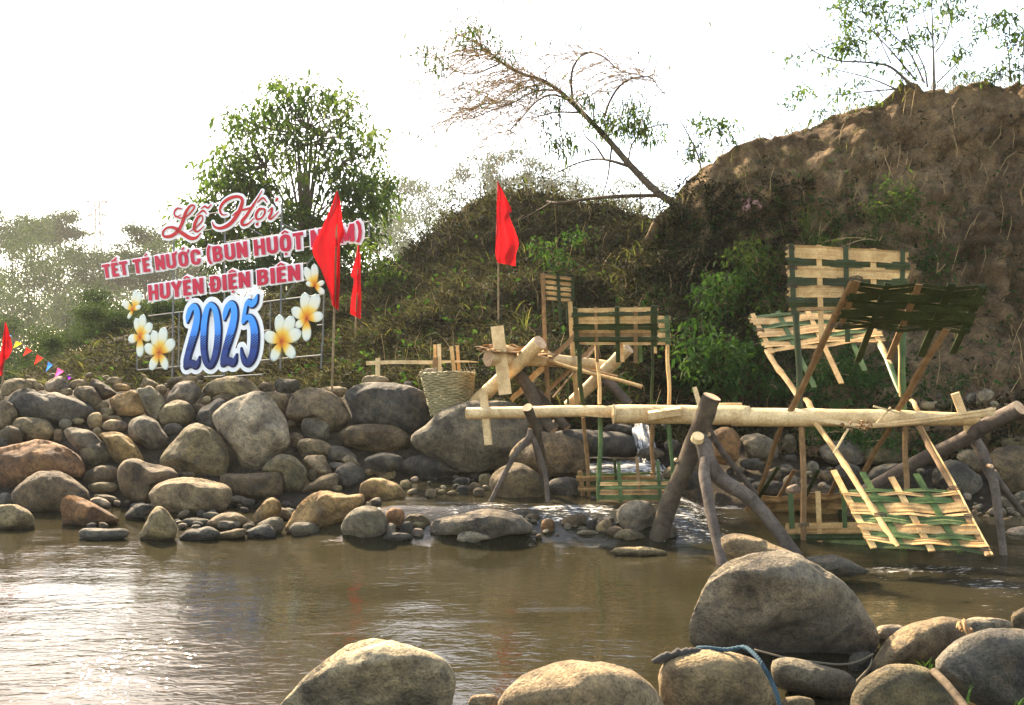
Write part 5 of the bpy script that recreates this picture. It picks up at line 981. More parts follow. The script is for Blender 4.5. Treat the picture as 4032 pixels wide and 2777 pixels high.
def text_row(txt, bl, br, tr, tl, gap=.1, space=.26):
    BL, BR, TR, TL = [np.array(sg(*p)) for p in (bl, br, tr, tl)]; lay = []; x = 0; wi = 0
    for ch in txt:
        if ch == ' ': x += space; wi += 1; continue
        w_, st = glyph(ch); lay.append((x, st, wi)); x += w_ + gap + (.06 if ch in 'ƯỚ' else 0)
    tot = x - gap; fr, bk = MB(), MB(); q = 0; last = None
    for x0, st, wi in lay:
        if wi != last and last is not None: bk.build('letter_backing', M['white'], sign); fr.build('lettering', M['crimson'], sign); fr, bk = MB(), MB()
        last = wi
        def fn(a, b, d):
            u = (x0 + a) / tot; p = (BL * (1 - u) + BR * u) * (1 - b) + (TL * (1 - u) + TR * u) * b; return sw(p[0], p[1], d)
        for pts, wd in st:
            q += 1; pp = pts if len(pts) < 6 else cr(pts, 3); flat_stroke(bk, pp, wd, fn, .0 + q * .0004, .008, .1); flat_stroke(fr, pp, wd, fn, .026 + q * .0004, .006)
    bk.build('letter_backing', M['white'], sign); fr.build('lettering', M['crimson'], sign)
text_row('TẾT TÉ NƯỚC (BUN HUỘT NẶM)', ('A', 822, 792), ('B', 1264, 492), ('B', 1260, 352), ('A', 806, 686))
text_row('HUYỆN ĐIỆN BIÊN', ('A', 1176, 968), ('B', 776, 804), ('B', 770, 682), ('A', 1170, 846))
# script line, brushed strokes
script = strokes('A', [
    [(1425,292,5),(1385,310,9),(1372,270,14),(1398,242,14),(1432,246,8)], [(1385,300,9),(1420,318,12),(1475,300,12),(1522,250,14),(1530,222,12),(1500,222,18),(1462,275,30),(1440,345,34),(1405,415,32),(1350,458,30),(1296,462,22),(1283,430,20),(1318,394,16),(1375,396,26),(1440,440,34),(1500,476,34),(1545,472,22),(1580,436,6)],
    [(1492,424,5),(1545,390,9),(1592,338,12),(1592,300,10),(1562,310,22),(1535,360,32),(1530,405,26),(1556,424,14),(1606,382,5)], [(1548,298,6),(1598,260,15),(1628,286,6)], [(1582,246,6),(1612,226,14),(1638,238,14),(1664,210,5)],
    [(1788,292,5),(1748,290,14),(1732,250,20),(1760,196,26),(1820,158,26),(1878,150,22),(1908,180,30),(1890,250,36),(1850,320,36),(1800,372,32),(1735,398,24),(1688,384,18),(1672,350,6)], [(1830,300,6),(1880,262,16),(1940,248,16),(1995,228,8)],
    [(2062,106,6),(2030,160,12),(1985,230,22),(1940,300,28),(1905,345,30),(1915,372,24),(1955,362,12),(2000,318,5)], [(2078,246,12),(2040,250,20),(2016,292,24),(2022,326,18),(2056,320,14),(2084,280,16),(2084,248,12)], [(2028,196,6),(2070,160,14),(2104,196,6)], [(2022,368,20),(2030,366,20)],
    [(2110,268,5),(2142,240,14),(2136,280,22),(2118,316,20),(2140,322,12),(2194,268,5)], [(2176,182,18),(2184,168,20)]])
mb = MB(); mf = MB()
for i, st in enumerate(script):
    ribbon(mb, [(s, z, w_ + .075) for s, z, w_ in st], .0 + i * .0006, th=.01); ribbon(mf, [(s, z, w_ * .86) for s, z, w_ in st], .016 + i * .0006, th=.008)
mb.build('letter_backing', M['white'], sign); mf.build('script_lettering', M['scarlet'], sign)
# 2025 numerals
def numeral_mat():
    m, t, bs = nmat('numeral_print'); tc = N(t, 'TexCoord'); sx = N(t, 'SeparateXYZ'); t.links.new(tc.outputs['UV'], sx.inputs[0])
    r = ramp(t, sx.outputs[1], [(.0, (.02, .03, .12)), (.3, (.02, .06, .26)), (.48, (.04, .18, .6)), (.62, (.055, .28, .8)), (1, (.07, .33, .86))])
    k = mth(t, 'SUBTRACT', mth(t, 'MULTIPLY', sx.outputs[1], 26), mth(t, 'MULTIPLY', sx.outputs[0], 12)); s_ = mth(t, 'GREATER_THAN', mth(t, 'FRACT', k), .55)
    a = mth(t, 'MULTIPLY', mth(t, 'GREATER_THAN', sx.outputs[1], .27), mth(t, 'LESS_THAN', sx.outputs[1], .5)); c = mixc(t, mth(t, 'MULTIPLY', s_, a), r.outputs[0], (.012, .018, .075))
    t.links.new(c, bs.inputs['Base Color']); bs.inputs['Roughness'].default_value = .5; bs.inputs['Specular IOR Level'].default_value = .12; return m
M['numeral'] = numeral_mat()
two = [[(1478,1132,16),(1484,1095,40),(1502,1040,46),(1530,1012,40),(1552,1040,52),(1556,1110,58),(1538,1200,62),(1512,1290,58),(1488,1370,54),(1472,1440,54),(1468,1474,46)], [(1462,1482,34),(1486,1462,48),(1512,1460,44),(1540,1474,44),(1560,1452,34),(1572,1408,8)]]
zero = [(1662,1000,34),(1698,1040,48),(1716,1140,54),(1718,1240,54),(1706,1350,54),(1682,1440,46),(1654,1478,34),(1622,1440,46),(1606,1350,52),(1606,1240,54),(1614,1130,54),(1634,1035,46)]
two2 = [[(x + 292, y - 20, w_) for x, y, w_ in st] for st in two]
five = [[(1946,1002,24),(1960,978,38),(1984,994,44),(2010,972,40),(2028,928,14)], [(1944,990,26),(1930,1060,30),(1918,1130,26)], [(1918,1138,22),(1952,1098,36),(1986,1120,50),(2006,1200,62),(2006,1310,64),(1990,1400,58),(1958,1452,46),(1926,1440,40),(1908,1390,26),(1900,1340,8)]]
dig = [(two, 0), ([zero], 1), (two2, 0), (five, 0)]
mw, mn, mp_ = MB(), MB(), MB(); q = 0
for sts, cl in dig:
    for st in strokes('A', sts):
        q += 1
        ribbon(mw, [(s, z, w_ * 1.12 + .2) for s, z, w_ in st], .0 + q * .0006, th=.012, close=bool(cl)); ribbon(mn, [(s + .01, z - .006, w_ * 1.12 + .035) for s, z, w_ in st], .014 + q * .0006, th=.006, close=bool(cl)); ribbon(mp_, [(s, z, w_ * 1.04) for s, z, w_ in st], .028 + q * .0006, th=.006, close=bool(cl))
mw.build('numeral_backing', M['white'], sign); mn.build('numeral_edge', M['navy'], sign); num = mp_.build('numerals', M['numeral'], sign)
zt, zb = sg('A', 1660, 990)[1], sg('A', 1660, 1490)[1]; uv = num.data.uv_layers.new(name='print')
for lp in num.data.loops:
    co = num.data.vertices[lp.vertex_index].co; uv.data[lp.index].uv = ((co - SP).dot(SD) / 1.0, (co.z - zb) / (zt - zb))
# frangipani boards
def petal_mat():
    m, t, bs = nmat('petal_print'); a = N(t, 'Attribute', attribute_name='tint'); t.links.new(a.outputs['Color'], bs.inputs['Base Color']); bs.inputs['Roughness'].default_value = .6; bs.inputs['Specular IOR Level'].default_value = .1; return m
M['petal'] = petal_mat()
def lerp3(a, b, t): return tuple(a[i] + (b[i] - a[i]) * t for i in range(3))
STOP = [(0, (.25, .04, .015)), (.09, (.55, .13, .02)), (.24, (.72, .33, .025)), (.4, (.74, .54, .11)), (.54, (.7, .68, .52)), (.85, (.66, .69, .63)), (1, (.36, .42, .38))]
def pcol(f, e):
    for (a, ca), (b, cb) in zip(STOP, STOP[1:]):
        if f <= b: c = lerp3(ca, cb, (f - a) / (b - a)); break
    else: c = STOP[-1][1]
    k = max(0, (abs(e) - .75) / .25); c = lerp3(c, (.42, .25, .08) if f < .5 else (.3, .36, .31), .8 * k); return (*c, 1)
def flower(c, cx, cy, tips, wk=.62):
    s0, z0 = sg(c, cx, cy); mb = MB()
    for q, (tx, ty) in enumerate(tips):
        s1, z1 = sg(c, tx, ty); dx, dz = s1 - s0, z1 - z0; L = math.hypot(dx, dz); ux, uz = dx / L, dz / L; vs = []; cs = []; fs = []; n, m = 14, 9
        for i in range(n + 1):
            f = i / n; hw = L * wk / 2 * (math.sin(math.pi * min(1, f ** .9 * .985)) ** .62 if 0 < f < 1 else .02) * (.42 + .75 * f)
            for j in range(m + 1):
                e = 2 * j / m - 1; off = .03 + q * .004 + .006 * (1 - e * e)
                for dd in (off,): vs.append(sw(s0 + ux * L * f - uz * hw * e, z0 + uz * L * f + ux * hw * e, dd)); cs.append(pcol(f * (.93 + .1 * (e * .5 + .5)), e))
        for i in range(n):
            for j in range(m): a = i * (m + 1) + j; fs.append((a, a + 1, a + m + 2, a + m + 1))
        mb.add(vs, fs, 0, cs)
    o = mb.build('flower', M['petal'], sign, smooth=True, colors=True); md_ = o.modifiers.new('board', 'SOLIDIFY'); md_.thickness = .008; md_.offset = -1; return o
flower('A', 1064, 1042, [(1078, 885), (1125, 900), (980, 985), (1022, 1108), (1125, 1010)], .5)
flower('A', 1120, 1250, [(1078, 1105), (1140, 1075), (1212, 1150), (1025, 1275), (1118, 1412), (1205, 1262)])
flower('A', 1270, 1378, [(1212, 1205), (1305, 1175), (1390, 1285), (1152, 1330), (1198, 1508), (1335, 1505)])
flower('B', 632, 1290, [(492, 1235), (608, 1078), (720, 1090), (785, 1210), (738, 1412), (560, 1440)])
flower('B', 830, 1110, [(708, 1035), (808, 905), (918, 918), (958, 1085), (828, 1288), (745, 1175)])
flower('B', 892, 855, [(808, 712), (885, 680), (965, 822), (968, 912), (825, 830)], .52)
mb = MB(); mb.tube([sw(*sg('A', 1068, 1055), .01), sw(*sg('A', 1078, 1130), .01)], .012, 6); mb.build('flower_stem', M['dgreen'], sign); mb = MB(); mb.tube([sw(*sg('B', 890, 860), .01), sw(*sg('B', 885, 940), .01)], .012, 6); mb.build('flower_stem', M['dgreen'], sign)

# ------------------------------------------------------------------ flags and pennants
def flag(label, polec, p0, p1, Y, lft, rgt, c, prad=.018, fold=.07, seed=0, cat='flag'):
    base = at(polec, p1[0], p1[1], Y); f = thing('flag', label, cat, base, 'red flags on bamboo poles')
    log('flagpole', [at(polec, *p0, Y), (at(polec, *p0, Y) + base) / 2 + Vector((.01, 0, 0)), base - Vector((0, 0, .35))], [prad * .75, prad * .9, prad], M['pole'], f, n=8)
    Lc, Rc = cr([tuple(p) for p in lft], 8), cr([tuple(p) for p in rgt], 8); n, m = 44, 16; V = []; F = []
    def samp(K, t):
        x = t * (len(K) - 1); i = min(int(x), len(K) - 2); return np.array(K[i]) + (np.array(K[i + 1]) - np.array(K[i])) * (x - i)
    for i in range(n + 1):
        a, b = samp(Lc, i / n), samp(Rc, i / n)
        for j in range(m + 1):
            e = j / m; q = a + (b - a) * e; d = fold * math.sin(e * 6.3 * 1.2 + i * .07 + seed) * (.3 + i / n) + .03 * math.sin(i * .33 + e * 3 + seed); V.append(tuple(at(c, q[0], q[1], Y - .06 + d)))
    for i in range(n):
        for j in range(m): k = i * (m + 1) + j; F.append((k, k + 1, k + m + 2, k + m + 1))
    mb = MB(); mb.add(V, F); mb.build('banner', M['red'], f, smooth=True); return f
flag('tall red flag hanging from a bamboo pole before the right end of the sign', 'B', (1052, 95), (1008, 1640), 11.7, [(1046, 108), (1005, 230), (930, 400), (857, 565), (930, 730), (985, 880), (1012, 1000)], [(1056, 105), (1078, 200), (1092, 330), (1108, 445), (1076, 520), (1076, 760), (1062, 1045)], 'B', .02, .08, 0)
h2 = hit('B', 1188, 1330); flag('smaller red flag hanging limp just right of the sign', 'B', (1218, 500), (1188, 1330), h2.y - .02, [(1216, 515), (1192, 640), (1160, 765), (1182, 800), (1162, 950), (1152, 1068)], [(1224, 515), (1238, 650), (1238, 830), (1242, 950), (1236, 1110)], 'B', .02, .05, 1)
h3 = hit('V', 1128, 742); flag('red flag on a thin pole in front of the dark mound', 'K', (600, 1110), (610, 2085), h3.y - .02, [(603, 1118), (598, 1250), (593, 1450), (590, 1600), (605, 1655)], [(606, 1116), (655, 1215), (697, 1310), (682, 1345), (742, 1510), (725, 1600), (722, 1678)], 'K', .018, .07, 2)
flag('red flag cut by the left picture edge behind the wall', 'A', (40, 1130), (12, 1640), 12.3, [(38, 1138), (12, 1330), (-20, 1480), (-18, 1545)], [(46, 1138), (72, 1220), (96, 1330), (70, 1405), (34, 1450), (16, 1560)], 'A', .018, .05, 3)
bn = thing('bunting', 'string of little coloured pennants sagging down to the wall top at far left', 'bunting', at('A', 250, 1400, 12.4))
line = [(-260, 1130), (-80, 1185), (65, 1240), (140, 1290), (225, 1340), (315, 1400), (395, 1455), (475, 1500), (545, 1555), (620, 1600)]
mb = MB(); mb.tube(cr([tuple(at('A', x, y, 12.4)) for x, y in line], 4), .004, 5); mb.build('string', M['strap'], bn)
for tri, col in ((((40, 1248), (95, 1245), (70, 1228)), (.12, .35, .7)), (((125, 1280), (175, 1303), (105, 1338)), (.75, .5, .03)), (((208, 1333), (250, 1360), (180, 1402)), (.65, .03, .02)), (((290, 1392), (338, 1418), (268, 1470)), (.65, .03, .02)), (((378, 1446), (414, 1472), (360, 1524)), (.04, .16, .55)), (((452, 1492), (500, 1522), (430, 1572)), (.75, .1, .3)), (((525, 1552), (560, 1570), (540, 1590)), (.2, .03, .4)), (((-60, 1190), (-20, 1205), (-60, 1245)), (.75, .5, .03))):
    mb = MB(); a, b, c_ = [at('A', *p, 12.4) for p in tri]; mid = (a + b + c_) / 3 + Vector((0, -.03, 0)); mb.add([a, b, c_, mid], [(0, 1, 3), (1, 2, 3), (2, 0, 3)]); mb.build('pennant', flat('pennant_cloth', col, .7, 0, .45), bn)
# ------------------------------------------------------------------ vegetation
def unit(a): return a / (np.linalg.norm(a, axis=-1, keepdims=True) + 1e-9)
def leaves(C, D, L, Wd, droop=.25):
    """C centres (n,3), D directions (n,3), L lengths, Wd widths -> kite quads"""
    n = len(C); U = unit(np.cross(D, RNG.normal(size=(n, 3)))); L = L[:, None]; Wd = Wd[:, None]
    tip = C + D * L - np.array([0, 0, 1]) * L * droop; mid = C + D * L * .45
    return np.stack([C, mid - U * Wd / 2, tip, mid + U * Wd / 2], 1)
def clump_points(c, r, n, flat_=.75):
    v = unit(RNG.normal(size=(n, 3))) * (RNG.random((n, 1)) ** .45); v[:, 2] *= flat_; return np.array(c) + v * r
def sprays(clumps, per, leaf, wd, droop=.35, spray=7, flat_=.7, spread=1.6):
    """clumps: (centre, radius); leaves come in small sprays so the crown has gaps"""
    V = []; T = []
    for c, r in clumps:
        k = max(5, int(per * .62 * r ** 1.35)); pts = clump_points(c, r, k, flat_); base = RNG.random() * .5
        rep = np.repeat(pts, spray, 0); n = len(rep); out = unit(rep - np.array(c) + RNG.normal(size=(n, 3)) * r * .5 + np.array([0, 0, -.15 * r])); D = unit(out + RNG.normal(size=(n, 3)) * .65)
        rep = rep + RNG.normal(size=(n, 3)) * leaf * spread * np.array([1, 1, .55])
        V.append(leaves(rep, D, leaf * RNG.uniform(.6, 1.25, n), wd * RNG.uniform(.7, 1.2, n), droop)); T.append(np.clip(base + RNG.random(n) * .5 + np.repeat(RNG.normal(size=k) * .12, spray), 0, 1))
    return np.concatenate(V), np.concatenate(T)
def wood(name, lines, mat, parent, n=6):
    mb = MB()
    for pts, r0, r1 in lines:
        k = cr([tuple(p) for p in pts], 6); m = len(k); mb.tube(k, [r0 + (r1 - r0) * i / (m - 1) for i in range(m)], n, 0, 1, None, .12)
    return mb.build(name, mat, parent, smooth=True)
def tree(name, label, cat, base, trunk_top, clumps, leaf, wd, per, lmat, wmat, r0, group=None, limbs=True, droop=.35, spray=7, flat_=.7, fork=.45):
    t = thing(name, label, cat, base, group); base, top = Vector(base), Vector(trunk_top); lines = [([base - Vector((0, 0, .3)), base.lerp(top, .5) + Vector((r0 * .6, 0, 0)), top], r0, r0 * .35)]
    if limbs:
        for c, r in clumps:
            c = Vector(c); f = min(.95, max(.15, fork + .5 * ((c.z - base.z) / max(.1, top.z - base.z) - .5) + random.uniform(-.12, .08))); s = base.lerp(top, f); m = s.lerp(c, .55) + Vector((0, 0, .12 * (c - s).length)); lines.append(([s, m, c + Vector((0, 0, r * .1))], r0 * .34, r0 * .06))
            for _ in range(3): lines.append(([m, (m + c) / 2 + Vector(RNG.normal(size=3)) * r * .3, c + Vector(RNG.normal(size=3)) * r * .5], r0 * .12, r0 * .03))
    wood('trunk', lines, wmat, t); V, T = sprays(clumps, per, leaf, wd, droop, spray, flat_); quads('crown', V, lmat, T, t); return t
def clumps_px(c, items, Y, dY=.0, sc=1.0):
    out = []
    for x, y, r in items:
        out.append((tuple(at(c, x, y, Y + random.uniform(-dY, dY))), r / CROPS[c][2] / FPX * Y * sc))
    return out
# the broad tree behind the sign (traced clump by clump)
big_items = [(830, 170, 38), (870, 205, 40), (940, 230, 55), (1070, 205, 45), (1130, 250, 55), (1230, 225, 48), (1290, 290, 70), (1390, 320, 60), (1430, 350, 40), (820, 300, 45), (900, 320, 75), (1010, 330, 80), (1120, 340, 80), (1220, 360, 70), (740, 355, 45), (790, 400, 60), (870, 420, 85), (980, 430, 85),
    (1330, 400, 60), (1420, 470, 50), (1340, 470, 45), (480, 440, 35), (540, 460, 45), (640, 470, 60), (720, 470, 75), (800, 520, 90), (480, 540, 45), (560, 555, 60), (490, 605, 40), (640, 560, 70), (920, 520, 70), (1020, 560, 70), (1150, 560, 60), (1250, 590, 70), (1350, 560, 60), (1450, 550, 55), (1540, 570, 50), (1620, 610, 55), (1660, 620, 35),
    (860, 640, 100), (740, 660, 50), (980, 660, 90), (1100, 680, 90), (1220, 680, 90), (1350, 700, 75), (1450, 720, 70), (1540, 740, 60), (1600, 700, 50), (390, 700, 50), (450, 740, 60), (530, 750, 80), (640, 740, 80), (760, 760, 100), (900, 780, 90), (1020, 790, 80), (1140, 800, 90), (1260, 800, 80), (1400, 830, 80), (1560, 830, 70), (1640, 860, 60),
    (330, 830, 55), (400, 860, 80), (320, 900, 55), (480, 880, 100), (600, 880, 100), (730, 900, 110), (870, 920, 80), (1080, 900, 60), (1200, 920, 70), (1400, 950, 80), (1520, 980, 100), (1650, 960, 70), (1720, 1010, 55), (300, 960, 50), (360, 1010, 70), (270, 1090, 55), (440, 1020, 100), (570, 1020, 110), (720, 1040, 110), (860, 1050, 60),
    (1260, 1040, 60), (1400, 1080, 80), (1520, 1110, 110), (1640, 1090, 80), (1740, 1040, 40), (1700, 1150, 60), (200, 1180, 60), (140, 1220, 50), (260, 1260, 80), (90, 1300, 60), (180, 1360, 90), (330, 1330, 100), (480, 1250, 100), (640, 1200, 110), (780, 1220, 90), (900, 1260, 90), (1000, 1200, 70), (1480, 1240, 110), (1600, 1230, 90), (1680, 1260, 60),
    (1060, 1320, 110), (900, 1420, 130), (700, 1380, 130), (500, 1420, 130), (300, 1480, 120), (1200, 1330, 90), (1160, 1480, 130), (1320, 1380, 110), (1450, 1400, 120), (1560, 1420, 100), (120, 1460, 90), (600, 1560, 140), (950, 1580, 140), (1300, 1560, 140), (1500, 1560, 130), (1000, 1780, 160), (700, 1760, 150), (1300, 1760, 160), (420, 1660, 130), (1500, 1780, 120)]
YT = 26.0; bt = thing('broad_tree', 'broad leafy green tree with many stems rising behind the festival sign', 'tree', at('J', 1060, 1900, YT))
cl = clumps_px('J', big_items, YT, 1.7, .72); b0 = at('J', 1060, 2300, YT); lines = []
for (x, y), r in (((1010, 700), .09), ((980, 430), .06), ((1130, 560), .1), ((1200, 420), .07), ((1250, 360), .05), ((880, 600), .07), ((760, 560), .05), ((1330, 640), .06), ((1100, 250), .05), ((640, 700), .05), ((1480, 640), .05), ((1500, 980), .06), ((500, 900), .06), ((1060, 760), .09), ((940, 300), .05), ((1560, 1200), .05)):
    e = at('J', x, y, YT + random.uniform(-1.2, 1.2)); s = at('J', 1060 + (x - 1060) * .12, 1500, YT); lines.append(([b0, s, s.lerp(e, .5) + Vector(((x - 1060) / 2128 * .5, 0, .5)), e], r * 1.2, r * .25))
for c, r in cl:
    c = Vector(c); l = min(lines[:16], key=lambda q: (Vector(q[0][2]) - c).length); m = Vector(l[0][2]).lerp(Vector(l[0][3]), .4); lines.append(([m, m.lerp(c, .6) - Vector((0, 0, .1)), c], .03, .008))
wood('trunk', lines, M['greybark'], bt); zc = at('J', 0, 900, YT).z; V, T = sprays([q for q in cl if q[0][2] >= zc], 78, .27, .1, .5, 9, .42, 1.15); V2, T2 = sprays([q for q in cl if q[0][2] < zc], 170, .27, .1, .5, 9, .5, 1.25); V, T = np.concatenate([V, V2]), np.concatenate([T, T2]); quads('crown', V, M['tree_leaf'], T, bt)

# hazy trees beyond
def far_tree(x, y, r, Y, label, kind=0, base_y=860, name='far_tree', group='hazy trees in the distance', dens=1.0, lmat=None):
    if kind != 1: Y = Y * 1.9
    c = at('V', x, y, Y); k = r / 1.0 * 1.7401 / FPX * Y; items = []
    n = 9 if kind == 0 else 7
    for q in range(n):
        a = random.uniform(0, 6.28); rr = random.uniform(.2, 1) * k
        items.append(((c.x + math.cos(a) * rr, Y + random.uniform(-.6, .6) * k, c.z + math.sin(a) * rr * (.85 if kind == 0 else 1.0)), k * random.uniform(.3, .5)))
    if kind == 2: items = [((c.x + random.uniform(-1, 1) * k, Y + random.uniform(-.5, .5) * k, c.z + random.uniform(-1, .5) * k), k * random.uniform(.1, .17)) for _ in range(22)]
    b = at('V', x + random.uniform(-8, 8), base_y, Y); leaf = .0042 * Y if kind != 1 else .0035 * Y
    per = dens * (70 if kind != 2 else 330) / (k * k) * (1 if kind != 2 else .6)
    return tree(name, label, 'tree' if kind != 1 else 'bush', b, c + Vector((0, 0, k * .3)), items, leaf, leaf * .42, per * 10, lmat or M['far_leaf'], M['greybark'], .03 + .0009 * Y, group, True, .35, 7, .8)
for x, y, r, Y, k, lab in ((-30, 500, 80, 62, 0, 'hazy tall tree at the far left edge above the bunting'), (28, 530, 75, 60, 0, 'hazy leafy tree second from the left edge'), (75, 520, 55, 66, 0, 'hazy rounded tree between the left edge and the slim tuft tree'), (136, 500, 42, 70, 2, 'slim hazy tree with a tufted head left of the pylon'), (60, 610, 90, 52, 0, 'bushy hazy tree low at the left below the slim tuft tree'),
        (135, 600, 70, 56, 0, 'hazy tree standing just left of the pylon'), (205, 600, 60, 60, 0, 'hazy tree directly in front of the pylon foot'), (190, 690, 80, 48, 0, 'dim hazy tree below the pylon'), (265, 600, 50, 64, 2, 'thin tufted hazy tree right of the pylon'), (325, 545, 55, 58, 2, 'open tufted hazy tree left of the red script lettering'), (330, 600, 60, 55, 0, 'hazy tree behind the start of the long text row'), (400, 590, 60, 60, 0, 'hazy tree behind the white script backing'), (15, 700, 90, 45, 0, 'dark hazy tree low at the left picture edge'),
        (420, 700, 80, 50, 0, 'hazy tree behind the second text row')):
    far_tree(x, y, r, Y, lab, k)
for x, y, r, Y, lab in ((60, 790, 90, 30, 'dull green bush behind the bunting at far left'), (150, 740, 85, 27, 'yellow green bush left of the small flower board'), (215, 730, 80, 25, 'green bush just left of the left flower boards'), (260, 770, 70, 22, 'dark bush behind the lower left flower boards'), (330, 720, 70, 30, 'bush seen through the left part of the sign frame'), (120, 830, 60, 22, 'low dark bush behind the pink pennant'), (0, 850, 60, 26, 'low bush at the left edge behind the corner flag'), (200, 830, 50, 19, 'low bush left of the sign frame foot'), (470, 690, 50, 20, 'dark bush behind the 2025 numerals'), (590, 640, 58, 22, 'dark bush between the second text row and the right flowers'), (680, 640, 60, 22, 'dark bush behind the small upper right flower'), (740, 640, 50, 21, 'dark bush behind the front red flag'), (400, 720, 44, 21, 'bush behind the left frame post of the sign')):
    far_tree(x, y, r, Y, lab, 1, 890, 'bush', 'bushes left of the sign', 1.6)
for x, y, r, Y, k, lab in ((905, 440, 55, 52, 0, 'pale hazy tree right behind the broad tree'), (965, 440, 60, 56, 2, 'pale tufted hazy tree between broad tree and mound'), (1010, 480, 60, 50, 0, 'pale hazy tree low behind the left of the mound'), (1085, 390, 62, 48, 2, 'pale tufted tree behind the mound left of the third flag'), (1150, 370, 62, 46, 2, 'tufted tree right above the third flag'), (1160, 440, 50, 50, 0, 'pale tree low behind the mound top'), (1230, 385, 55, 47, 2, 'tufted tree behind the mound right of the third flag'), (1290, 420, 55, 52, 0, 'pale tree below the leaning tree branches'), (1390, 430, 60, 60, 0, 'pale hazy tree seen in the notch left of the leaning trunk'), (1450, 450, 55, 62, 0, 'pale hazy tree in the notch under the leaning trunk'), (860, 520, 60, 46, 0, 'hazy tree behind the right end of the long text row'), (930, 540, 60, 42, 0, 'hazy tree at the left foot of the mound')):
    far_tree(x, y, r, Y * 1.7, lab, k, 640, group='pale trees behind the mound', dens=.5)

def distant_wood(x0, x1, top, bot, Y, n, seed):
    rg = random.Random(seed); it = []
    for _ in range(n):
        x = rg.uniform(x0, x1); tp = top + 38 * mnoise.noise((x * .018, seed, 0)); y = tp + (bot - tp) * rg.random() ** 1.2; Yq = Y * rg.uniform(.85, 1.2); it.append((tuple(at('V', x, y, Yq)), rg.uniform(16, 34) * 1.7401 / FPX * Yq))
    V, T = sprays(it, 9, .0042 * Y, .0018 * Y, .35, 7, .8); o = quads('distant_wood', V, M['far_leaf'], T); o['kind'] = 'stuff'
distant_wood(-60, 520, 615, 850, 170, 420, 1.0); distant_wood(840, 1520, 480, 660, 270, 80, 2.0)
# ground cover on the mound and the bank
def surf_sample(Pg, Ig, n, dens):
    r, c = Pg.shape[:2]; out = []; nr = []; tries = 0
    while len(out) < n and tries < n * 12:
        tries += 1; i, j = random.randrange(min(r - 1, 110)), random.randrange(c - 1); a, b = random.random(), random.random()
        u, v = Ig[i, j]
        if v <= 0 or random.random() > dens(u, v): continue
        p = (Pg[i, j] * (1 - a) + Pg[i + 1, j] * a) * (1 - b) + (Pg[i, j + 1] * (1 - a) + Pg[i + 1, j + 1] * a) * b
        q = np.cross(Pg[i, j + 1] - Pg[i, j], Pg[i + 1, j] - Pg[i, j]); out.append(p); nr.append(q / (np.linalg.norm(q) + 1e-9))
    nr = np.array(nr); nr[nr[:, 1] > 0] *= -1; return np.array(out), nr
def patch(u, v, s=.012, sd=0): return mnoise.noise((u * s + sd, v * s * 1.3, sd)) * .5 + .5
def cover(name, Pg, Ig, n, dens, leaf, mat, label_kind='stuff', lift=.05, up=.4, tint=None):
    Pt, Nr = surf_sample(Pg, Ig, n, dens); k = len(Pt); D = unit(Nr * .5 + np.array([0, -.1, up]) + RNG.normal(size=(k, 3)) * .75); C = Pt + Nr * (RNG.random((k, 1)) * lift)
    L = leaf * RNG.uniform(.5, 1.5, k); T = np.clip(RNG.random(k) * .75 + np.array([.35 * mnoise.noise((p[0] * .9, p[1] * .9, p[2] * 1.1)) for p in Pt]) + (tint or 0), 0, 1)
    o = quads(name, leaves(C, D, L, L * .42, .3), mat, T); o['kind'] = 'stuff'; return o
cover('undergrowth', MP, MI, 60000, lambda u, v: (.25 + .9 * patch(u, v, .016)) * (1 if u > 640 else .22), .085, M['cover'], lift=.2)
cover('undergrowth', MP, MI, 3000, lambda u, v: (patch(u, v, .03, 7) > .55) * (1.0 if v > 600 else .2) * (1 if u > 640 else .1), .12, M['green_leaf'], lift=.25)
cover('undergrowth', BP, BI, 30000, lambda u, v: (1.0 if u < 1800 and v > 430 else .025 if v < 900 else .3) * (.2 + patch(u, v, .02, 3)) + (.6 if (1400 < u < 1720 and v > 500) else 0), .085, M['cover'], lift=.16)
cover('undergrowth', BP, BI, 9000, lambda u, v: (1.0 if (patch(u, v, .022, 12) > .55 and v > 470 and u < 2100) else .0) + (.9 if (1700 < u < 2050 and 790 < v < 930) else 0) + (.25 if (patch(u, v, .03, 2) > .62 and v > 400) else 0), .085, M['green_leaf'], lift=.2)
def stalks(name, Pg, Ig, n, dens, h, r):
    Pt, Nr = surf_sample(Pg, Ig, n, dens); mb = MB()
    for p, q in zip(Pt, Nr):
        p = Vector(p); d = Vector((random.gauss(0, .25), -.35, random.choice([1, 1, -1.2]))).normalized(); L = h * random.uniform(.4, 1.3); m = p + d * L * .6 + Vector((random.gauss(0, .04), 0, 0)); mb.tube([p - d * .03, m, m + Vector((random.gauss(0, .5), -.1, d.z)).normalized() * L * .4], [r, r * .8, r * .4], 4, cap=0)
    o = mb.build(name, M['twig']); o['kind'] = 'stuff'; return o
def blades(name, Pt, n_each, hgt, wd, mat, spread, lean=.35):
    V = []; T = []
    for p in Pt:
        for _ in range(n_each):
            b = np.array(p) + np.append(RNG.normal(size=2) * spread, 0); d = np.append(RNG.normal(size=2) * lean, 1); d = d / np.linalg.norm(d); h = hgt * RNG.uniform(.5, 1.2); u = unit(np.cross(d, RNG.normal(size=3))); prev = b; w0 = wd; t = RNG.random(); out = np.append(d[:2], 0)
            for s in range(4):
                f = (s + 1) / 4; q = b + d * h * f + out * h * .9 * f * f - np.array([0, 0, 1]) * h * .42 * f ** 3; w1 = wd * (1 - f ** 1.5) + .001
                V.append([prev - u * w0 / 2, q - u * w1 / 2, q + u * w1 / 2, prev + u * w0 / 2]); T.append(t); prev, w0 = q, w1
    return quads(name, np.array(V), mat, np.array(T))
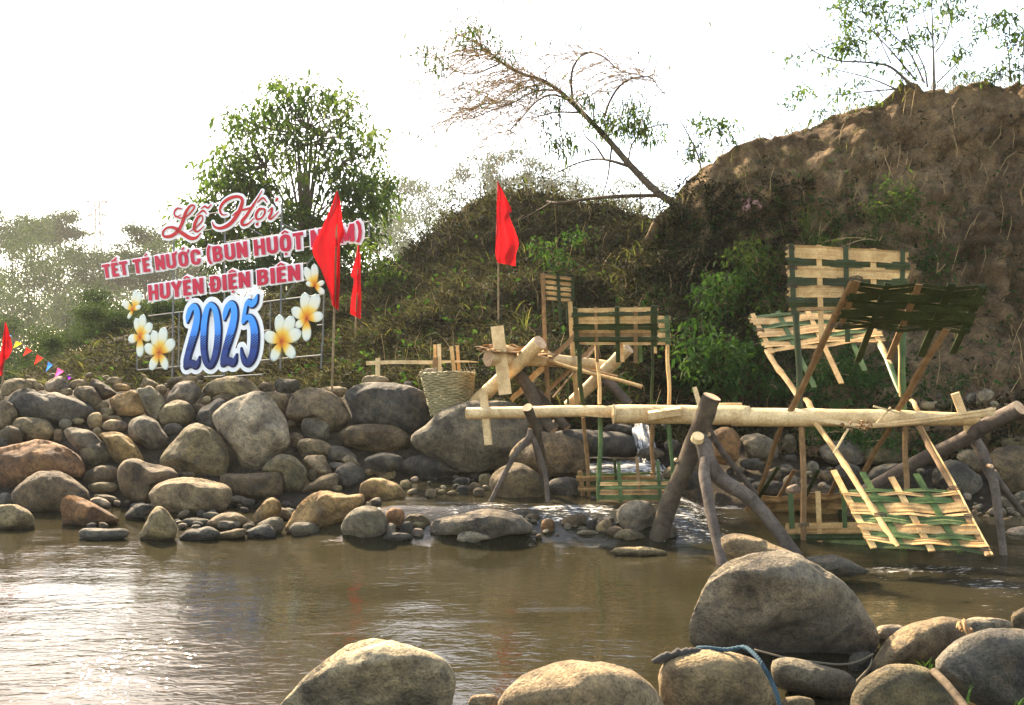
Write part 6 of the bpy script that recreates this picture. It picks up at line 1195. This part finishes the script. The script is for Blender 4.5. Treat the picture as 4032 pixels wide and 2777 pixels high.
Pt, _ = surf_sample(MP, MI, 650, lambda u, v: (patch(u, v, .02, 4) > .45) * (1 if u > 850 else .4)); tag(blades('grass', Pt, 5, .38, .02, M['grass'], .08), kind='stuff')
Pt, _ = surf_sample(MP, MI, 8500, lambda u, v: (.25 + patch(u, v, .014, 6)) * (1 if u > 620 else .25)); tag(blades('grass', Pt, 6, .34, .014, M['dull_grass'], .09, .5), kind='stuff')
Pt, _ = surf_sample(BP, BI, 4200, lambda u, v: (1 if v < interp(BANK_R, u) + 42 else .5 if u < 1780 else .1) * (.3 + patch(u, v, .02, 8))); tag(blades('grass', Pt, 6, .24, .011, M['dull_grass'], .07, .6), kind='stuff')
Pt, _ = surf_sample(BP, BI, 420, lambda u, v: (patch(u, v, .02, 5) > .48) * (1 if (u < 1900 and v > 470) else .12)); tag(blades('grass', Pt, 5, .26, .014, M['grass'], .06), kind='stuff')
top_pts = [BP[118, j] for j in range(0, BP.shape[1], 1) if random.random() < .9 and BI[118, j][0] < 2600] + [MP[78, j] for j in range(40, MP.shape[1]) if random.random() < .85]
tag(blades('grass', top_pts, 7, .34, .013, M['grass'], .18, .4), kind='stuff')
V = []; T = []
for j in range(40, MP.shape[1]):
    for _ in range(16):
        c = MP[random.choice([72, 75, 78]), j] + RNG.normal(size=3) * np.array([.15, .4, .12]) + np.array([0, 0, RNG.random() ** 2 * .55]); V.append(c)
V = np.array(V); n = len(V); D = unit(RNG.normal(size=(n, 3)) + np.array([0, 0, .6])); tag(quads('undergrowth', leaves(V, D, .13 * RNG.uniform(.5, 1.4, n), .05 * np.ones(n)), M['cover'], RNG.random(n)), kind='stuff')
stalks('dry_stalks', BP, BI, 260, lambda u, v: (1 if u < 2320 else 0) * (.25 + patch(u, v, .02, 9)), .42, .006)
stalks('dry_stalks', MP, MI, 200, lambda u, v: (1 if u > 860 else 0) * (.2 + patch(u, v, .02, 2)), .5, .008)
# single grass tufts and shrubs one can point at
def tuft(c, x, y, h, n, lab, wd=.018, mat=None, spread=.05, lean=.3):
    p = hit(c, x, y); o = blades('grass_tuft', [tuple(p - Vector((0, .06, .03)))], n, h, wd, mat or M['grass'], spread, lean); tag(o, lab, 'grass', 'grass tufts on the slope')
for a in (('L', 760, 1470, .85, 12, 'tall yellow green reed grass drooping above the upright top paddle', .035), ('L', 930, 1480, .65, 8, 'slender green grass right of the tall reed grass', .03), ('L', 1010, 1245, .5, 5, 'single yellow grass stem high on the earth slope', .03), ('L', 620, 1480, .4, 7, 'short yellow grass left of the tall reed grass', .025), ('L', 1180, 1420, .6, 5, 'dry reed bending right above the upright paddle', .03),
        ('E', 610, 720, .75, 12, 'tall green grass on the mound left of the raised dark paddle', .03), ('E', 1290, 380, .6, 10, 'green grass high on the mound above the small wheel', .025), ('E', 1500, 470, .5, 10, 'green grass standing behind the small wheel', .02), ('E', 1400, 130, .5, 6, 'yellow green grass at the top right of the mound', .025), ('R', 1590, 560, .3, 14, 'fresh green grass over the tan boulder at the right edge', .012), ('E', 290, 760, .3, 8, 'green grass left of the wooden peg on the rear log', .02)):
    tuft(*a)
def shrub(c, items, dY, lab, leaf=.11, per=260, mat=None, name='shrub', base=None, group='shrubs on the slope'):
    h = hit(c, *(base or items[-1][:2])); Y = h.y - dY; cl = clumps_px(c, items, Y, .15); b = at(c, *(base or items[-1][:2]), Y + dY); t = thing(name, lab, 'shrub', b, group); lines = []
    for q, r in cl: q = Vector(q); lines.append(([b, b.lerp(q, .5) + Vector((0, -.08, .05)), q], .014, .004))
    wood('stem', lines, M['twig'], t, 5); V, T = sprays(cl, per, leaf, leaf * .4, .4, 6, .8, 1.2); quads('leaves', V, mat or M['green_leaf'], T, t)
shrub('V', [(1625, 640, 34), (1600, 665, 28), (1650, 690, 30), (1640, 650, 25), (1665, 640, 20), (1620, 700, 25)], .5, 'bright green leafy shrub on the slope left of the upright paddle', .1)
shrub('V', [(1600, 780, 40), (1640, 800, 45), (1670, 840, 40), (1620, 850, 40), (1575, 800, 25), (1680, 800, 22), (1640, 880, 25)], .5, 'large leaved dark green shrub low on the slope behind the trestle', .13)
shrub('V', [(1560, 740, 24), (1545, 770, 24), (1575, 830, 26), (1560, 860, 20)], .4, 'green shrub right behind the small wheel', .1)
shrub('V', [(2010, 440, 50), (2050, 450, 36), (1980, 470, 36), (2030, 480, 36)], .15, 'dark bush high on the earth slope above the tilted paddle', .08, 240, M['tree_leaf'])
shrub('V', [(1900, 820, 30), (1870, 840, 34), (1930, 850, 30), (1850, 860, 26)], .25, 'green shrub seen under the tilted back paddle', .07, 420)
shrub('V', [(1740, 870, 28), (1780, 880, 28), (1810, 885, 20), (1760, 895, 20)], .25, 'small green shrub on the slope foot left of the right wheel', .07, 420)
shrub('V', [(1850, 960, 26), (1880, 975, 28), (1920, 970, 24), (1830, 985, 18), (1950, 985, 20)], .3, 'fresh green weeds among the stones behind the right wheel', .06, 600)
shrub('V', [(2000, 990, 24), (1960, 1000, 20), (2020, 1010, 20)], .3, 'green weeds right of the mossy grey boulder', .06, 600)
shrub('V', [(2110, 570, 30), (2140, 600, 26), (2120, 620, 22)], .12, 'sparse green shrub on the bare slope right of the upright paddle', .07, 260)
shrub('V', [(2180, 860, 26), (2230, 850, 22), (2150, 880, 20)], .15, 'weeds on the foot of the bare slope at the right', .06, 300)
shrub('V', [(1480, 580, 34), (1440, 600, 34), (1400, 590, 30), (1500, 620, 34)], .3, 'tangled shrub under the root of the leaning tree', .09, 260, M['cover'])
shrub('V', [(1230, 560, 26), (1260, 590, 26), (1300, 540, 24), (1280, 620, 24)], .3, 'yellow green bramble on the mound face right of the third flag', .11, 240)
shrub('V', [(830, 560, 30), (850, 620, 34), (880, 600, 30), (900, 640, 30), (860, 680, 34), (930, 620, 26)], .4, 'dark bush at the mound edge right of the smaller flag', .13, 150, M['tree_leaf'])
shrub('V', [(1545, 430, 26), (1520, 460, 28), (1570, 410, 22), (1500, 490, 26), (1540, 480, 24)], .1, 'dull scrub on the ridge right where the leaning trunk is rooted', .09, 260, M['cover'], base=(1540, 500))
shrub('V', [(1700, 560, 30), (1740, 600, 34), (1690, 610, 30), (1660, 580, 26), (1720, 640, 26)], .3, 'dark green hanging shrub left of the upright top paddle', .09, 260, M['tree_leaf'])
shrub('V', [(1740, 690, 30), (1720, 740, 34), (1760, 730, 26), (1700, 780, 30), (1740, 790, 28)], .3, 'dark bush in the shade behind the tilted back paddle', .09, 260, M['tree_leaf'])
shrub('V', [(1530, 600, 34), (1560, 640, 34), (1500, 660, 30), (1540, 690, 34), (1580, 570, 26)], .3, 'tall olive scrub on the slope above the small wheel', .09, 240, M['cover'])
shrub('V', [(1900, 560, 30), (1950, 540, 26), (1850, 550, 26), (1990, 545, 22)], .15, 'low green growth right above the upright top paddle', .07, 320, M['tree_leaf'])
def fern(c, x, y, h, lab):
    p = hit(c, x, y) - Vector((0, .12, 0)); V = []; T = []
    for q in range(7):
        a = -1.2 + 2.4 * q / 6; d = Vector((math.sin(a) * .8, -.25, 1)).normalized()
        for i in range(14):
            f = (i + 1) / 14; b = p + d * h * f - Vector((0, 0, 1)) * h * .3 * f * f + Vector((math.sin(a) * h * .25 * f * f, 0, 0))
            for s in (-1, 1):
                side = Vector((math.cos(a) * s, -.1, .25 - math.sin(a) * s * .4)).normalized(); L = h * .26 * (1 - f * .85); w_ = d * h * .028
                V.append([b - w_, b + side * L * .5 - w_, b + side * L, b + side * L * .5 + w_]); T.append(random.uniform(.4, .9))
    tag(quads('fern', np.array([[list(v) for v in q] for q in V]), M['green_leaf'], np.array(T)), lab, 'fern', 'ferns on the slope')
fern('H', 840, 1400, .22, 'small bright fern right behind the axle log'); fern('H', 1120, 1210, .3, 'bright fern on the slope under the sunlit tilted paddle'); fern('H', 950, 1200, .25, 'fern in the shade left of the bright fern')
# weeds on the near bank
def weed(c, x, y, Y, h, lab, n):
    o = blades('weed', [tuple(at(c, x, y, Y))], n, h, .006, M['green_leaf'], .008, .3); tag(o, lab, 'weed', 'weeds on the near bank')
weed('P', 1955, 1258, 3.2, .2, 'thin green weed stem in front of the large bluish boulder', 3); weed('P', 1700, 1035, 3.5, .11, 'small green sprig between the two lower right boulders', 5); weed('P', 2270, 1270, 3.2, .07, 'tiny weed at the lower right corner', 4)

# leaning bare tree
YL = 15.2; lt = thing('leaning_tree', 'dark leaning tree with drooping bare twigs reaching left from the bank', 'tree', at('K', 1830, 1310, 13.9))
trunk = [(1860, 1330, 13.8), (1790, 1275, 13.9), (1650, 1180, 14.2), (1480, 1010, 14.5), (1360, 870, 14.7), (1240, 740, 14.9), (1100, 600, 15.1), (1000, 510, 15.2), (900, 450, 15.2), (780, 410, 15.2), (660, 350, 15.2), (560, 270, 15.2), (490, 220, 15.2), (440, 130, 15.2)]
lines = [([at('K', *p) for p in trunk], .078, .009)]
br = [([(1660, 1210), (1400, 1215), (1180, 1235), (1020, 1260), (930, 1250)], .055, .03), ([(960, 1255), (850, 1320), (720, 1385)], .025, .008), ([(1100, 1240), (1090, 1210), (1130, 1110), (1180, 1055)], .02, .005), ([(1480, 1020), (1350, 980), (1250, 970), (1120, 1000), (1000, 1060)], .045, .012), ([(1360, 870), (1345, 1000), (1330, 1100), (1300, 1200), (1250, 1260)], .03, .01), ([(1310, 970), (1250, 880), (1180, 810), (1160, 700)], .03, .01),
      ([(1100, 580), (1090, 440), (1110, 350), (1160, 285), (1230, 265), (1310, 295), (1380, 360), (1460, 400), (1560, 395), (1600, 380)], .034, .008), ([(1310, 690), (1340, 600), (1400, 500), (1480, 440), (1580, 425), (1630, 440), (1670, 500), (1720, 545)], .034, .008), ([(1140, 660), (1000, 660), (900, 680), (830, 700)], .03, .008), ([(1060, 570), (960, 545), (860, 590), (760, 700), (700, 760), (690, 790), (730, 805)], .03, .008), ([(1000, 515), (850, 520), (700, 600), (560, 650), (440, 700)], .026, .006),
      ([(900, 480), (760, 500), (620, 590), (480, 620), (330, 760)], .022, .005), ([(620, 335), (500, 390), (400, 405), (300, 370), (220, 310), (110, 270)], .022, .005), ([(1470, 970), (1490, 880), (1560, 790), (1660, 745), (1800, 745), (1900, 780)], .026, .006), ([(1960, 1110), (1930, 950), (1850, 780), (1740, 590)], .03, .008), ([(930, 460), (920, 400), (940, 360), (990, 360), (1020, 420)], .014, .004), ([(985, 490), (1000, 450), (1025, 490), (1040, 560)], .012, .004), ([(1240, 720), (1238, 620)], .025, .02), ([(1015, 580), (1015, 740), (1040, 900), (1045, 1000)], .02, .006), ([(1560, 395), (1600, 330), (1640, 300), (1665, 370), (1650, 430)], .012, .004)]
tips = []
for pts, a, b in br:
    k = [at('K', x, y, 14.3 + .9 * (1 - min(1, max(0, (x - 900) / 900))) + .35 * math.sin(i * .8 + x)) for i, (x, y) in enumerate(pts)]; lines.append((k, a * .72, b * .7)); tips.append(cr([tuple(p) for p in k], 4))
wood('trunk', lines, M['bark'], lt, 8)
lines = []; rg = random.Random(21); lp = []; src = [[tuple(at('K', *p)) for p in trunk[5:]]] * 5 + tips[6:13] + [tips[9], tips[10], tips[11], tips[6], tips[7]]
for q in range(600):
    K = cr(rg.choice(src), 3) ; s = Vector(K[rg.randrange(len(K) // 5, len(K))]); L = rg.uniform(.6, 2.7); dr = Vector((rg.uniform(-1, .25), rg.uniform(-.5, .5), rg.uniform(-.15, .75))).normalized()
    p = [s]
    for i in range(5): dr = (dr + Vector((-.05, 0, -.26))).normalized(); p.append(p[-1] + dr * L / 5)
    lines.append((p, .006, .003)); 
    if rg.random() < .35: lp.append(p[-1])
    if rg.random() < .6: m = p[2]; lines.append(([m, m + Vector((rg.uniform(-.3, .2), rg.uniform(-.2, .2), rg.uniform(-.1, .2))), m + Vector((rg.uniform(-.6, .2), 0, rg.uniform(-.5, .1)))], .0045, .0025))
items = [(1480, 740, 60), (1380, 720, 55), (1430, 790, 45), (1320, 740, 45), (1560, 720, 50), (1620, 790, 45), (1600, 830, 30), (1280, 700, 30), (1540, 650, 28), (1480, 660, 24), (1170, 590, 34), (1190, 570, 20), (1000, 870, 34), (1000, 930, 26), (1050, 800, 24), (1090, 870, 22), (920, 790, 16), (370, 200, 24), (400, 150, 18), (460, 130, 18), (590, 195, 20), (635, 270, 14), (1010, 580, 22), (140, 280, 14), (190, 330, 12), (225, 380, 14), (1450, 590, 12), (1520, 570, 12), (1140, 900, 16), (960, 700, 14), (870, 490, 16), (480, 90, 10), (490, 205, 14)]
allp = [Vector(p) for K in tips for p in K[::2]] + [at('K', *p) for p in trunk]
for q, r in (KC := clumps_px('K', items, 14.6, .25)):
    q = Vector(q); n_ = min(allp, key=lambda v: (v - q).length); lines.append(([n_, n_.lerp(q, .5) + Vector((0, 0, .08)), q], .008, .004))
wood('twigs', lines, M['twig'], lt, 4)
V, T = sprays(KC, 420, .13, .04, .75, 5, .8, 1.0); n = len(lp); C = np.array([list(p) for p in lp]); D = unit(RNG.normal(size=(n, 3)) * .4 + np.array([0, 0, -1])); V2 = leaves(C, D, .13 * RNG.uniform(.6, 1.3, n), .035 * np.ones(n))
quads('leaves', np.concatenate([V, V2]), M['tree_leaf'], np.concatenate([T, RNG.random(n)]), lt)
# shrubs on the bank top (upper right)
YB = 12.9
def top_plant(lab, stems, items, Y, name='shrub', leaf=.1, per=420):
    t = thing(name, lab, 'shrub', at('L', *stems[0][0][0], Y), 'shrubs on the bank top'); ln = []
    for pts, r in stems: ln.append(([at('L', x, y, Y + .15 * math.sin(x * .1 + i)) for i, (x, y) in enumerate(pts)], r, .004))
    wood('stem', ln, M['greybark'], t, 6); V, T = sprays(clumps_px('L', items, Y, .15), per, leaf, leaf * .38, .45, 6, .6, 1.1); quads('leaves', V, M['tree_leaf'], T, t)
top_plant('spreading shrub with many thin stems on the highest edge of the bank', [([(1440, 560), (1300, 430), (1200, 400), (1100, 390), (950, 380), (800, 320), (760, 260), (745, 185)], .022), ([(1560, 570), (1558, 400), (1555, 300), (1545, 0), (1540, -120)], .024), ([(1520, 550), (1500, 430), (1440, 300), (1400, 200), (1375, 100)], .014), ([(1500, 520), (1400, 320), (1280, 200), (1200, 100), (1110, 20)], .014), ([(1450, 510), (1300, 330), (1200, 220), (1140, 90), (1100, 0)], .014), ([(1320, 560), (1150, 490), (900, 430), (680, 390)], .013), ([(1330, 560), (1100, 580), (960, 595), (780, 590)], .013), ([(1580, 520), (1700, 400), (1800, 260), (1870, 180)], .013), ([(1570, 330), (1640, 220), (1690, 0), (1700, -80)], .012), ([(1555, 320), (1600, 200), (1640, 20)], .009),
   ([(1240, 610), (1180, 540), (1080, 535), (1020, 570)], .009), ([(1160, 390), (1130, 280), (1170, 180)], .009), ([(1100, 390), (1080, 300), (1000, 200), (960, 130)], .009), ([(900, 700), (830, 700), (680, 690), (590, 720)], .008), ([(930, 290), (880, 150)], .007), ([(1290, 400), (1230, 270), (1150, 60)], .01), ([(1400, 480), (1350, 380), (1330, 300)], .01), ([(1550, 250), (1500, 100), (1480, -50)], .009)],
   [(650, 385, 26), (850, 360, 20), (760, 580, 26), (700, 590, 18), (900, 420, 18), (1000, 290, 46), (960, 280, 30), (1050, 270, 34), (1000, 320, 30), (1080, 220, 26), (1010, 120, 34), (980, 20, 34), (1020, 30, 34), (1110, 10, 34), (1200, 30, 38), (1240, 50, 28), (1160, 60, 26), (1350, 75, 36), (1380, 80, 24), (1000, 170, 28), (1050, 170, 24), (1250, 160, 30), (1200, 200, 30), (1300, 200, 24), (1340, 300, 30), (1370, 310, 24), (1450, 240, 26), (1510, 210, 26), (1550, 200, 18), (1660, 85, 34), (1740, 80, 32), (1490, 10, 26), (1560, 0, 26), (1690, 10, 26), (1740, 340, 20), (1720, 330, 20), (1860, 150, 24), (1890, 180, 24), (1800, 250, 18), (1020, 570, 26), (930, 590, 18), (1080, 530, 18), (1130, 630, 20), (660, 660, 20), (840, 700, 22), (1350, 480, 22), (1230, 420, 20), (1140, 330, 20), (1430, 420, 20)], YB)
top_plant('slim weedy stems at the top right corner of the bank', [([(2040, 510), (2030, 350), (2010, 250), (2000, 130)], .012), ([(2100, 510), (2090, 380), (2080, 250)], .009), ([(1980, 510), (1950, 400), (1930, 220)], .008), ([(2126, 500), (2120, 330), (2140, 180)], .009), ([(2070, 510), (2060, 430), (2045, 340)], .008)], [(2000, 120, 36), (1970, 110, 22), (2030, 120, 22), (2090, 260, 36), (2110, 230, 30), (2120, 310, 24), (2030, 240, 16), (2050, 400, 20), (1960, 420, 22), (2080, 450, 24), (2000, 470, 24), (1940, 470, 18), (2140, 180, 26)], 12.4)
top_plant('low bushy growth on the bank edge right of the spreading shrub', [([(1680, 560), (1690, 450), (1720, 330)], .007), ([(1740, 540), (1760, 480), (1780, 420)], .006), ([(1860, 520), (1870, 460), (1880, 420)], .006)], [(1690, 470, 24), (1740, 490, 28), (1780, 470, 20), (1660, 350, 18), (1700, 380, 16), (1860, 480, 18), (1900, 500, 20)], 12.6, leaf=.07)
top_plant('leafy shrub on the ridge just right of the leaning trunk', [([(60, 1000), (50, 900), (100, 780), (200, 750)], .012), ([(90, 1010), (110, 880), (220, 830), (270, 900)], .012), ([(30, 1000), (20, 850), (60, 740)], .01), ([(20, 1010), (5, 850), (10, 700)], .009)], [(180, 770, 30), (240, 780, 30), (280, 790, 22), (160, 820, 26), (220, 850, 26), (260, 890, 22), (120, 800, 20), (60, 780, 20), (40, 900, 24), (20, 980, 28), (80, 980, 28), (100, 760, 16)], 14.0)
tuft('L', 420, 890, .45, 14, 'dry grass standing on the ridge left of the slope crest', .01, None, .25, .35)
tuft('L', 60, 1020, .9, 40, 'tall dry grass stalks on the ridge right of the leaning trunk', .012, None, .35, .22)

# ------------------------------------------------------------------ pylon and power lines
YP = 330; M['pylon'] = flat('pylon_steel', (.05, .04, .03), .8); py_ = thing('pylon', 'hazy lattice steel power pylon behind the trees at the left', 'pylon', at('A', 770, 1300, YP))
mb = MB(); ax = 760
def PT(x, y, dy=0): return at('A', x, y, YP + dy)
rr = .3
for s in (-1, 1):
    mb.tube([PT(760 + s * 22, 185), PT(766 + s * 14, 300), PT(770 + s * 26, 520), PT(775 + s * 60, 1000)], rr, 5)
    for (yy, w_, dz) in ((183, 92, 20), (290, 90, -28), (440, 76, -30)): mb.tube([PT(762 + s * 20, yy + (6 if yy < 200 else 0)), PT(762 + s * w_, yy + (0 if yy < 200 else 14))], rr, 5); mb.tube([PT(762 + s * 20, yy + dz + 14), PT(762 + s * w_, yy + (0 if yy < 200 else 14))], rr * .8, 5)
for k in range(16):
    y0, y1 = 190 + k * 34, 224 + k * 34; s = 1 if k % 2 else -1; w0 = 20 + max(0, (y0 - 330) * .07); w1 = 20 + max(0, (y1 - 330) * .07); mb.tube([PT(764 + s * w0, y0), PT(764 - s * w1, y1)], rr * .8, 4); mb.tube([PT(764 - w0, y0), PT(764 + w0, y0)], rr * .7, 4)
mb.tube([PT(672, 183), PT(852, 200)], rr * .8, 4); mb.build('lattice', M['pylon'], py_)
for i, (pts, r, lab) in enumerate(([[(700, 790, 150), (1499, 548, 95), (1838, 431, 75), (2427, 220, 55), (2976, 0, 42), (3400, -190, 36)], .017, 'uppermost thin power line crossing the sky to the upper right'],
        [[(760, 850, 150), (1499, 645, 95), (1868, 532, 75), (2623, 276, 52), (3295, 25, 40), (3600, -90, 36)], .017, 'middle power line crossing the sky above the leaning tree'], [[(1500, 735, 95), (1900, 610, 75), (2700, 357, 52), (3101, 235, 44), (3637, 47, 38), (4100, -110, 34)], .017, 'lowest power line passing behind the leaning tree'])):
    mb = MB(); mb.tube(cr([tuple(at('Z', *p)) for p in pts], 8), [r * 1.25] * 41, 5); tag(mb.build('power_line', M['steel']), lab, 'power line', 'power lines in the sky')
# ------------------------------------------------------------------ haze: one closed box of air round everything
hz = bpy.data.materials.new('haze_air'); hz.use_nodes = True; t = hz.node_tree; t.nodes.clear(); o_ = t.nodes.new('ShaderNodeOutputMaterial'); pv = t.nodes.new('ShaderNodeVolumePrincipled')
pv.inputs['Color'].default_value = (.97, .945, .87, 1); pv.inputs['Density'].default_value = .00045; pv.inputs['Anisotropy'].default_value = .0; t.links.new(pv.outputs[0], o_.inputs['Volume'])
mb = MB(); x0, x1, y0, y1, z0, z1 = -340, 340, -70, 470, -2.2, 110
mb.add([(x0, y0, z0), (x1, y0, z0), (x1, y1, z0), (x0, y1, z0), (x0, y0, z1), (x1, y0, z1), (x1, y1, z1), (x0, y1, z1)], [(3, 2, 1, 0), (4, 5, 6, 7), (0, 1, 5, 4), (1, 2, 6, 5), (2, 3, 7, 6), (3, 0, 4, 7)])
tag(mb.build('haze', hz), kind='stuff')
